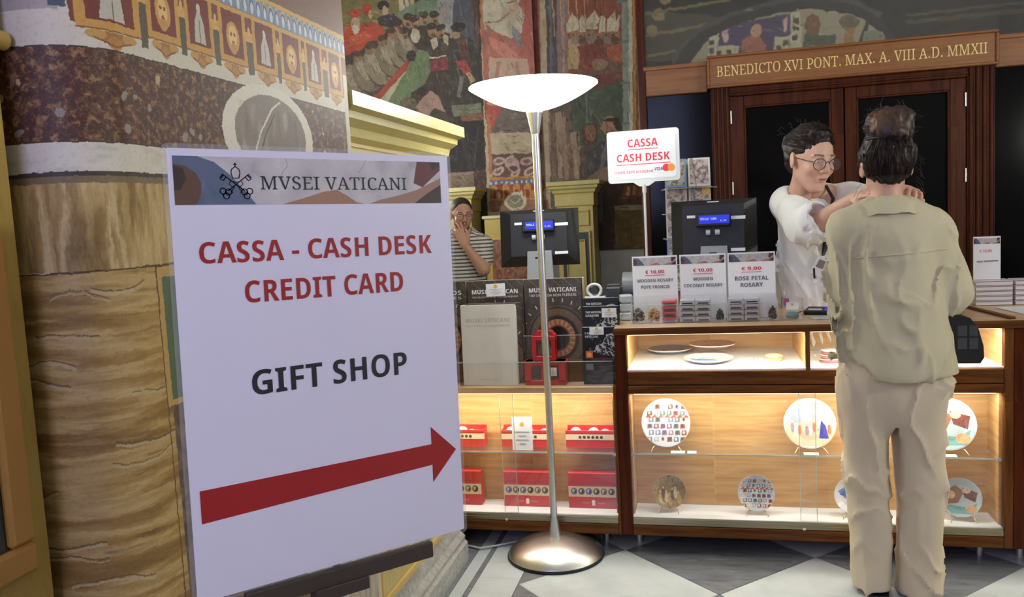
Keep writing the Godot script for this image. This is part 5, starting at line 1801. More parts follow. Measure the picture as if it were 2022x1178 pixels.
func make_vitrine_goods() -> void:
	M.china = mat(c8(238, 238, 236), 0.12)
	M.clear_wire = mat(c8(206, 190, 160), 0.25, 0.4)
	standing_plate("large plate of many painted panels at left of the glass shelf", -0.187, 0.4102, 0.098, 0)
	standing_plate("large plate with blue-cloaked figure in the middle of the glass shelf", 0.372, 0.4102, 0.098, 2)
	standing_plate("large plate with pale sky and brown forms at right of the glass shelf", 0.872, 0.4102, 0.098, 4)
	standing_plate("small golden plate on the white floor of the case", -0.187, 0.1482, 0.069, 3, 0.25)
	standing_plate("small plate of many painted panels on the white case floor", 0.163, 0.1482, 0.072, 1)
	standing_plate("small pale plate half hidden behind the customer's trousers", 0.53, 0.1482, 0.072, 7)
	standing_plate("small plate with teal and brown forms right of the customer's legs", 0.915, 0.1482, 0.074, 4, -0.2)
	for c in [[-0.14, "white price tag lying under the large panelled plate"], [-0.085, "small white price tag lying right of the large panelled plate"], [0.37, "white price tag lying under the blue-cloak plate"], [0.86, "white price tag lying under the pale sky plate"]]:
		single("price_tag", bxc(Vector3(0.055 if c[0] != -0.085 else 0.035, 0.002, 0.022)), M.paper, c[1], "price tag", Vector3(c[0], 0.413, -3.336), Vector3(0.15, 0, 0), "price tags on the glass shelf")

	# plates lying in the upper case
	plate("grey plate lying at the back left of the upper case", Vector3(-0.178, 0.7562, -3.725), 0.096, 5, 0.0, 0.3, "plates lying in the upper case")
	single("plate_riser", bxc(Vector3(0.12, 0.024, 0.12), 0.003), M.acrylic, "clear riser under the terracotta plate", "riser", Vector3(0.008, 0.7685, -3.69))
	plate("terracotta brown plate lying on a clear riser", Vector3(0.008, 0.7806, -3.69), 0.098, 6, 0.0, 0.0, "plates lying in the upper case")
	plate("white and blue plate lying at the front of the upper case", Vector3(-0.01, 0.7562, -3.48), 0.1, 7, 0.0, 0.0, "plates lying in the upper case")
	# pale rosary and yellow box
	rosary("pearly rosary spread beside the yellow box", Vector3(0.175, 0.7562, -3.50), 0.055, 0.0024, mat(c8(240, 238, 230), 0.2))
	var y := thing("trinket_box", "small yellow oval trinket box in the upper case", "box", Vector3(0.25, 0.7562, -3.49))
	part(y, "base", MB.new().lathe([[0.0, 0.0], [0.030, 0.0], [0.034, 0.006], [0.034, 0.014], [0.0, 0.014]], 28).done(), mat(c8(232, 206, 140), 0.3))
	part(y, "lid", MB.new().lathe([[0.0, 0.014], [0.035, 0.014], [0.034, 0.022], [0.02, 0.027], [0.0, 0.028]], 28).done(), mat(c8(240, 220, 160), 0.3))
	rosary("crystal rosary lying behind the stacked tins", Vector3(0.46, 0.7562, -3.62), 0.07, 0.004, glass(Color(0.9, 0.92, 0.95), 0.3))
	var tin_m := mat(c8(176, 96, 96), 0.3)
	for i in 3:
		var k := thing("pill_tin", ["small round red tin at the bottom of the stack", "small round red tin in the middle of the stack", "small round silver-lidded tin on top of the stack"][i], "tin", Vector3(0.455 + 0.004 * i, 0.7562 + 0.0165 * i, -3.44), 0.0, "stacked tins")
		part(k, "can", MB.new().lathe([[0.0, 0.0], [0.036, 0.0], [0.036, 0.011], [0.0, 0.011]], 28).done(), tin_m)
		part(k, "lid", MB.new().lathe([[0.0, 0.0105], [0.0375, 0.0105], [0.0375, 0.0155], [0.0, 0.0162]], 28).done(), M.silver)
	for i in 2:
		var k := thing("white_carton", ["white rounded gift carton at the right end of the upper case", "white gift carton behind the other white carton"][i], "box", Vector3(0.945 + 0.035 * i, 0.7562, -3.60 - 0.09 * i), -0.15, "white cartons")
		part(k, "box", MB.new().prism(rounded(0.075, 0.1, 0.012), -0.015, 0.015).done(), M.china, Vector3(0, 0.05, 0))
		part(k, "label", MB.new().prism(rounded(0.02, 0.01, 0.003), 0.0151, 0.0156).done(), M.grey_ink, Vector3(0, 0.02, 0))
		part(k, "flap", bxc(Vector3(0.06, 0.003, 0.028), 0.001), M.china, Vector3(0, 0.1015, 0))
	rosary("crystal rosary at the right end of the neighbouring case", Vector3(1.2, 0.7562, -3.5), 0.07, 0.004, mat(c8(170, 60, 60), 0.2))

	# red gift boxes in the book counter
	var front := _gift_front()
	for i in 3:
		var t := thing("red_gift_box", ["closed red gift box on the case floor below the price card", "closed red gift box on the case floor right of the lamp pole", "closed red gift box on the case floor partly hidden by the sign"][i], "box", Vector3([-0.785, -0.5, -1.095][i], 0.1485, -3.392), 0.0, "closed red gift boxes")
		part(t, "box", bx(Vector3(-0.106, 0, -0.05), Vector3(0.106, 0.152, 0.0), 0.002), M.carton)
		var f := part(t, "front_print", bx(Vector3(-0.105, 0.001, 0.0), Vector3(0.105, 0.151, 0.0008)), front)
		f.set_meta("label", "red front with beige band of round pictures")
		part(t, "lid_line", bx(Vector3(-0.1065, 0.108, -0.0505), Vector3(0.1065, 0.1095, 0.001)), M.red_ink)
	var ball := MB.new()
	var prof := []
	for i in 13:
		prof.append([0.026 * sin(PI * i / 12), 0.026 - 0.026 * cos(PI * i / 12)])
	ball.lathe(prof, 20)
	var bm := ball.done()
	var bt := []
	for i in 3:
		var p := Paint.new(0, 0, 1, 1, 96, [c8(206, 214, 226), c8(168, 166, 160), c8(230, 226, 214)][i])
		p.noise(Rect2(0, 0, 1, 1), fnl(0.05, 4, 330 + i, 10.0), [c8(70, 104, 160, 255), c8(230, 230, 230, 0), c8(196, 150, 90, 255)])
		bt.append(mtex(p.tex(), 0.08))
	for i in 3:
		var x: float = [-0.782, -0.5, -1.07][i]
		var t := thing("open_gift_box", ["open red box of baubles behind the price card", "open red box of baubles right of the lamp pole", "open red box of baubles partly hidden by the sign"][i], "box", Vector3(x, 0.4102, -3.39), 0.0, "open red boxes of baubles")
		var m := MB.new()
		m.span(Vector3(-0.105, 0, -0.055), Vector3(0.105, 0.006, 0.0))
		for s in [[Vector3(-0.105, 0.006, -0.004), Vector3(0.105, 0.072, 0.0)], [Vector3(-0.105, 0.006, -0.055), Vector3(0.105, 0.084, -0.051)], [Vector3(-0.105, 0.006, -0.051), Vector3(-0.101, 0.072, -0.004)], [Vector3(0.101, 0.006, -0.051), Vector3(0.105, 0.072, -0.004)]]:
			m.span(s[0], s[1])
		part(t, "tray", m.done(), M.carton)
		part(t, "rim", MB.new().span(Vector3(-0.107, 0.062, -0.002), Vector3(0.107, 0.075, 0.0022), 0.001).span(Vector3(0.103, 0.062, -0.055), Vector3(0.107, 0.075, 0.0), 0.001).done(), M.carton)
		part(t, "lining", bx(Vector3(-0.101, 0.006, -0.0505), Vector3(0.101, 0.03, -0.0045)), M.paper)
		part(t, "band", bx(Vector3(-0.1055, 0.034, -0.01), Vector3(0.1055, 0.058, 0.0012)), M.beige)
		var dots := MB.new()
		for k in 6:
			dots.tube([Vector3(-0.045 + 0.018 * k, 0.046, 0.001), Vector3(-0.045 + 0.018 * k, 0.046, 0.0018)], 0.0065, 14)
		part(t, "dots", dots.done(), M.dark_grey)
		for k in 3:
			single("bauble", bm, bt[(k + i) % 3], "painted bauble, %s one, in the open box %s" % [["left", "middle", "right"][k], ["behind the price card", "right of the lamp pole", "partly hidden by the sign"][i]], "bauble", Vector3(x - 0.066 + 0.066 * k, 0.4405, -3.417), Vector3(0.5 * k, k * 1.3 + i, 0), "baubles in the open red boxes %d" % (i + 1))
	price_card("tall white price card with yellow emblem in front of the baubles", Vector3(-0.783, 0.411, -3.34), 0.088, 0.142, Vector3(-0.06, 0, 0))


func rosary(label: String, at: Vector3, r: float, bead: float, m: Material) -> void:
	var t := thing("rosary", label, "rosary", at)
	var b := MB.new()
	var prof := []
	for i in 6:
		prof.append([bead * sin(PI * i / 5), bead - bead * cos(PI * i / 5)])
	for i in 26:
		var a := TAU * i / 26
		b.lathe(prof, 7, Vector3(cos(a) * r * (1.0 + 0.2 * sin(3 * a)), 0, sin(a) * r * 0.8))
	for i in 5:
		b.lathe(prof, 7, Vector3(r * 0.2 + i * bead * 2.1, 0, r * 0.8 + i * bead * 1.2))
	part(t, "beads", b.done(), m)
	part(t, "cross", MB.new().box(Vector3(r * 0.2 + 0.035, 0.002, r * 0.8 + 0.02), Vector3(0.022, 0.003, 0.005)).box(Vector3(r * 0.2 + 0.038, 0.002, r * 0.8 + 0.02), Vector3(0.005, 0.003, 0.015)).done(), M.silver)


func _gift_front() -> Material:
	var p := Paint.new(0, 0, 0.21, 0.15, 1800, c8(196, 44, 50))
	p.rect(0, 0.048, 0.21, 0.094, c8(222, 198, 160))
	p.rect(0, 0.094, 0.21, 0.099, c8(150, 30, 36))
	for i in 40:
		p.rect(0.004 + i * 0.0052, 0.0945, 0.0065 + i * 0.0052, 0.0985, c8(224, 120, 110))
	for k in 6:
		var x := 0.024 + k * 0.0318
		p.ell(x, 0.072, 0.0135, 0.0145, c8(64, 56, 52))
		p.ell(x, 0.072, 0.0115, 0.0125, [c8(96, 120, 176), c8(80, 84, 110), c8(84, 120, 200), c8(74, 70, 60), c8(150, 130, 104), c8(92, 84, 84)][k])
		p.ell(x - 0.003, 0.074, 0.005, 0.008, c8(206, 190, 166))
		p.ell(x + 0.004, 0.069, 0.004, 0.006, c8(46, 44, 50))
	p.ell(0.105, 0.026, 0.008, 0.010, c8(244, 226, 220))
	p.rect(0.098, 0.012, 0.112, 0.018, c8(244, 226, 220))
	for s in [-1.0, 1.0]:
		for k in 5:
			p.line([0.105 + s * (0.018 + 0.006 * k), 0.019, 0.105 + s * (0.021 + 0.006 * k), 0.026 - 0.002 * (k % 2)], 0.0012, c8(244, 226, 220))
	return mtex(p.tex(), 0.3)


# ---------------------------------------------------------------- things on the counter top (y = 0.928)

const TOP := 0.9282


func price_sign(label: String, x: float, price: String, lines: Array) -> void:
	var t := thing("price_sign", label, "price sign", Vector3(x, TOP, -3.517), 0.0, "price signs on the counter")
	t.rotation.x = -0.02
	part(t, "holder", MB.new().span(Vector3(-0.095, 0, -0.004), Vector3(0.095, 0.272, -0.0015)).span(Vector3(-0.095, 0, -0.045), Vector3(0.095, 0.003, -0.004)).done(), M.acrylic)
	part(t, "sheet", bx(Vector3(-0.093, 0.003, -0.0015), Vector3(0.093, 0.27, -0.0005)), M.paper)
	part(t, "banner", bx(Vector3(-0.088, 0.232, -0.0005), Vector3(0.088, 0.264, 0.0002)), mtex(banner_picture(), 0.5))
	print_line(t, price, Vector3(0, 0.203, 0.0006), 0.0165, 0.078, M.bright_red)
	part(t, "underline", bx(Vector3(-0.04, 0.189, 0), Vector3(0.04, 0.1908, 0.0006)), M.bright_red)
	for i in lines.size():
		print_line(t, lines[i][0], Vector3(0, 0.168 - i * 0.027 - (0.004 if lines[i][1] > 0.019 else 0.0), 0.0006), lines[i][1] * 0.8, lines[i][2], M.grey_ink, 700)


func acrylic_tray(label: String, x: float, w: float, cols: Array) -> Node3D:
	var t := thing("acrylic_tray", label, "display box", Vector3(x, TOP, -3.412), 0.0, "acrylic rosary trays")
	var d := 0.095
	part(t, "base", bx(Vector3(-w / 2, 0, -d), Vector3(w / 2, 0.003, 0)), M.acrylic)
	part(t, "front", bx(Vector3(-w / 2, 0.003, -0.003), Vector3(w / 2, 0.075, 0)), M.glass)
	part(t, "back", bx(Vector3(-w / 2, 0.003, -d), Vector3(w / 2, 0.104, -d + 0.003)), M.glass)
	for c in [-w / 2] + cols + [w / 2 - 0.003]:
		part(t, "divider", MB.new().prism(PackedVector2Array([Vector2(0, 0.003), Vector2(d - 0.004, 0.003), Vector2(d - 0.004, 0.1), Vector2(0, 0.076)]), 0.0, 0.0025).moved(Transform3D(Basis(Vector3(0, 0, -1), Vector3.UP, Vector3(1, 0, 0)), Vector3(c, 0, -0.003))).done(), M.glass)
	var e := MB.new()
	e.span(Vector3(-w / 2, 0.0735, -0.0032), Vector3(w / 2, 0.0755, 0.0002))
	e.span(Vector3(-w / 2, 0.003, -0.0005), Vector3(-w / 2 + 0.002, 0.075, 0.0003))
	e.span(Vector3(w / 2 - 0.002, 0.003, -0.0005), Vector3(w / 2, 0.075, 0.0003))
	part(t, "polished_edge", e.done(), M.glass_edge)
	return t


func bead_heap(label: String, at: Vector3, w: float, h: float, d: float, m: Array, seed_: int) -> void:
	var r := RandomNumberGenerator.new()
	r.seed = seed_
	var t := thing("bead_rosary", label, "rosary", at, 0.0, "coiled rosaries in trays")
	for k in m.size():
		var b := MB.new()
		for i in 70:
			var q := Vector3(r.randf_range(-0.5, 0.5) * (w - 0.01), 0, r.randf_range(-0.5, 0.5) * (d - 0.01))
			q.y = 0.001 + r.randf() * h * (1.0 - absf(q.x) / w)
			b.lathe([[0.0, 0.0], [0.004, 0.0015], [0.0045, 0.004], [0.004, 0.0065], [0.0, 0.008]], 6, q)
		part(t, "beads", b.done(), m[k])


func pos_monitor(label: String, at: Vector3, turn: float, tilt: float, w: float, h: float, foot: float) -> void:
	var t := thing("till_monitor", label, "monitor", at, turn, "till monitors")
	var g := Node3D.new()
	# back shell seen from the customer's side: wide rim, tapering to a flat back
	var rows := []
	for s in [[0.5, 0.5, 0.0], [0.5, 0.5, 0.012], [0.36, 0.38, 0.045], [0.355, 0.375, 0.047]]:
		var ring := []
		for q in [[1, -1], [1, 1], [-1, 1], [-1, -1]]:
			ring.append(Vector3(q[0] * s[0] * w, q[1] * s[1] * h + (0.01 if s[2] > 0.03 else 0.0), s[2]))
		rows.append(ring)
	var m := MB.new()
	for r in 3:
		for q in 4:
			m.quad(rows[r][q], rows[r][(q + 1) % 4], rows[r + 1][(q + 1) % 4], rows[r + 1][q])
	m.quad(rows[3][3], rows[3][0], rows[3][1], rows[3][2])
	m.quad(rows[0][0], rows[0][3], rows[0][2], rows[0][1])
	var tb := Transform3D(Basis(Vector3.RIGHT, tilt), Vector3.ZERO)
	part(t, "back_shell", m.moved(tb).done(), M.monitor)
	part(t, "screen", MB.new().span(Vector3(-w * 0.46, -h * 0.45, -0.003), Vector3(w * 0.46, h * 0.45, 0.0)).moved(tb).done(), M.black_gloss)
	# customer display
	var d := part(t, "customer_display", MB.new().box(Vector3(0.0, h * 0.18, 0.066), Vector3(w * 0.40, h * 0.21, 0.03), 0.004).moved(tb).done(), M.black)
	var lcd := part(d, "lcd", MB.new().box(Vector3(0.006, h * 0.18, 0.0815), Vector3(w * 0.35, h * 0.13, 0.002)).moved(tb).done(), M.lcd)
	var line := part(lcd, "readout", words("TOTALE EURO", 0.010, 0.07, "Droid Sans Mono", 400, 0.0), M.lcd_text)
	line.transform = tb * Transform3D(Basis.IDENTITY, Vector3(-0.018, h * 0.19, 0.0830))
	line = part(lcd, "readout", words("0,00", 0.008, 0.025, "Droid Sans Mono", 400, 0.0), M.lcd_text)
	line.transform = tb * Transform3D(Basis.IDENTITY, Vector3(0.045, h * 0.155, 0.0830))
	part(t, "hinge", MB.new().tube([Vector3(-0.03, -h * 0.02, 0.06), Vector3(-0.012, -h * 0.02, 0.06)], 0.012, 12).tube([Vector3(0.008, -h * 0.02, 0.06), Vector3(0.028, -h * 0.02, 0.06)], 0.012, 12).moved(tb).done(), M.silver)
	for s in [[0.0, 0.455, 0.028, 0.05, 0.011, -0.5], [-0.25, 0.24, 0.049, 0.04, 0.012, 0.0], [0.29, 0.2, 0.049, 0.06, 0.014, 0.0], [0.28, -0.3, 0.049, 0.06, 0.013, 0.0]]:
		part(t, "sticker", MB.new().box(Vector3.ZERO, Vector3(s[3], s[4], 0.001)).moved(tb * Transform3D(Basis(Vector3.RIGHT, s[5]), Vector3(s[0] * w, s[1] * h, s[2]))).done(), M.paper)
	# stand: broad tapering neck down to the foot
	var y1 := -h * 0.22
	var neck := MB.new().prism(PackedVector2Array([Vector2(-0.07, foot), Vector2(0.07, foot), Vector2(0.058, y1), Vector2(-0.052, y1)]), 0.05, 0.085)
	part(t, "neck", neck.done(), M.stand_grey)
	part(t, "slot", bx(Vector3(-0.018, y1 - 0.035, 0.085), Vector3(0.014, y1 - 0.026, 0.0856)), M.black)
	part(t, "foot", bx(Vector3(-0.11, foot, -0.09), Vector3(0.11, foot + 0.02, 0.1), 0.006), M.stand_grey)
	g.free()


func make_counter_top() -> void:
	M.monitor = mat(c8(20, 20, 22), 0.5)
	M.stand_grey = mat(c8(160, 164, 166), 0.4)
	M.lcd = glow(Color(0.02, 0.14, 1.0), 0.55)
	M.lcd.albedo_color = Color(0.05, 0.1, 0.5)
	M.lcd_text = glow(Color(0.55, 0.75, 1.0), 0.7)

	price_sign("price sign for wooden Pope Francis rosary, leftmost of three", -0.218, "€ 10,00", [["WOODEN ROSARY", 0.017, 0.150], ["POPE FRANCIS", 0.017, 0.118]])
	price_sign("price sign for wooden coconut rosary, middle of three", -0.022, "€ 10,00", [["WOODEN", 0.017, 0.08], ["COCONUT ROSARY", 0.017, 0.156]])
	price_sign("price sign for rose petal rosary, nearest the saleswoman", 0.172, "€ 9,00", [["ROSE PETAL", 0.022, 0.132], ["ROSARY", 0.022, 0.088]])
	acrylic_tray("clear tray of coiled brown and tan rosaries below leftmost price sign", -0.222, 0.188, [-0.035, 0.03])
	acrylic_tray("clear tray of grey rosary cases below middle price sign", -0.027, 0.18, [0.045])
	acrylic_tray("clear tray of grey rosary cases below the rose petal sign", 0.168, 0.196, [0.055])
	bead_heap("coiled dark and grey bead rosary in leftmost tray", Vector3(-0.286, TOP + 0.003, -3.447), 0.052, 0.055, 0.05, [mat(c8(70, 50, 36), 0.4), mat(c8(160, 150, 136), 0.4)], 11)
	bead_heap("coiled tan bead rosary in leftmost tray", Vector3(-0.224, TOP + 0.003, -3.447), 0.05, 0.055, 0.05, [mat(c8(190, 150, 90), 0.4), mat(c8(206, 160, 120), 0.4)], 12)
	bead_heap("coiled dark bead rosary at right of middle tray", Vector3(0.042, TOP + 0.003, -3.447), 0.034, 0.04, 0.05, [mat(c8(44, 28, 22), 0.4)], 13)
	bead_heap("coiled brown bead rosary at right of rose petal tray", Vector3(0.245, TOP + 0.003, -3.447), 0.034, 0.05, 0.05, [mat(c8(84, 44, 26), 0.4)], 14)
	var kase := mat(c8(186, 184, 188), 0.35)
	var kred := mat(c8(196, 92, 88), 0.35)
	for i in 2:
		for col in 2:
			for row in 4:
				var x: float = [-0.086, 0.108][i] + col * 0.062 - (0.0 if i == 0 else 0.004)
				_rosary_case("grey rosary case, %s row %s, in the tray below the %s sign" % [["bottom", "second", "third", "top"][row], ["left", "right"][col], ["middle", "rose petal"][i]], Vector3(x, TOP + 0.0035 + row * 0.0225, -3.45), kase, ["grey cases below the middle sign", "grey cases below the rose petal sign"][i])
	for row in 4:
		_rosary_case("red rosary case, %s of its stack in the leftmost tray" % ["lowest", "second", "third", "topmost"][row], Vector3(-0.158, TOP + 0.0035 + row * 0.0225, -3.45), kred, "red rosary cases")

	# small glass box of medals
	var j := thing("medal_box", "small clear box with a price label and teal trinkets by the trays", "display box", Vector3(0.325, TOP, -3.49))
	part(j, "box", MB.new().prism(rounded(0.08, 0.085, 0.006), -0.03, 0.03).moved(Transform3D(Basis.IDENTITY, Vector3(0, 0.0425, 0))).done(), M.acrylic)
	part(j, "trinkets", MB.new().lathe([[0.0, 0.004], [0.026, 0.004], [0.024, 0.018], [0.012, 0.026], [0.0, 0.022]], 18).done(), mat(c8(96, 150, 146), 0.3))
	part(j, "price_label", bx(Vector3(-0.026, 0.038, 0.0301), Vector3(0.022, 0.068, 0.0308)), M.paper)
	part(j, "emblem", bxc(Vector3(0.009, 0.009, 0.0006)), M.yellow_ink, Vector3(-0.003, 0.058, 0.0313))
	part(j, "purple_tag", bx(Vector3(-0.034, 0.05, 0.0), Vector3(-0.012, 0.08, 0.002)), mat(c8(176, 60, 120), 0.4))

	# payment pad and folded pouch
	var pad := thing("payment_pad", "black payment pad with blue screen beside the customer's left arm", "card reader", Vector3(0.47, TOP + 0.012, -3.60), -0.35)
	pad.rotation.x = 0.12
	part(pad, "body", bxc(Vector3(0.17, 0.016, 0.085), 0.004), M.black)
	part(pad, "screen", bxc(Vector3(0.08, 0.001, 0.06), 0.0, Vector3(0.035, 0.0085, 0)), M.lcd)
	part(pad, "clip", bxc(Vector3(0.055, 0.006, 0.018), 0.002, Vector3(-0.04, 0.011, 0.026)), M.silver)
	part(pad, "cable", MB.new().tube([Vector3(-0.085, 0.0, 0), Vector3(-0.11, -0.004, 0.02), Vector3(-0.1, -0.006, 0.06)], 0.003, 8).done(), M.black)
	single("plastic_pouch", MB.new().prism(rounded(0.16, 0.09, 0.012), 0, 0.004).moved(Transform3D(Basis(Vector3.RIGHT, -PI / 2), Vector3.ZERO)).done(), M.pouch, "folded clear plastic pouch in front of the payment pad", "pouch", Vector3(0.47, TOP, -3.48), Vector3(0, 0.2, 0))

	pos_monitor("black till monitor with blue display behind the price signs", Vector3(0.03, 1.283, -3.755), -0.07, -0.06, 0.362, 0.275, -0.354)
	pos_monitor("black till monitor with blue display above the museum books", Vector3(-0.757, 1.290, -3.80), 0.1, -0.16, 0.365, 0.262, -0.384)

	# CASSA sign on a thin pole
	var c := thing("cash_desk_sign", "white framed cash desk sign on a thin pole", "sign", Vector3(-0.256, TOP, -3.63), -0.04)
	var fy := 0.694
	part(c, "frame", MB.new().prism(rounded(0.306, 0.22, 0.014), -0.006, 0.004).moved(Transform3D(Basis.IDENTITY, Vector3(0, fy, 0))).done(), mat(c8(214, 218, 214), 0.35))
	part(c, "sheet", MB.new().prism(rounded(0.276, 0.192, 0.016), 0.004, 0.005).moved(Transform3D(Basis.IDENTITY, Vector3(0, fy, 0))).done(), M.paper)
	print_line(c, "CASSA", Vector3(0, fy + 0.056, 0.0055), 0.034, 0.128, M.bright_red)
	part(c, "underline", bx(Vector3(-0.066, fy + 0.028, 0.005), Vector3(0.066, fy + 0.031, 0.0056)), M.bright_red)
	print_line(c, "CASH DESK", Vector3(0, fy - 0.005, 0.0055), 0.034, 0.225, M.bright_red)
	part(c, "underline", bx(Vector3(-0.114, fy - 0.035, 0.005), Vector3(0.114, fy - 0.032, 0.0056)), M.bright_red)
	print_line(c, "credit card accepted", Vector3(-0.043, fy - 0.066, 0.0055), 0.018, 0.165, mat(c8(228, 110, 124), 0.5))
	print_line(c, "VISA", Vector3(0.064, fy - 0.058, 0.0055), 0.013, 0.036, mat(c8(60, 70, 130), 0.5))
	for s in [[0.096, c8(232, 50, 60)], [0.117, c8(246, 150, 50)]]:
		part(c, "card_emblem", MB.new().tube([Vector3(s[0], fy - 0.055, 0.005), Vector3(s[0], fy - 0.055, 0.0056 + s[0] * 0.004)], 0.0155, 24).done(), mat(s[1], 0.5))
	part(c, "bracket", MB.new().prism(PackedVector2Array([Vector2(-0.05, fy - 0.108), Vector2(0.05, fy - 0.108), Vector2(0.02, fy - 0.128), Vector2(-0.02, fy - 0.128)]), -0.006, 0.005).done(), mat(c8(214, 218, 214), 0.35))
	part(c, "pole", MB.new().tube([Vector3(0, fy - 0.12, 0), Vector3(0, fy - 0.155, 0), Vector3(0, fy - 0.157, 0), Vector3(0, 0.27, 0), Vector3(0, 0.265, 0), Vector3(0, 0.25, 0), Vector3(0, 0.248, 0), Vector3(0, 0.0, 0)], [0.0085, 0.0085, 0.0055, 0.0055, 0.008, 0.008, 0.0055, 0.0055], 12).done(), mat(c8(206, 204, 196), 0.35))
	part(c, "base", bxc(Vector3(0.12, 0.01, 0.08), 0.003, Vector3(0, 0.005, 0)), mat(c8(214, 218, 214), 0.35))

	# receipt printer, wrapped packs, organiser and tape dispenser
	var pr := thing("receipt_printer", "grey receipt printer behind the leftmost price sign", "printer", Vector3(-0.312, TOP, -3.74))
	part(pr, "body", bx(Vector3(-0.062, 0, -0.08), Vector3(0.07, 0.09, 0.06), 0.006), M.dark_grey)
	part(pr, "lid", MB.new().tube([Vector3(-0.062, 0.13, -0.01), Vector3(0.07, 0.13, -0.01)], 0.062, 24).done(), M.grey)
	part(pr, "paper_slot", bx(Vector3(-0.05, 0.087, 0.05), Vector3(0.055, 0.094, 0.061)), M.black)
	for i in 3:
		single("wrapped_pack", bxc(Vector3(0.055, 0.036, 0.06), 0.006), M.pouch, ["plastic wrapped pack at the bottom of its stack by the tray", "plastic wrapped pack in the middle of its stack", "plastic wrapped pack on top of its stack by the tray"][i], "packet", Vector3(-0.345, TOP + 0.0185 + 0.0365 * i, -3.55), Vector3(0, 0.1 * i, 0), "wrapped packs")
	var og := thing("desk_organiser", "black desk organiser behind the black garden books", "organiser", Vector3(-0.46, 0.9052, -3.66))
	part(og, "body", bx(Vector3(-0.08, 0, -0.06), Vector3(0.078, 0.105, 0.05), 0.004), M.black)
	part(og, "top_tray", bx(Vector3(-0.083, 0.105, -0.063), Vector3(0.081, 0.112, 0.053), 0.002), M.silver)
	var ta := thing("tape_dispenser", "white tape dispenser with open loop on the black organiser", "tape dispenser", Vector3(-0.49, 1.0174, -3.63))
	var loop := []
	for i in 21:
		var a := TAU * i / 20
		loop.append(Vector3(cos(a) * 0.03, 0.036 + sin(a) * 0.026, 0))
	part(ta, "loop", MB.new().tube(loop, 0.007, 8, false).done(), M.china)
	part(ta, "base", bx(Vector3(-0.05, 0, -0.02), Vector3(0.05, 0.009, 0.02), 0.003), M.china)
	part(ta, "roll", MB.new().tube([Vector3(0, 0.036, -0.012), Vector3(0, 0.036, 0.012)], 0.016, 18).done(), M.dark_grey)
	single("label_printer", MB.new().span(Vector3(-0.035, 0, -0.03), Vector3(0.035, 0.05, 0.03), 0.008).span(Vector3(-0.03, 0.05, -0.028), Vector3(0.03, 0.06, 0.02), 0.006).done(), M.dark_grey, "small black label printer right of the tape dispenser", "printer", Vector3(-0.405, 1.0174, -3.64))

	# right end: slim white book boxes, their sign, flyers
	for s in 2:
		for i in 5:
			var k := thing("slim_box", "slim white box, %s of the stack %s" % [["lowest", "second from the bottom", "middle one", "second from the top", "topmost"][i], ["under the small price sign", "at the right edge"][s]], "box", Vector3(1.139 + 0.147 * s, TOP + 0.0005 + 0.0205 * i, -3.80), 0.0, ["boxed items under the small sign", "boxed items at the right edge"][s])
			part(k, "carton", bx(Vector3(-0.068, 0, -0.045), Vector3(0.068, 0.0185, 0.05), 0.001), mat(c8(226, 218, 218), 0.4) if i == 0 and s == 0 else M.slim)
			part(k, "stripe", bx(Vector3(-0.066, 0.0135, 0.0495), Vector3(0.066, 0.0165, 0.0505)), M.grey_ink)
	var ps := thing("small_price_sign", "small acrylic price sign on the stacked slim boxes", "price sign", Vector3(1.123, TOP + 0.1032, -3.79), -0.1)
	part(ps, "sheet", bx(Vector3(-0.05, 0, -0.001), Vector3(0.05, 0.178, 0)), M.paper)
	part(ps, "holder", MB.new().span(Vector3(-0.051, 0, -0.003), Vector3(0.051, 0.18, -0.001)).span(Vector3(-0.051, 0, -0.04), Vector3(0.051, 0.003, -0.003)).done(), M.acrylic)
	part(ps, "banner", bx(Vector3(-0.048, 0.148, 0), Vector3(0.048, 0.172, 0.0006)), mtex(banner_picture(), 0.5))
	print_line(ps, "€ 10,00", Vector3(-0.004, 0.118, 0.0006), 0.014, 0.045, mat(c8(228, 130, 140), 0.5))
	var gl := MB.new()
	for i in 3:
		gl.box(Vector3(-0.026 + i * 0.027, 0.075 + 0.001 * i, 0.0004), Vector3([0.022, 0.026, 0.028][i], 0.007, 0.0005))
	part(ps, "print", gl.done(), mat(c8(150, 148, 160), 0.5))
	single("cream_carton", bx(Vector3(-0.09, 0, -0.05), Vector3(0.09, 0.075, 0.05), 0.004), M.cream, "cream carton lying behind the stacked slim boxes", "box", Vector3(1.36, TOP, -3.93 + 0.14))
	single("leaflet", bx(Vector3(-0.14, 0, -0.17), Vector3(0.14, 0.0015, 0.17)), M.paper, "white leaflet lying at the right end of the counter", "leaflet", Vector3(1.28, TOP, -3.52), Vector3(0, 0.15, 0))
	single("wooden_strip", bx(Vector3(-0.2, 0, -0.012), Vector3(0.2, 0.008, 0.012), 0.002), M.oak, "thin brown wooden strip lying at an angle on the counter", "strip", Vector3(1.045, TOP, -3.52), Vector3(0, -1.45, 0))

	_postcard_rack()


func _rosary_case(label: String, at: Vector3, m: Material, group: String) -> void:
	var t := thing("rosary_case", label, "case", at, 0.0, group)
	part(t, "case", bx(Vector3(-0.029, 0, -0.035), Vector3(0.029, 0.0205, 0.03), 0.003), m)
	part(t, "window", MB.new().prism(rounded(0.042, 0.007, 0.003), 0.0301, 0.0306).moved(Transform3D(Basis.IDENTITY, Vector3(0, 0.006, 0))).done(), M.bead_dark)


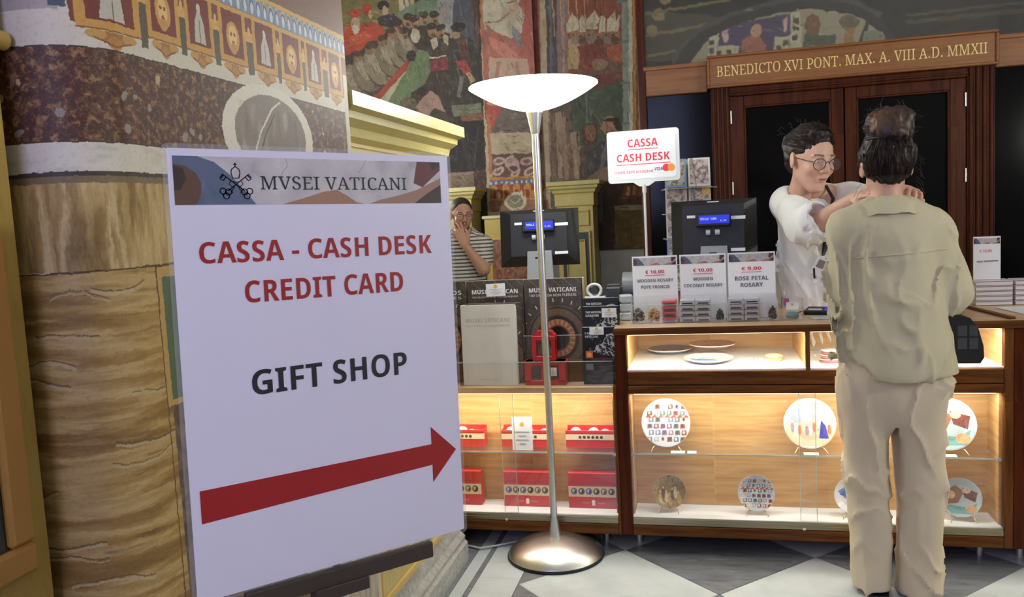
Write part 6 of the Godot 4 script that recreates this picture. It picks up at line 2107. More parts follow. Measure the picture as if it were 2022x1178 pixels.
func _postcard_rack() -> void:
	var at := Vector3(-0.085, 0, -4.06)
	var t := thing("postcard_rack", "turning postcard rack standing behind the till monitor", "rack", at)
	part(t, "pole", MB.new().tube([Vector3(0, 0.02, 0), Vector3(0, 1.62, 0)], 0.012, 12).done(), M.silver)
	part(t, "base", MB.new().lathe([[0.0, 0.0], [0.2, 0.0], [0.2, 0.015], [0.03, 0.03], [0.0, 0.03]], 32).done(), M.black)
	var pics := []
	for k in 6:
		var p := Paint.new(0, 0, 0.1, 0.15, 900, [c8(214, 206, 196), c8(206, 196, 190), c8(196, 190, 186), c8(214, 200, 182), c8(120, 150, 200), c8(220, 214, 206)][k])
		p.noise(Rect2(0.008, 0.01, 0.084, 0.13), fnl(0.03, 4, 500 + k, 14.0), [c8(150, 84, 70, 255), c8(210, 196, 180, 200), c8(180, 168, 160, 255), c8(110, 96, 96, 255), c8(226, 206, 170, 255)])
		if k == 3:
			p.rect(0.06, 0.09, 0.1, 0.15, c8(226, 186, 96))
		if k == 0:
			p.ell(0.05, 0.08, 0.025, 0.035, c8(160, 70, 60))
		pics.append(mtex(p.tex(), 0.4))
	var labels := ["postcard facing the shop, %s on the turning rack", "postcard seen edge-on at the left, %s row of the rack", "postcard turned to the right, %s row of the rack"]
	for side in 3:
		var ang: float = [0.05, -1.2, 0.95][side]
		var dir := Basis(Vector3.UP, ang)
		for row in 6:
			for col in (2 if side == 0 else 1):
				var x := (col - 0.5) * 0.108 if side == 0 else 0.0
				var o := single("postcard", bx(Vector3(-0.05, 0, -0.001), Vector3(0.05, 0.135, 0.001)), pics[(row * 2 + col + side) % 6], labels[side] % (["lowest", "second", "third", "fourth", "fifth", "top"][row] + (["", " left", " right"][col + 1] if side == 0 else "")), "postcard", at + dir * Vector3(x, 0.90 + row * 0.118, 0.085), Vector3.ZERO, "postcards on the rack, side %d" % (side + 1))
				o.basis = dir * Basis(Vector3.RIGHT, -0.22)
		var wires := MB.new()
		for row in 6:
			wires.tube([dir * Vector3(-0.11, 0.895 + row * 0.118, 0.09), dir * Vector3(0.11, 0.895 + row * 0.118, 0.09)], 0.002, 6)
			wires.tube([Vector3(0, 0.895 + row * 0.118, 0), dir * Vector3(0, 0.895 + row * 0.118, 0.09)], 0.002, 6)
		part(t, "pocket_wires", wires.done(), M.silver)


# ---------------------------------------------------------------- smooth bodies: fields of joined round bars and ellipsoids, meshed as surface nets

class Field:
	var kind := PackedInt32Array()
	var a := PackedVector3Array()
	var b := PackedVector3Array()
	var ra := PackedFloat32Array()
	var rb := PackedFloat32Array()
	var k := PackedFloat32Array()
	var cut := PackedInt32Array()
	var flat := PackedFloat32Array()
	var across := PackedVector3Array()
	var turn: Array[Basis] = []
	var ruffle: FastNoiseLite            # cloth folds or strands: noise over stretched space
	var ruffle_by := 0.0
	var ruffle_scale := Vector3.ONE
	var folds := []                      # [direction across the fold, folds to a metre, depth, waver]
	var fold_top := 99.0                 # folds die out above this height
	var lo := Vector3(1e9, 1e9, 1e9)
	var hi := Vector3(-1e9, -1e9, -1e9)

	func _add(kd: int, p: Vector3, q: Vector3, r0: float, r1: float, join: float, c: int, fl: float, ax: Vector3, t: Basis) -> void:
		kind.append(kd)
		a.append(p)
		b.append(q)
		ra.append(r0)
		rb.append(r1)
		k.append(join)
		cut.append(c)
		flat.append(fl)
		across.append(ax)
		turn.append(t)

	func _grow(p: Vector3, r: float) -> void:
		lo = lo.min(p - Vector3.ONE * r)
		hi = hi.max(p + Vector3.ONE * r)

	# a bar from p to q; fl < 1 makes it thinner along ax
	func bar(p: Vector3, q: Vector3, r0: float, r1: float, join := 0.02, fl := 1.0, ax := Vector3(0, 0, 1)) -> Field:
		_add(0, p, q, r0, r1, join, 0, fl, ax, Basis.IDENTITY)
		_grow(p, r0)
		_grow(q, r1)
		return self

	func egg(p: Vector3, r: Vector3, join := 0.02, t := Basis.IDENTITY) -> Field:
		_add(1, p, r, 0, 0, join, 0, 1.0, Vector3.ZERO, t.inverse())
		_grow(p, maxf(r.x, maxf(r.y, r.z)))
		return self

	func carve(p: Vector3, r: Vector3, join := 0.01, t := Basis.IDENTITY) -> Field:
		_add(1, p, r, 0, 0, join, 1, 1.0, Vector3.ZERO, t.inverse())
		return self

	func carve_below(y: float) -> Field:
		_add(2, Vector3(0, y, 0), Vector3.ZERO, 0, 0, 0.004, 1, 1.0, Vector3.ZERO, Basis.IDENTITY)
		return self

	func carve_bar(p: Vector3, q: Vector3, r0: float, r1: float, join := 0.01) -> Field:
		_add(0, p, q, r0, r1, join, 1, 1.0, Vector3.ZERO, Basis.IDENTITY)
		return self

	func at(p: Vector3) -> float:
		var d := 10.0
		for i in kind.size():
			var e: float
			if kind[i] == 0:
				var u := p - a[i]
				var v := b[i] - a[i]
				var fl := flat[i]
				if fl != 1.0:
					u += across[i] * (u.dot(across[i]) * (1.0 / fl - 1.0))
				var h := clampf(u.dot(v) / v.dot(v), 0.0, 1.0)
				e = (u - v * h).length() - lerpf(ra[i], rb[i], h)
				if fl < 1.0:
					e *= (fl + 1.0) * 0.5
			elif kind[i] == 1:
				var u := turn[i] * (p - a[i])
				var r := b[i]
				var k0 := (u / r).length()
				var k1 := (u / (r * r)).length()
				e = k0 * (k0 - 1.0) / maxf(k1, 1e-6)
			else:
				e = p.y - a[i].y
			var j := k[i]
			if cut[i] == 0:
				var m := maxf(j - absf(d - e), 0.0) / j
				d = minf(d, e) - m * m * j * 0.25
			else:
				var m := maxf(j - absf(d + e), 0.0) / j
				d = maxf(d, -e) + m * m * j * 0.25
		if ruffle_by > 0.0 and absf(d) < 0.05:
			var w := ruffle.get_noise_3dv(p * ruffle_scale)
			d += w * ruffle_by
			for g in folds:
				var ridge := 1.0 - absf(sin(p.dot(g[0]) * g[1] * 0.5 + w * g[3]))
				d -= (ridge * ridge * ridge - 0.25) * g[2] * 3.6 * (0.12 if p.y > fold_top else 1.0 - 0.88 * smoothstep(fold_top - 0.16, fold_top, p.y)) * clampf(0.35 + 1.3 * ruffle.get_noise_3dv(p * ruffle_scale * 0.6 + g[0] * 9.0), 0.0, 1.0)
		return d

	# first hit from p along dir
	func hit(p: Vector3, dir: Vector3) -> Vector3:
		var q := p
		for i in 60:
			var d := at(q)
			if d < 0.0007:
				break
			q += dir * d * 0.8
			if q.distance_to(p) > 0.6:
				return p
		return q

	# dabs of colour on the skin: [place, radius, colour]
	func mesh(cell: float, base := Color.WHITE, dabs := [], into: MB = null) -> MB:
		var m := into if into else MB.new()
		m.colored = true
		var l := lo - Vector3.ONE * cell * 3.0
		var n := Vector3i(((hi - l) / cell).ceil()) + Vector3i.ONE * 4
		var sx := n.x
		var sxy := n.x * n.y
		var val := PackedFloat32Array()
		val.resize(n.x * n.y * n.z)
		val.fill(1.0)
		var bs := 5
		var reach := bs * cell * 0.87 * 1.35 + cell * 1.5
		for bz in range(0, n.z, bs):
			for by in range(0, n.y, bs):
				for bx_ in range(0, n.x, bs):
					var d := at(l + Vector3(bx_ + 2, by + 2, bz + 2) * cell)
					var ex := mini(bx_ + bs, n.x)
					var ey := mini(by + bs, n.y)
					var ez := mini(bz + bs, n.z)
					if absf(d) > reach:
						if d < 0.0:
							for z in range(bz, ez):
								for y in range(by, ey):
									for x in range(bx_, ex):
										val[z * sxy + y * sx + x] = d
						continue
					for z in range(bz, ez):
						for y in range(by, ey):
							for x in range(bx_, ex):
								val[z * sxy + y * sx + x] = at(l + Vector3(x, y, z) * cell)
		var cellv := {}
		var first := m.v.size()
		var corner := [0, 1, sx, sx + 1, sxy, sxy + 1, sxy + sx, sxy + sx + 1]
		var off := [Vector3(0, 0, 0), Vector3(1, 0, 0), Vector3(0, 1, 0), Vector3(1, 1, 0), Vector3(0, 0, 1), Vector3(1, 0, 1), Vector3(0, 1, 1), Vector3(1, 1, 1)]
		var edges := [[0, 1], [2, 3], [4, 5], [6, 7], [0, 2], [1, 3], [4, 6], [5, 7], [0, 4], [1, 5], [2, 6], [3, 7]]
		for z in n.z - 1:
			for y in n.y - 1:
				var row := z * sxy + y * sx
				for x in n.x - 1:
					var i := row + x
					var s := val[i] < 0.0
					if s == (val[i + 1] < 0.0) and s == (val[i + sx] < 0.0) and s == (val[i + sx + 1] < 0.0) and s == (val[i + sxy] < 0.0) and s == (val[i + sxy + 1] < 0.0) and s == (val[i + sxy + sx] < 0.0) and s == (val[i + sxy + sx + 1] < 0.0):
						continue
					var sum := Vector3.ZERO
					var cnt := 0
					for e in edges:
						var va := val[i + corner[e[0]]]
						var vb := val[i + corner[e[1]]]
						if (va < 0.0) != (vb < 0.0):
							sum += off[e[0]].lerp(off[e[1]], va / (va - vb))
							cnt += 1
					cellv[i] = m.v.size()
					var p := l + (Vector3(x, y, z) + sum / cnt) * cell
					var c := base
					for dab in dabs:
						var t: float = (p - dab[0]).length() / dab[1]
						if t < 1.0:
							c = c.lerp(dab[2], smoothstep(1.0, 0.35, t))
					m.tint = c
					m.vert(p, Vector3.ZERO)
		for i in cellv:
			var steps := [1, sx, sxy]
			for ax in 3:
				var i1: int = i + steps[ax]
				var inside: bool = val[i] < 0.0
				if inside == (val[i1] < 0.0):
					continue
				var u: int = steps[(ax + 1) % 3]
				var w: int = steps[(ax + 2) % 3]
				if not (cellv.has(i - u) and cellv.has(i - w) and cellv.has(i - u - w)):
					continue
				var q := [cellv[i], cellv[i - u], cellv[i - u - w], cellv[i - w]]
				if not inside:
					q.reverse()
				m.face(q[0], q[1], q[2])
				m.face(q[0], q[2], q[3])
				var nn := (m.v[q[2]] - m.v[q[0]]).cross(m.v[q[3]] - m.v[q[1]])
				for v_ in q:
					m.n[v_] += nn
		for i in range(first, m.v.size()):
			m.n[i] = m.n[i].normalized()
		m.tint = Color.WHITE
		return m


# a head in its own axes (chin at y -0.115, crown at 0.12, face along +z), added to a body's mesh
func head_into(m: MB, x: Transform3D, skin: Color, dabs: Array, cell := 0.0036, ears_only := false) -> void:
	var f := Field.new()
	f.egg(Vector3(0, 0.035, -0.014), Vector3(0.074, 0.086, 0.094))
	f.egg(Vector3(0, -0.028, 0.018), Vector3(0.057, 0.083, 0.071), 0.028)
	f.egg(Vector3(0, -0.098, 0.054), Vector3(0.022, 0.018, 0.023), 0.025)
	f.bar(Vector3(-0.043, -0.058, 0.01), Vector3(-0.016, -0.096, 0.048), 0.016, 0.014, 0.022)
	f.bar(Vector3(0.043, -0.058, 0.01), Vector3(0.016, -0.096, 0.048), 0.016, 0.014, 0.022)
	f.bar(Vector3(0, -0.06, -0.026), Vector3(0, -0.17, -0.045), 0.044, 0.047, 0.025)
	if not ears_only:
		for s in [-1.0, 1.0]:
			f.egg(Vector3(s * 0.036, -0.026, 0.056), Vector3(0.024, 0.02, 0.02), 0.02)
			f.carve(Vector3(s * 0.031, 0.010, 0.098), Vector3(0.020, 0.011, 0.014), 0.012)
			f.egg(Vector3(s * 0.031, 0.008, 0.0745), Vector3(0.0125, 0.0105, 0.0125), 0.004)
			f.egg(Vector3(s * 0.011, -0.028, 0.094), Vector3(0.008, 0.007, 0.010), 0.006)
			f.bar(Vector3(s * 0.014, 0.027, 0.087), Vector3(s * 0.045, 0.028, 0.072), 0.006, 0.005, 0.014)
		f.bar(Vector3(0, 0.016, 0.086), Vector3(0, -0.021, 0.106), 0.0075, 0.0105, 0.010)
		f.bar(Vector3(-0.017, -0.057, 0.082), Vector3(0, -0.054, 0.0885), 0.004, 0.0052, 0.005)
		f.bar(Vector3(0.017, -0.057, 0.082), Vector3(0, -0.054, 0.0885), 0.004, 0.0052, 0.005)
		f.bar(Vector3(-0.013, -0.065, 0.082), Vector3(0.013, -0.065, 0.082), 0.0055, 0.0055, 0.005)
		f.carve_bar(Vector3(-0.02, -0.0605, 0.092), Vector3(0.02, -0.0605, 0.092), 0.0024, 0.0024, 0.003)
	for s in [-1.0, 1.0]:
		f.egg(Vector3(s * 0.078, -0.002, -0.010), Vector3(0.008, 0.031, 0.019), 0.008, Basis(Vector3.RIGHT, -0.2) * Basis(Vector3.UP, s * 0.35))
		f.carve(Vector3(s * 0.088, 0.002, -0.006), Vector3(0.007, 0.018, 0.010), 0.005)
	f.hi.y = 0.13
	var first := m.v.size()
	f.mesh(cell, skin, dabs, m)
	m.moved(x, first)


# a right hand in its own axes: wrist at the origin, fingers along +y, back of the hand to +z, thumb to -x (mirror for a left hand)
func hand_into(m: MB, x: Transform3D, mirror: bool, curl: float, skin: Color, size := 1.0, cell := 0.0036) -> void:
	var f := Field.new()
	f.bar(Vector3(0, -0.03, 0), Vector3(0, 0.02, 0), 0.026, 0.028, 0.02, 0.72)
	f.bar(Vector3(-0.018, 0.02, 0), Vector3(-0.024, 0.082, 0), 0.017, 0.014, 0.02, 0.85)
	f.bar(Vector3(0.016, 0.02, 0), Vector3(0.022, 0.076, 0), 0.017, 0.013, 0.02, 0.85)
	f.bar(Vector3(0, 0.02, 0), Vector3(0, 0.082, 0), 0.02, 0.015, 0.02, 0.8)
	var roots := [Vector3(-0.027, 0.086, 0), Vector3(-0.009, 0.091, 0.001), Vector3(0.009, 0.088, 0), Vector3(0.026, 0.08, -0.001)]
	var lens := [[0.040, 0.024, 0.019], [0.044, 0.028, 0.020], [0.041, 0.026, 0.020], [0.032, 0.019, 0.017]]
	for i in 4:
		var p: Vector3 = roots[i]
		var ang := curl * (0.5 + 0.08 * i)
		var lean := (i - 1.5) * 0.07
		var r := 0.0088 if i < 3 else 0.0076
		for j in 3:
			var d := Vector3(sin(lean) * cos(ang), cos(ang) * cos(lean), -sin(ang))
			var q: Vector3 = p + d * lens[i][j]
			f.bar(p, q, r, r - 0.0007, 0.004)
			p = q
			r -= 0.0007
			ang += curl * (0.75 if j == 0 else 0.55)
	var t0 := Vector3(-0.026, 0.022, -0.006)
	var t1 := Vector3(-0.046, 0.052, -0.014 - 0.01 * curl)
	var t2 := Vector3(-0.053, 0.083, -0.020 - 0.016 * curl)
	var t3 := Vector3(-0.050, 0.107, -0.026 - 0.024 * curl)
	f.bar(t0, t1, 0.015, 0.0115, 0.012)
	f.bar(t1, t2, 0.0112, 0.0098, 0.004)
	f.bar(t2, t3, 0.0098, 0.0085, 0.004)
	var first := m.v.size()
	f.mesh(cell, skin, [], m)
	var b := x.basis.scaled_local(Vector3(-size if mirror else size, size, size))
	m.moved(Transform3D(b, x.origin), first)
	if mirror:
		var half := m.ix.size()
		for i in range(0, half, 3):
			if m.ix[i] >= first:
				var k := m.ix[i + 1]
				m.ix[i + 1] = m.ix[i + 2]
				m.ix[i + 2] = k


func looking(at: Vector3, yaw: float, pitch: float, roll := 0.0, size := 1.0) -> Transform3D:
	return Transform3D(Basis.from_euler(Vector3(pitch, yaw, roll)).scaled(Vector3.ONE * size), at)


# a hand frame: fingers along dir, back of the hand towards back
func hand_frame(wrist: Vector3, dir: Vector3, back: Vector3) -> Transform3D:
	var y := dir.normalized()
	var z := (back - y * back.dot(y)).normalized()
	return Transform3D(Basis(y.cross(z), y, z), wrist)


func lin(r: int, g: int, b: int) -> Color:
	return Color8(r, g, b).srgb_to_linear()


func skin_material() -> StandardMaterial3D:
	if not M.has("people_skin"):
		var m := mat(Color.WHITE, 0.5)
		m.vertex_color_use_as_albedo = true
		m.subsurf_scatter_enabled = true
		m.subsurf_scatter_strength = 0.08
		M.people_skin = m
	return M.people_skin


func tinted(rough := 0.7) -> StandardMaterial3D:
	var m := mat(Color.WHITE, rough)
	m.vertex_color_use_as_albedo = true
	return m


# ---------------------------------------------------------------- people

func make_people() -> void:
	M.hair_dark = mat(c8(38, 26, 22), 0.42)
	_customer()
	_saleswoman()
	_man()


func strands(parent: Node3D, called: String, paths: Array, r: float, m: Material) -> void:
	var b := MB.new()
	for p in paths:
		b.tube(p, r, 4, false)
	var o := part(parent, called, b.done(), m)
	o.set_meta("kind", "stuff")


func _customer() -> void:
	var t := thing("person", "customer seen from behind in a pale olive shirt and cream trousers", "person", Vector3(0.605, 0, -3.06))
	var o := -t.position
	var skin := lin(214, 168, 144)
	# body
	var b := Field.new()
	b.bar(Vector3(0.605, 1.20, -3.08), Vector3(0.605, 0.86, -3.07), 0.115, 0.11, 0.04, 0.7)
	b.bar(Vector3(0.605, 0.86, -3.07), Vector3(0.605, 0.80, -3.06), 0.12, 0.12, 0.04, 0.75)
	b.bar(Vector3(0.48, 1.295, -3.07), Vector3(0.73, 1.285, -3.07), 0.045, 0.045, 0.05)
	b.bar(Vector3(0.602, 1.28, -3.075), Vector3(0.602, 1.44, -3.085), 0.056, 0.05, 0.04)
	for s in [[0.535, 0.525, 0.54], [0.685, 0.69, 0.685]]:
		b.bar(Vector3(s[0], 0.80, -3.06), Vector3(s[1], 0.44, -3.07), 0.075, 0.055, 0.03)
		b.bar(Vector3(s[1], 0.44, -3.07), Vector3(s[2], 0.08, -3.04), 0.052, 0.036, 0.02)
		b.bar(Vector3(s[2], 0.045, -3.03), Vector3(s[2], 0.04, -3.17), 0.032, 0.025, 0.02)
	b.bar(Vector3(0.475, 1.285, -3.07), Vector3(0.465, 1.05, -3.09), 0.042, 0.036, 0.03)
	b.bar(Vector3(0.465, 1.05, -3.09), Vector3(0.52, 1.08, -3.28), 0.036, 0.026, 0.02)
	b.bar(Vector3(0.735, 1.275, -3.07), Vector3(0.805, 1.06, -3.08), 0.042, 0.036, 0.03)
	b.bar(Vector3(0.805, 1.06, -3.08), Vector3(0.745, 1.07, -3.28), 0.036, 0.026, 0.02)
	var m := b.mesh(0.013, skin)
	head_into(m, looking(Vector3(0.602, 1.492, -3.085), PI, -0.12), skin, [], 0.006, true)
	hand_into(m, hand_frame(Vector3(0.525, 1.082, -3.295), Vector3(0.3, 0.1, -1), Vector3(0, 1, 0.2)), true, 0.5, skin, 1.0, 0.006)
	hand_into(m, hand_frame(Vector3(0.74, 1.072, -3.295), Vector3(-0.3, 0.1, -1), Vector3(0, 1, 0.2)), false, 0.5, skin, 1.0, 0.006)
	part(t, "body", m.done(), skin_material(), o)
	# hair swept up into a bun
	var h := Field.new()
	h.egg(Vector3(0.602, 1.528, -3.070), Vector3(0.091, 0.086, 0.098))
	h.egg(Vector3(0.602, 1.485, -3.035), Vector3(0.061, 0.046, 0.052), 0.03)
	h.egg(Vector3(0.602, 1.456, -3.032), Vector3(0.028, 0.022, 0.028), 0.025)
	h.egg(Vector3(0.606, 1.625, -3.05), Vector3(0.078, 0.066, 0.072), 0.018)
	h.egg(Vector3(0.57, 1.65, -3.03), Vector3(0.036, 0.03, 0.036), 0.015)
	h.egg(Vector3(0.645, 1.655, -3.04), Vector3(0.036, 0.032, 0.036), 0.015)
	h.egg(Vector3(0.61, 1.60, -3.0), Vector3(0.05, 0.034, 0.03), 0.015)
	h.carve(Vector3(0.602, 1.45, -3.19), Vector3(0.09, 0.10, 0.07))
	h.carve(Vector3(0.514, 1.478, -3.075), Vector3(0.018, 0.036, 0.03))
	h.carve(Vector3(0.690, 1.478, -3.075), Vector3(0.018, 0.036, 0.03))
	h.ruffle = fnl(28.0, 3, 61)
	h.ruffle_by = 0.011
	h.ruffle_scale = Vector3(1.6, 0.45, 1.6)
	var hm := h.mesh(0.0048, lin(30, 19, 15), [[Vector3(0.61, 1.65, -2.99), 0.085, lin(62, 40, 27)], [Vector3(0.55, 1.645, -3.0), 0.05, lin(96, 64, 40)], [Vector3(0.60, 1.57, -2.98), 0.035, lin(24, 16, 14)]])
	var hair := part(t, "hair", hm.done(), tinted(0.5), o)
	hair.set_meta("label", "dark brown hair in a loose bun")
	var r := RandomNumberGenerator.new()
	r.seed = 21
	var wisps := []
	for i in 46:
		var a := r.randf() * TAU
		var base := Vector3(0.606 + cos(a) * 0.075, 1.632 + sin(a) * 0.06, -3.03 + r.randf_range(-0.03, 0.03))
		var dir := Vector3(cos(a), sin(a) * 0.8 + 0.25, r.randf_range(-0.4, 0.6)).normalized()
		var side := dir.cross(Vector3(0, 0, 1)).normalized() * r.randf_range(-0.025, 0.025)
		var l := r.randf_range(0.012, 0.03)
		wisps.append([base - dir * 0.01, base + dir * l * 0.5 + side * 0.3, base + dir * l + side])
	for i in 26:
		var sgn := 1.0 if i % 3 else -1.0
		var y := r.randf_range(1.40, 1.56)
		var base := Vector3(0.602 + sgn * 0.085, y, -3.05)
		wisps.append([base, base + Vector3(sgn * 0.012, -0.012, 0.006), base + Vector3(sgn * r.randf_range(0.012, 0.028), -r.randf_range(0.02, 0.05), 0.01)])
	strands(hair, "stray_hair", wisps, 0.0006, M.hair_dark)
	# locks drawn over the crown
	var locks := []
	for i in 80:
		var a := -1.45 + 2.9 * i / 79.0
		var p := []
		for k in 8:
			var e := k / 7.0
			var y := 1.462 + e * 0.125
			var w := 0.096 * sqrt(maxf(0.05, 1.0 - pow((y - 1.515) / 0.115, 2.0)))
			var ang := a * (1.0 - 0.35 * e) + r.randf_range(-0.03, 0.03)
			p.append(h.hit(Vector3(0.602 + sin(ang) * (w + 0.05), y, -3.05 + cos(ang) * (w + 0.06)), Vector3(-sin(ang), 0, -cos(ang))))
		if p.all(func(q: Vector3) -> bool: return q.distance_to(Vector3(0.602, 1.525, -3.06)) < 0.135):
			locks.append(p)
	strands(hair, "locks", locks, 0.0024, tinted_locks())
	part(hair, "hair_tie", MB.new().tube(_ring(Vector3(0.604, 1.588, -3.052), 0.07, 0.068, 20), 0.006, 6, false).done(), M.black)
	# trousers
	var q := Field.new()
	q.bar(Vector3(0.605, 0.84, -3.06), Vector3(0.605, 0.72, -3.055), 0.158, 0.168, 0.03, 0.78)
	q.bar(Vector3(0.53, 0.74, -3.05), Vector3(0.527, 0.42, -3.055), 0.102, 0.083, 0.03)
	q.bar(Vector3(0.527, 0.42, -3.055), Vector3(0.541, 0.03, -3.045), 0.083, 0.070, 0.03)
	q.bar(Vector3(0.685, 0.74, -3.05), Vector3(0.690, 0.42, -3.055), 0.102, 0.085, 0.03)
	q.bar(Vector3(0.690, 0.42, -3.055), Vector3(0.682, 0.03, -3.035), 0.085, 0.082, 0.03)
	q.egg(Vector3(0.54, 0.77, -3.025), Vector3(0.085, 0.09, 0.07), 0.04)
	q.egg(Vector3(0.675, 0.77, -3.025), Vector3(0.085, 0.09, 0.07), 0.04)
	q.carve(Vector3(0.607, 0.30, -3.05), Vector3(0.012, 0.44, 0.12), 0.015)
	q.carve_below(0.016)
	q.ruffle = fnl(3.4, 2, 64)
	q.ruffle_by = 0.01
	q.ruffle_scale = Vector3(1.5, 0.7, 1.5)
	q.folds = [[Vector3(0.9, 0.28, 0.4), 60.0, 0.006, 3.0], [Vector3(0.4, 0.85, 0.2), 44.0, 0.004, 4.0]]
	var tr := part(t, "trousers", q.mesh(0.0085).done(), M.cream_cloth, o)
	tr.set_meta("label", "cream linen trousers")
	# shoes
	for x in [0.548, 0.683]:
		var f := Field.new()
		f.bar(Vector3(x, 0.035, -3.015), Vector3(x, 0.03, -3.17), 0.034, 0.03, 0.02, 0.8, Vector3.UP)
		f.carve_below(0.012)
		var sh := part(t, "shoe", f.mesh(0.006).done(), mat(c8(34, 28, 26), 0.5), o)
		part(sh, "sole", MB.new().prism(rounded(0.07, 0.23, 0.034), 0.0, 0.014).moved(Transform3D(Basis(Vector3.RIGHT, -PI / 2), Vector3(x, 0.0, -3.09))).done(), M.black)
	# shirt
	var s := Field.new()
	s.bar(Vector3(0.49, 1.292, -3.07), Vector3(0.72, 1.285, -3.07), 0.068, 0.068, 0.05, 0.95)
	s.bar(Vector3(0.555, 1.312, -3.075), Vector3(0.655, 1.31, -3.075), 0.052, 0.052, 0.05)
	s.fold_top = 1.33
	s.bar(Vector3(0.603, 1.22, -3.065), Vector3(0.603, 1.0, -3.06), 0.165, 0.165, 0.05, 0.74)
	s.bar(Vector3(0.603, 1.0, -3.055), Vector3(0.607, 0.80, -3.045), 0.168, 0.190, 0.05, 0.84)
	s.bar(Vector3(0.675, 0.9, -3.05), Vector3(0.69, 0.80, -3.05), 0.11, 0.118, 0.04, 0.85)
	s.bar(Vector3(0.475, 1.28, -3.07), Vector3(0.462, 1.06, -3.075), 0.066, 0.058, 0.04)
	s.bar(Vector3(0.462, 1.06, -3.075), Vector3(0.472, 1.045, -3.15), 0.056, 0.054, 0.03)
	s.bar(Vector3(0.745, 1.27, -3.07), Vector3(0.812, 1.05, -3.07), 0.066, 0.062, 0.04)
	s.bar(Vector3(0.812, 1.05, -3.07), Vector3(0.80, 1.035, -3.16), 0.060, 0.056, 0.03)
	s.carve(Vector3(0.602, 1.44, -3.085), Vector3(0.06, 0.085, 0.058), 0.01)
	s.carve_below(0.785)
	s.carve(Vector3(0.38, 0.74, -3.05), Vector3(0.20, 0.11, 0.3), 0.015)
	s.ruffle = fnl(3.2, 2, 66)
	s.ruffle_by = 0.012
	s.ruffle_scale = Vector3(1.4, 0.8, 1.4)
	s.folds = [[Vector3(0.86, 0.5, 0.2), 50.0, 0.011, 3.0], [Vector3(1.0, 0.12, 0.4), 78.0, 0.007, 3.0], [Vector3(0.6, -0.75, 0.2), 46.0, 0.006, 4.0]]
	var sh2 := part(t, "shirt", s.mesh(0.0072).done(), M.olive_cloth, o)
	sh2.set_meta("label", "loose pale olive shirt")
	# yoke seam, collar and pleat follow the cloth
	var seam := []
	for i in 25:
		var x := 0.475 + 0.30 * i / 24.0
		seam.append(s.hit(Vector3(x, 1.192 + 0.018 * i / 24.0, -2.75), Vector3(0, 0, -1)) + Vector3(0, 0, 0.001))
	part(sh2, "yoke_seam", MB.new().tube(seam, 0.0026, 6, false).done(), M.olive_cloth)
	var rows := []
	for k in 5:
		var ring := []
		for i in 29:
			var a := -2.6 + 5.2 * i / 28.0
			var out: float = [0.060, 0.064, 0.074, 0.098, 0.118][k]
			var y: float = [1.350, 1.390, 1.397, 1.376, 1.338][k]
			ring.append(Vector3(0.602 + sin(a) * out * 1.12, y - 0.012 * absf(sin(a)) + 0.004 * sin(i * 1.7), -3.083 + cos(a) * out))
		rows.append(ring)
	part(sh2, "collar", MB.new().sheet(rows, false).done(), M.olive_cloth)
	# bag on the right arm
	var bag := thing("shoulder_bag", "small black checked bag hanging at the customer's right arm", "bag", Vector3(0.846, 0.815, -3.10))
	part(bag, "body", MB.new().prism(PackedVector2Array([Vector2(-0.05, 0.0), Vector2(0.04, 0.0), Vector2(0.052, 0.02), Vector2(0.05, 0.06), Vector2(0.034, 0.12), Vector2(0.01, 0.155), Vector2(-0.03, 0.168), Vector2(-0.055, 0.165)]), -0.06, 0.045).done(), M.black)
	for i in 2:
		for k in 2:
			part(bag, "check", bx(Vector3(-0.03 + 0.036 * i, 0.05 + 0.045 * k, 0.0452), Vector3(-0.001 + 0.034 * i, 0.088 + 0.042 * k, 0.0462)), M.dark_grey)
	part(bag, "strap", MB.new().tube([Vector3(-0.02, 0.16, 0.0), Vector3(-0.025, 0.2, 0.0), Vector3(-0.03, 0.235, 0.01)], 0.006, 8, true, 0.5).done(), M.black)


func tinted_locks() -> StandardMaterial3D:
	var m := mat(c8(36, 23, 18), 0.5)
	m.metallic_specular = 0.3
	return m


func _ring(at: Vector3, rx: float, rz: float, n: int) -> Array:
	var p := []
	for i in n + 1:
		p.append(at + Vector3(cos(TAU * i / n) * rx, 0, sin(TAU * i / n) * rz))
	return p


func glasses(parent: Node3D, x: Transform3D, m: Material) -> void:
	var g := MB.new()
	for s in [-1.0, 1.0]:
		var ring := []
		for i in 21:
			var a := TAU * i / 20
			ring.append(Vector3(s * 0.034 + cos(a) * 0.0265, 0.002 + sin(a) * 0.0215 * (1.0 - 0.12 * sin(a)), 0.1 - 0.05 * absf(s * 0.034 + cos(a) * 0.0265) * 5.0 * 0.05))
		g.tube(ring, 0.0016, 6, false)
		g.tube([Vector3(s * 0.060, 0.010, 0.096), Vector3(s * 0.072, 0.010, 0.07), Vector3(s * 0.080, 0.012, 0.0), Vector3(s * 0.080, 0.0, -0.022)], 0.0016, 6)
	g.tube([Vector3(-0.009, 0.006, 0.1), Vector3(0, 0.011, 0.102), Vector3(0.009, 0.006, 0.1)], 0.0016, 6)
	var o := part(parent, "glasses", g.done(), m)
	o.transform = x
	for s in [-1.0, 1.0]:
		var e := PackedVector2Array()
		for i in 20:
			e.append(Vector2(s * 0.034 + cos(TAU * i / 20) * 0.0255, 0.002 + sin(TAU * i / 20) * 0.0205))
		part(o, "lens", MB.new().prism(e, 0.0985, 0.0995).done(), M.glass)


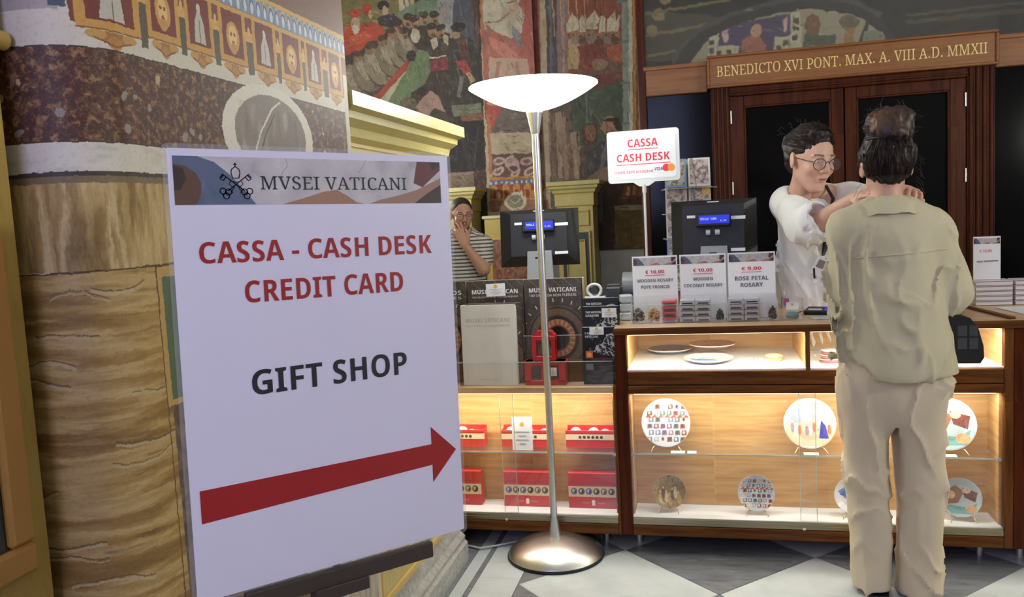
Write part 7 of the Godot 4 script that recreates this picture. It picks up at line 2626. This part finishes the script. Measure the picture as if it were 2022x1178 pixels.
func _face_dabs(lip: Color, brow: Color) -> Array:
	var d := []
	for s in [-1.0, 1.0]:
		d.append([Vector3(s * 0.031, 0.008, 0.0865), 0.0115, lin(226, 216, 208)])
		d.append([Vector3(s * 0.031, 0.006, 0.088), 0.0062, lin(40, 28, 24)])
		for k in 4:
			d.append([Vector3(s * (0.018 + 0.008 * k), 0.031 + 0.002 * sin(k * 1.0), 0.09 - 0.004 * k), 0.0065, brow])
		d.append([Vector3(s * 0.04, -0.03, 0.076), 0.026, lin(214, 158, 136)])
		d.append([Vector3(s * 0.031, 0.0155, 0.087), 0.006, lin(96, 64, 54)])
	for k in 5:
		d.append([Vector3(-0.015 + 0.0075 * k, -0.0595, 0.09), 0.0085, lip])
	d.append([Vector3(0, -0.0605, 0.09), 0.004, lin(110, 52, 48)])
	return d


func _saleswoman() -> void:
	var t := thing("person", "saleswoman in white blouse and glasses leaning over the counter", "person", Vector3(0.47, 0, -4.0))
	var o := -t.position
	var skin := lin(214, 170, 148)
	var hx := looking(Vector3(0.432, 1.562, -3.695), 0.50, 0.24, -0.03, 1.08)
	var b := Field.new()
	b.bar(Vector3(0.465, 1.33, -3.86), Vector3(0.47, 1.0, -3.98), 0.12, 0.115, 0.05, 0.72)
	b.bar(Vector3(0.47, 1.0, -3.98), Vector3(0.475, 0.9, -4.02), 0.13, 0.13, 0.05, 0.8)
	b.bar(Vector3(0.345, 1.41, -3.84), Vector3(0.60, 1.41, -3.82), 0.046, 0.046, 0.05)
	b.bar(Vector3(0.45, 1.38, -3.83), Vector3(0.437, 1.50, -3.735), 0.052, 0.044, 0.03)
	for x in [0.40, 0.55]:
		b.bar(Vector3(x, 0.9, -4.02), Vector3(x, 0.48, -4.03), 0.085, 0.06, 0.03)
		b.bar(Vector3(x, 0.48, -4.03), Vector3(x, 0.08, -4.05), 0.056, 0.038, 0.02)
		b.bar(Vector3(x, 0.04, -4.06), Vector3(x, 0.035, -3.92), 0.034, 0.028, 0.02)
	# arms reach forward to the customer's neck
	b.bar(Vector3(0.345, 1.405, -3.80), Vector3(0.388, 1.285, -3.46), 0.046, 0.041, 0.03)
	b.bar(Vector3(0.388, 1.285, -3.46), Vector3(0.532, 1.393, -3.25), 0.042, 0.026, 0.02)
	b.bar(Vector3(0.60, 1.405, -3.81), Vector3(0.70, 1.36, -3.53), 0.046, 0.041, 0.03)
	b.bar(Vector3(0.70, 1.36, -3.53), Vector3(0.70, 1.405, -3.26), 0.042, 0.026, 0.02)
	var m := b.mesh(0.011, skin)
	head_into(m, hx, skin, _face_dabs(lin(178, 96, 92), lin(70, 48, 40)))
	hand_into(m, hand_frame(Vector3(0.534, 1.395, -3.245), Vector3(0.35, 0.22, 1.0), Vector3(-0.5, 0.85, 0)), true, 0.35, skin, 0.92)
	hand_into(m, hand_frame(Vector3(0.70, 1.407, -3.255), Vector3(-0.02, 0.06, 1.0), Vector3(0.35, 0.9, 0)), false, 0.4, skin, 0.92)
	part(t, "body", m.done(), skin_material(), o)
	# hair, swept back
	var h := Field.new()
	h.egg(Vector3(0, 0.050, -0.024), Vector3(0.083, 0.080, 0.096))
	h.egg(Vector3(-0.012, 0.108, 0.008), Vector3(0.056, 0.028, 0.060), 0.03)
	h.egg(Vector3(0.0, -0.01, -0.085), Vector3(0.058, 0.06, 0.036), 0.03)
	h.egg(Vector3(-0.02, 0.05, -0.112), Vector3(0.042, 0.042, 0.03), 0.02)
	h.carve(Vector3(0, -0.046, 0.098), Vector3(0.090, 0.128, 0.088), 0.012)
	h.carve(Vector3(0, -0.10, 0.05), Vector3(0.1, 0.085, 0.085), 0.012)
	h.carve(Vector3(-0.085, -0.015, -0.004), Vector3(0.02, 0.04, 0.026), 0.01)
	h.carve(Vector3(0.085, -0.015, -0.004), Vector3(0.02, 0.04, 0.026), 0.01)
	h.ruffle = fnl(40.0, 2, 71)
	h.ruffle_by = 0.005
	h.ruffle_scale = Vector3(1.8, 1.0, 0.25)
	var hair := part(t, "hair", h.mesh(0.0046, lin(32, 20, 18), [[Vector3(-0.04, 0.05, -0.13), 0.06, lin(60, 34, 28)]]).done(), tinted(0.55))
	hair.transform = Transform3D(Basis.IDENTITY, o) * hx
	hair.set_meta("label", "dark brown hair tied back loosely")
	var r := RandomNumberGenerator.new()
	r.seed = 31
	var wisps := []
	for i in 40:
		var a := r.randf_range(0.3, 2.9)
		var base := Vector3(cos(a) * 0.085, 0.06 + sin(a) * 0.075, r.randf_range(-0.12, 0.03))
		var dir := Vector3(cos(a) * 0.6, sin(a) * 0.7, -0.7).normalized()
		var l := r.randf_range(0.008, 0.024)
		wisps.append([base, base + dir * l * 0.5 + Vector3(0, 0.004, 0), base + dir * l + Vector3(r.randf_range(-0.01, 0.01), r.randf_range(-0.012, 0.004), 0)])
	strands(hair, "stray_hair", wisps, 0.0008, M.hair_dark)
	var locks := []
	for i in 110:
		var a := 0.1 + (PI - 0.2) * i / 109.0 + r.randf_range(-0.02, 0.02)
		var p := []
		for k in 8:
			var z := 0.06 - 0.165 * k / 7.0
			var e := Vector3(cos(a) * 0.14, 0.04 + sin(a) * 0.14, z)
			var q := h.hit(e, Vector3(-cos(a), -sin(a), 0))
			if q.distance_to(Vector3(0, 0.04, z)) < 0.125:
				p.append(q + Vector3(r.randf_range(-0.002, 0.002), 0.0015, 0))
		if p.size() > 3:
			locks.append(p)
	strands(hair, "locks", locks, 0.0019, tinted_locks())
	glasses(t, Transform3D(Basis.IDENTITY, o) * hx, mat(c8(40, 44, 60), 0.3))
	# white blouse with wide sleeves
	var s := Field.new()
	s.bar(Vector3(0.465, 1.31, -3.865), Vector3(0.475, 1.05, -3.955), 0.158, 0.175, 0.05, 0.78)
	s.bar(Vector3(0.475, 1.05, -3.955), Vector3(0.478, 0.82, -4.0), 0.178, 0.205, 0.05, 0.8)
	s.bar(Vector3(0.35, 1.385, -3.845), Vector3(0.585, 1.385, -3.83), 0.066, 0.066, 0.05)
	s.bar(Vector3(0.345, 1.39, -3.81), Vector3(0.378, 1.30, -3.50), 0.070, 0.080, 0.04)
	s.bar(Vector3(0.382, 1.29, -3.48), Vector3(0.412, 1.308, -3.42), 0.080, 0.086, 0.03)
	s.bar(Vector3(0.60, 1.39, -3.81), Vector3(0.685, 1.35, -3.60), 0.070, 0.078, 0.04)
	s.bar(Vector3(0.675, 1.355, -3.62), Vector3(0.70, 1.345, -3.55), 0.076, 0.082, 0.03)
	s.carve(Vector3(0.448, 1.44, -3.74), Vector3(0.105, 0.105, 0.12), 0.015)
	s.carve(Vector3(0.47, 1.36, -3.70), Vector3(0.06, 0.07, 0.06), 0.02)
	s.fold_top = 1.34
	s.carve_bar(Vector3(0.430, 1.318, -3.43), Vector3(0.53, 1.39, -3.26), 0.062, 0.13, 0.01)
	s.carve_bar(Vector3(0.70, 1.36, -3.57), Vector3(0.70, 1.385, -3.40), 0.058, 0.08, 0.01)
	# cut-outs in the lace of the sleeve
	s.carve(Vector3(0.388, 1.345, -3.33), Vector3(0.016, 0.014, 0.10), 0.005)
	s.carve(Vector3(0.374, 1.285, -3.33), Vector3(0.018, 0.015, 0.10), 0.005)
	s.ruffle = fnl(3.4, 2, 73)
	s.ruffle_by = 0.01
	s.ruffle_scale = Vector3(1.4, 0.5, 1.4)
	s.folds = [[Vector3(0.97, 0.06, 0.25), 150.0, 0.007, 3.0], [Vector3(0.7, 0.3, 0.7), 90.0, 0.005, 3.0]]
	var bl := part(t, "blouse", s.mesh(0.0085).done(), M.white_cloth, o)
	bl.set_meta("label", "gauzy white blouse with lace sleeves")
	# lace hem of the near sleeve: scalloped strip round the opening
	for arm in [[Vector3(0.432, 1.318, -3.405), Vector3(1.0, 0.7, 1.1), 0.080], [Vector3(0.70, 1.348, -3.53), Vector3(0.0, 0.12, 1.0), 0.084]]:
		var fr := hand_frame(arm[0], arm[1], Vector3(0, 1, 0))
		var rows := []
		for k in 4:
			var ring := []
			for i in 48:
				var a := TAU * i / 48
				var rad: float = arm[2] * (1.0 + 0.03 * k) + 0.002 * sin(i * 2.1)
				var along: float = -0.03 + 0.013 * k + (0.006 * absf(sin(i * 0.52)) if k == 3 else 0.0) - (0.035 * maxf(0.0, -sin(a)) * 0.0)
				ring.append(fr * Vector3(cos(a) * rad, along, sin(a) * rad))
			rows.append(ring)
		part(bl, "lace_hem", MB.new().sheet(rows).done(), M.white_cloth)
	# trousers below the blouse, out of sight behind the counter
	var q := Field.new()
	q.bar(Vector3(0.475, 0.92, -4.02), Vector3(0.475, 0.82, -4.02), 0.15, 0.16, 0.03, 0.8)
	for x in [0.40, 0.55]:
		q.bar(Vector3(x, 0.84, -4.02), Vector3(x, 0.08, -4.05), 0.10, 0.065, 0.03)
	part(t, "trousers", q.mesh(0.016).done(), M.dark_cloth, o)
	# lanyard and badge
	var la := []
	for p in [Vector3(0.395, 1.46, -3.80), Vector3(0.40, 1.40, -3.70), Vector3(0.43, 1.33, -3.67), Vector3(0.47, 1.25, -3.69), Vector3(0.482, 1.16, -3.73)]:
		la.append(p)
	part(t, "lanyard", MB.new().tube(_on(s, la), 0.0075, 8, true, 0.35).tube(_on(s, [Vector3(0.50, 1.455, -3.79), Vector3(0.515, 1.40, -3.70), Vector3(0.505, 1.32, -3.67), Vector3(0.488, 1.24, -3.69), Vector3(0.482, 1.16, -3.73)]), 0.0075, 8, true, 0.35).done(), M.black, o)
	var bp := s.hit(Vector3(0.47, 1.11, -3.5), Vector3(0, 0, -1)) + Vector3(0, 0, 0.012)
	var bd := part(t, "badge", bxc(Vector3(0.06, 0.085, 0.003), 0.002), M.china, o + bp, Vector3(0.15, 0, -0.45))
	part(bd, "photo", bxc(Vector3(0.03, 0.036, 0.001)), M.grey, Vector3(-0.004, 0.012, 0.002))
	part(bd, "stripe", bxc(Vector3(0.008, 0.045, 0.001)), M.black, Vector3(-0.012, -0.035, 0.002), Vector3(0, 0, 0.5))


func _on(f: Field, pts: Array) -> Array:
	var out := []
	for p in pts:
		out.append(f.hit(Vector3(p.x, p.y, p.z + 0.25), Vector3(0, 0, -1)) + Vector3(0, 0, 0.004) if p.y < 1.38 else p)
	return out


func _man() -> void:
	var t := thing("person", "bearded man in striped T-shirt with hand at his mouth in background", "person", Vector3(-1.74, 0, -5.84))
	var o := -t.position
	var skin := lin(206, 156, 132)
	var hx := looking(Vector3(-1.728, 1.432, -5.82), 0.5, 0.14, 0.0, 1.0)
	var b := Field.new()
	b.bar(Vector3(-1.745, 1.18, -5.86), Vector3(-1.75, 0.85, -5.85), 0.15, 0.14, 0.05, 0.68)
	b.bar(Vector3(-1.93, 1.235, -5.86), Vector3(-1.575, 1.225, -5.84), 0.052, 0.052, 0.05)
	b.bar(Vector3(-1.745, 1.22, -5.86), Vector3(-1.735, 1.38, -5.84), 0.06, 0.055, 0.04)
	for x in [-1.83, -1.67]:
		b.bar(Vector3(x, 0.82, -5.85), Vector3(x, 0.44, -5.85), 0.085, 0.06, 0.03)
		b.bar(Vector3(x, 0.44, -5.85), Vector3(x, 0.08, -5.87), 0.056, 0.04, 0.02)
		b.bar(Vector3(x, 0.04, -5.88), Vector3(x, 0.035, -5.73), 0.036, 0.03, 0.02)
	b.bar(Vector3(-1.575, 1.22, -5.84), Vector3(-1.56, 1.04, -5.72), 0.050, 0.043, 0.03)
	b.bar(Vector3(-1.56, 1.04, -5.72), Vector3(-1.665, 1.208, -5.67), 0.046, 0.029, 0.02)
	b.bar(Vector3(-1.93, 1.23, -5.86), Vector3(-1.97, 0.97, -5.84), 0.050, 0.043, 0.03)
	b.bar(Vector3(-1.97, 0.97, -5.84), Vector3(-1.95, 0.76, -5.76), 0.043, 0.029, 0.02)
	var m := b.mesh(0.013, skin)
	var dabs := _face_dabs(lin(150, 104, 90), lin(44, 32, 28))
	dabs.pop_back()
	for p in [Vector3(-0.045, -0.075, 0.03), Vector3(0.045, -0.075, 0.03), Vector3(0, -0.1, 0.06), Vector3(-0.025, -0.09, 0.055), Vector3(0.025, -0.09, 0.055), Vector3(-0.058, -0.05, 0.01), Vector3(0.058, -0.05, 0.01), Vector3(-0.014, -0.046, 0.092), Vector3(0.014, -0.046, 0.092)]:
		dabs.append([p, 0.03 if p.z < 0.08 else 0.014, lin(72, 52, 44)])
	head_into(m, hx, skin, dabs, 0.005)
	hand_into(m, hand_frame(Vector3(-1.668, 1.215, -5.67), Vector3(-0.46, 1.0, -0.12), Vector3(0.25, 0.1, 1)), true, 0.2, skin, 1.0, 0.005)
	hand_into(m, hand_frame(Vector3(-1.95, 0.75, -5.755), Vector3(0.05, -1, 0.15), Vector3(-1, 0, 0.2)), false, 0.6, skin, 1.0, 0.006)
	part(t, "body", m.done(), skin_material(), o)
	var h := Field.new()
	h.egg(Vector3(0, 0.047, -0.02), Vector3(0.0775, 0.081, 0.094))
	h.carve(Vector3(0, -0.02, 0.105), Vector3(0.095, 0.118, 0.105), 0.012)
	h.carve(Vector3(0, -0.12, 0.0), Vector3(0.12, 0.10, 0.2), 0.012)
	h.ruffle = fnl(60.0, 2, 81)
	h.ruffle_by = 0.002
	var hair := part(t, "hair", h.mesh(0.005, lin(44, 34, 30)).done(), tinted(0.6))
	hair.transform = Transform3D(Basis.IDENTITY, o) * hx
	hair.set_meta("label", "short cropped dark hair")
	glasses(t, Transform3D(Basis.IDENTITY, o) * hx, M.black)
	var s := Field.new()
	s.bar(Vector3(-1.745, 1.19, -5.86), Vector3(-1.75, 0.78, -5.85), 0.172, 0.175, 0.05, 0.72)
	s.bar(Vector3(-1.92, 1.225, -5.86), Vector3(-1.585, 1.215, -5.84), 0.07, 0.07, 0.05)
	s.bar(Vector3(-1.585, 1.215, -5.84), Vector3(-1.57, 1.11, -5.77), 0.070, 0.068, 0.03)
	s.bar(Vector3(-1.925, 1.225, -5.86), Vector3(-1.955, 1.08, -5.85), 0.070, 0.068, 0.03)
	s.carve(Vector3(-1.738, 1.36, -5.80), Vector3(0.078, 0.10, 0.10), 0.012)
	s.carve_below(0.76)
	s.ruffle = fnl(3.4, 2, 83)
	s.ruffle_by = 0.01
	s.folds = [[Vector3(0.8, 0.5, 0.3), 70.0, 0.006, 4.0]]
	var st := Paint.new(0, 0, 1, 1, 128, c8(226, 222, 212))
	for k in 4:
		st.rect(0, k * 0.25 + 0.05, 1, k * 0.25 + 0.15, c8(92, 88, 88))
	var sm := mtri(st.tex(), 0.85, 9.5)
	sm.uv1_triplanar_sharpness = 12.0
	var ts := part(t, "t_shirt", s.mesh(0.0105).done(), sm, o)
	ts.set_meta("label", "white T-shirt with dark stripes")
	var q := Field.new()
	q.bar(Vector3(-1.75, 0.86, -5.85), Vector3(-1.75, 0.80, -5.85), 0.15, 0.155, 0.03, 0.75)
	for x in [-1.83, -1.67]:
		q.bar(Vector3(x, 0.80, -5.85), Vector3(x, 0.06, -5.87), 0.098, 0.065, 0.03)
	part(t, "trousers", q.mesh(0.018).done(), M.dark_cloth, o)
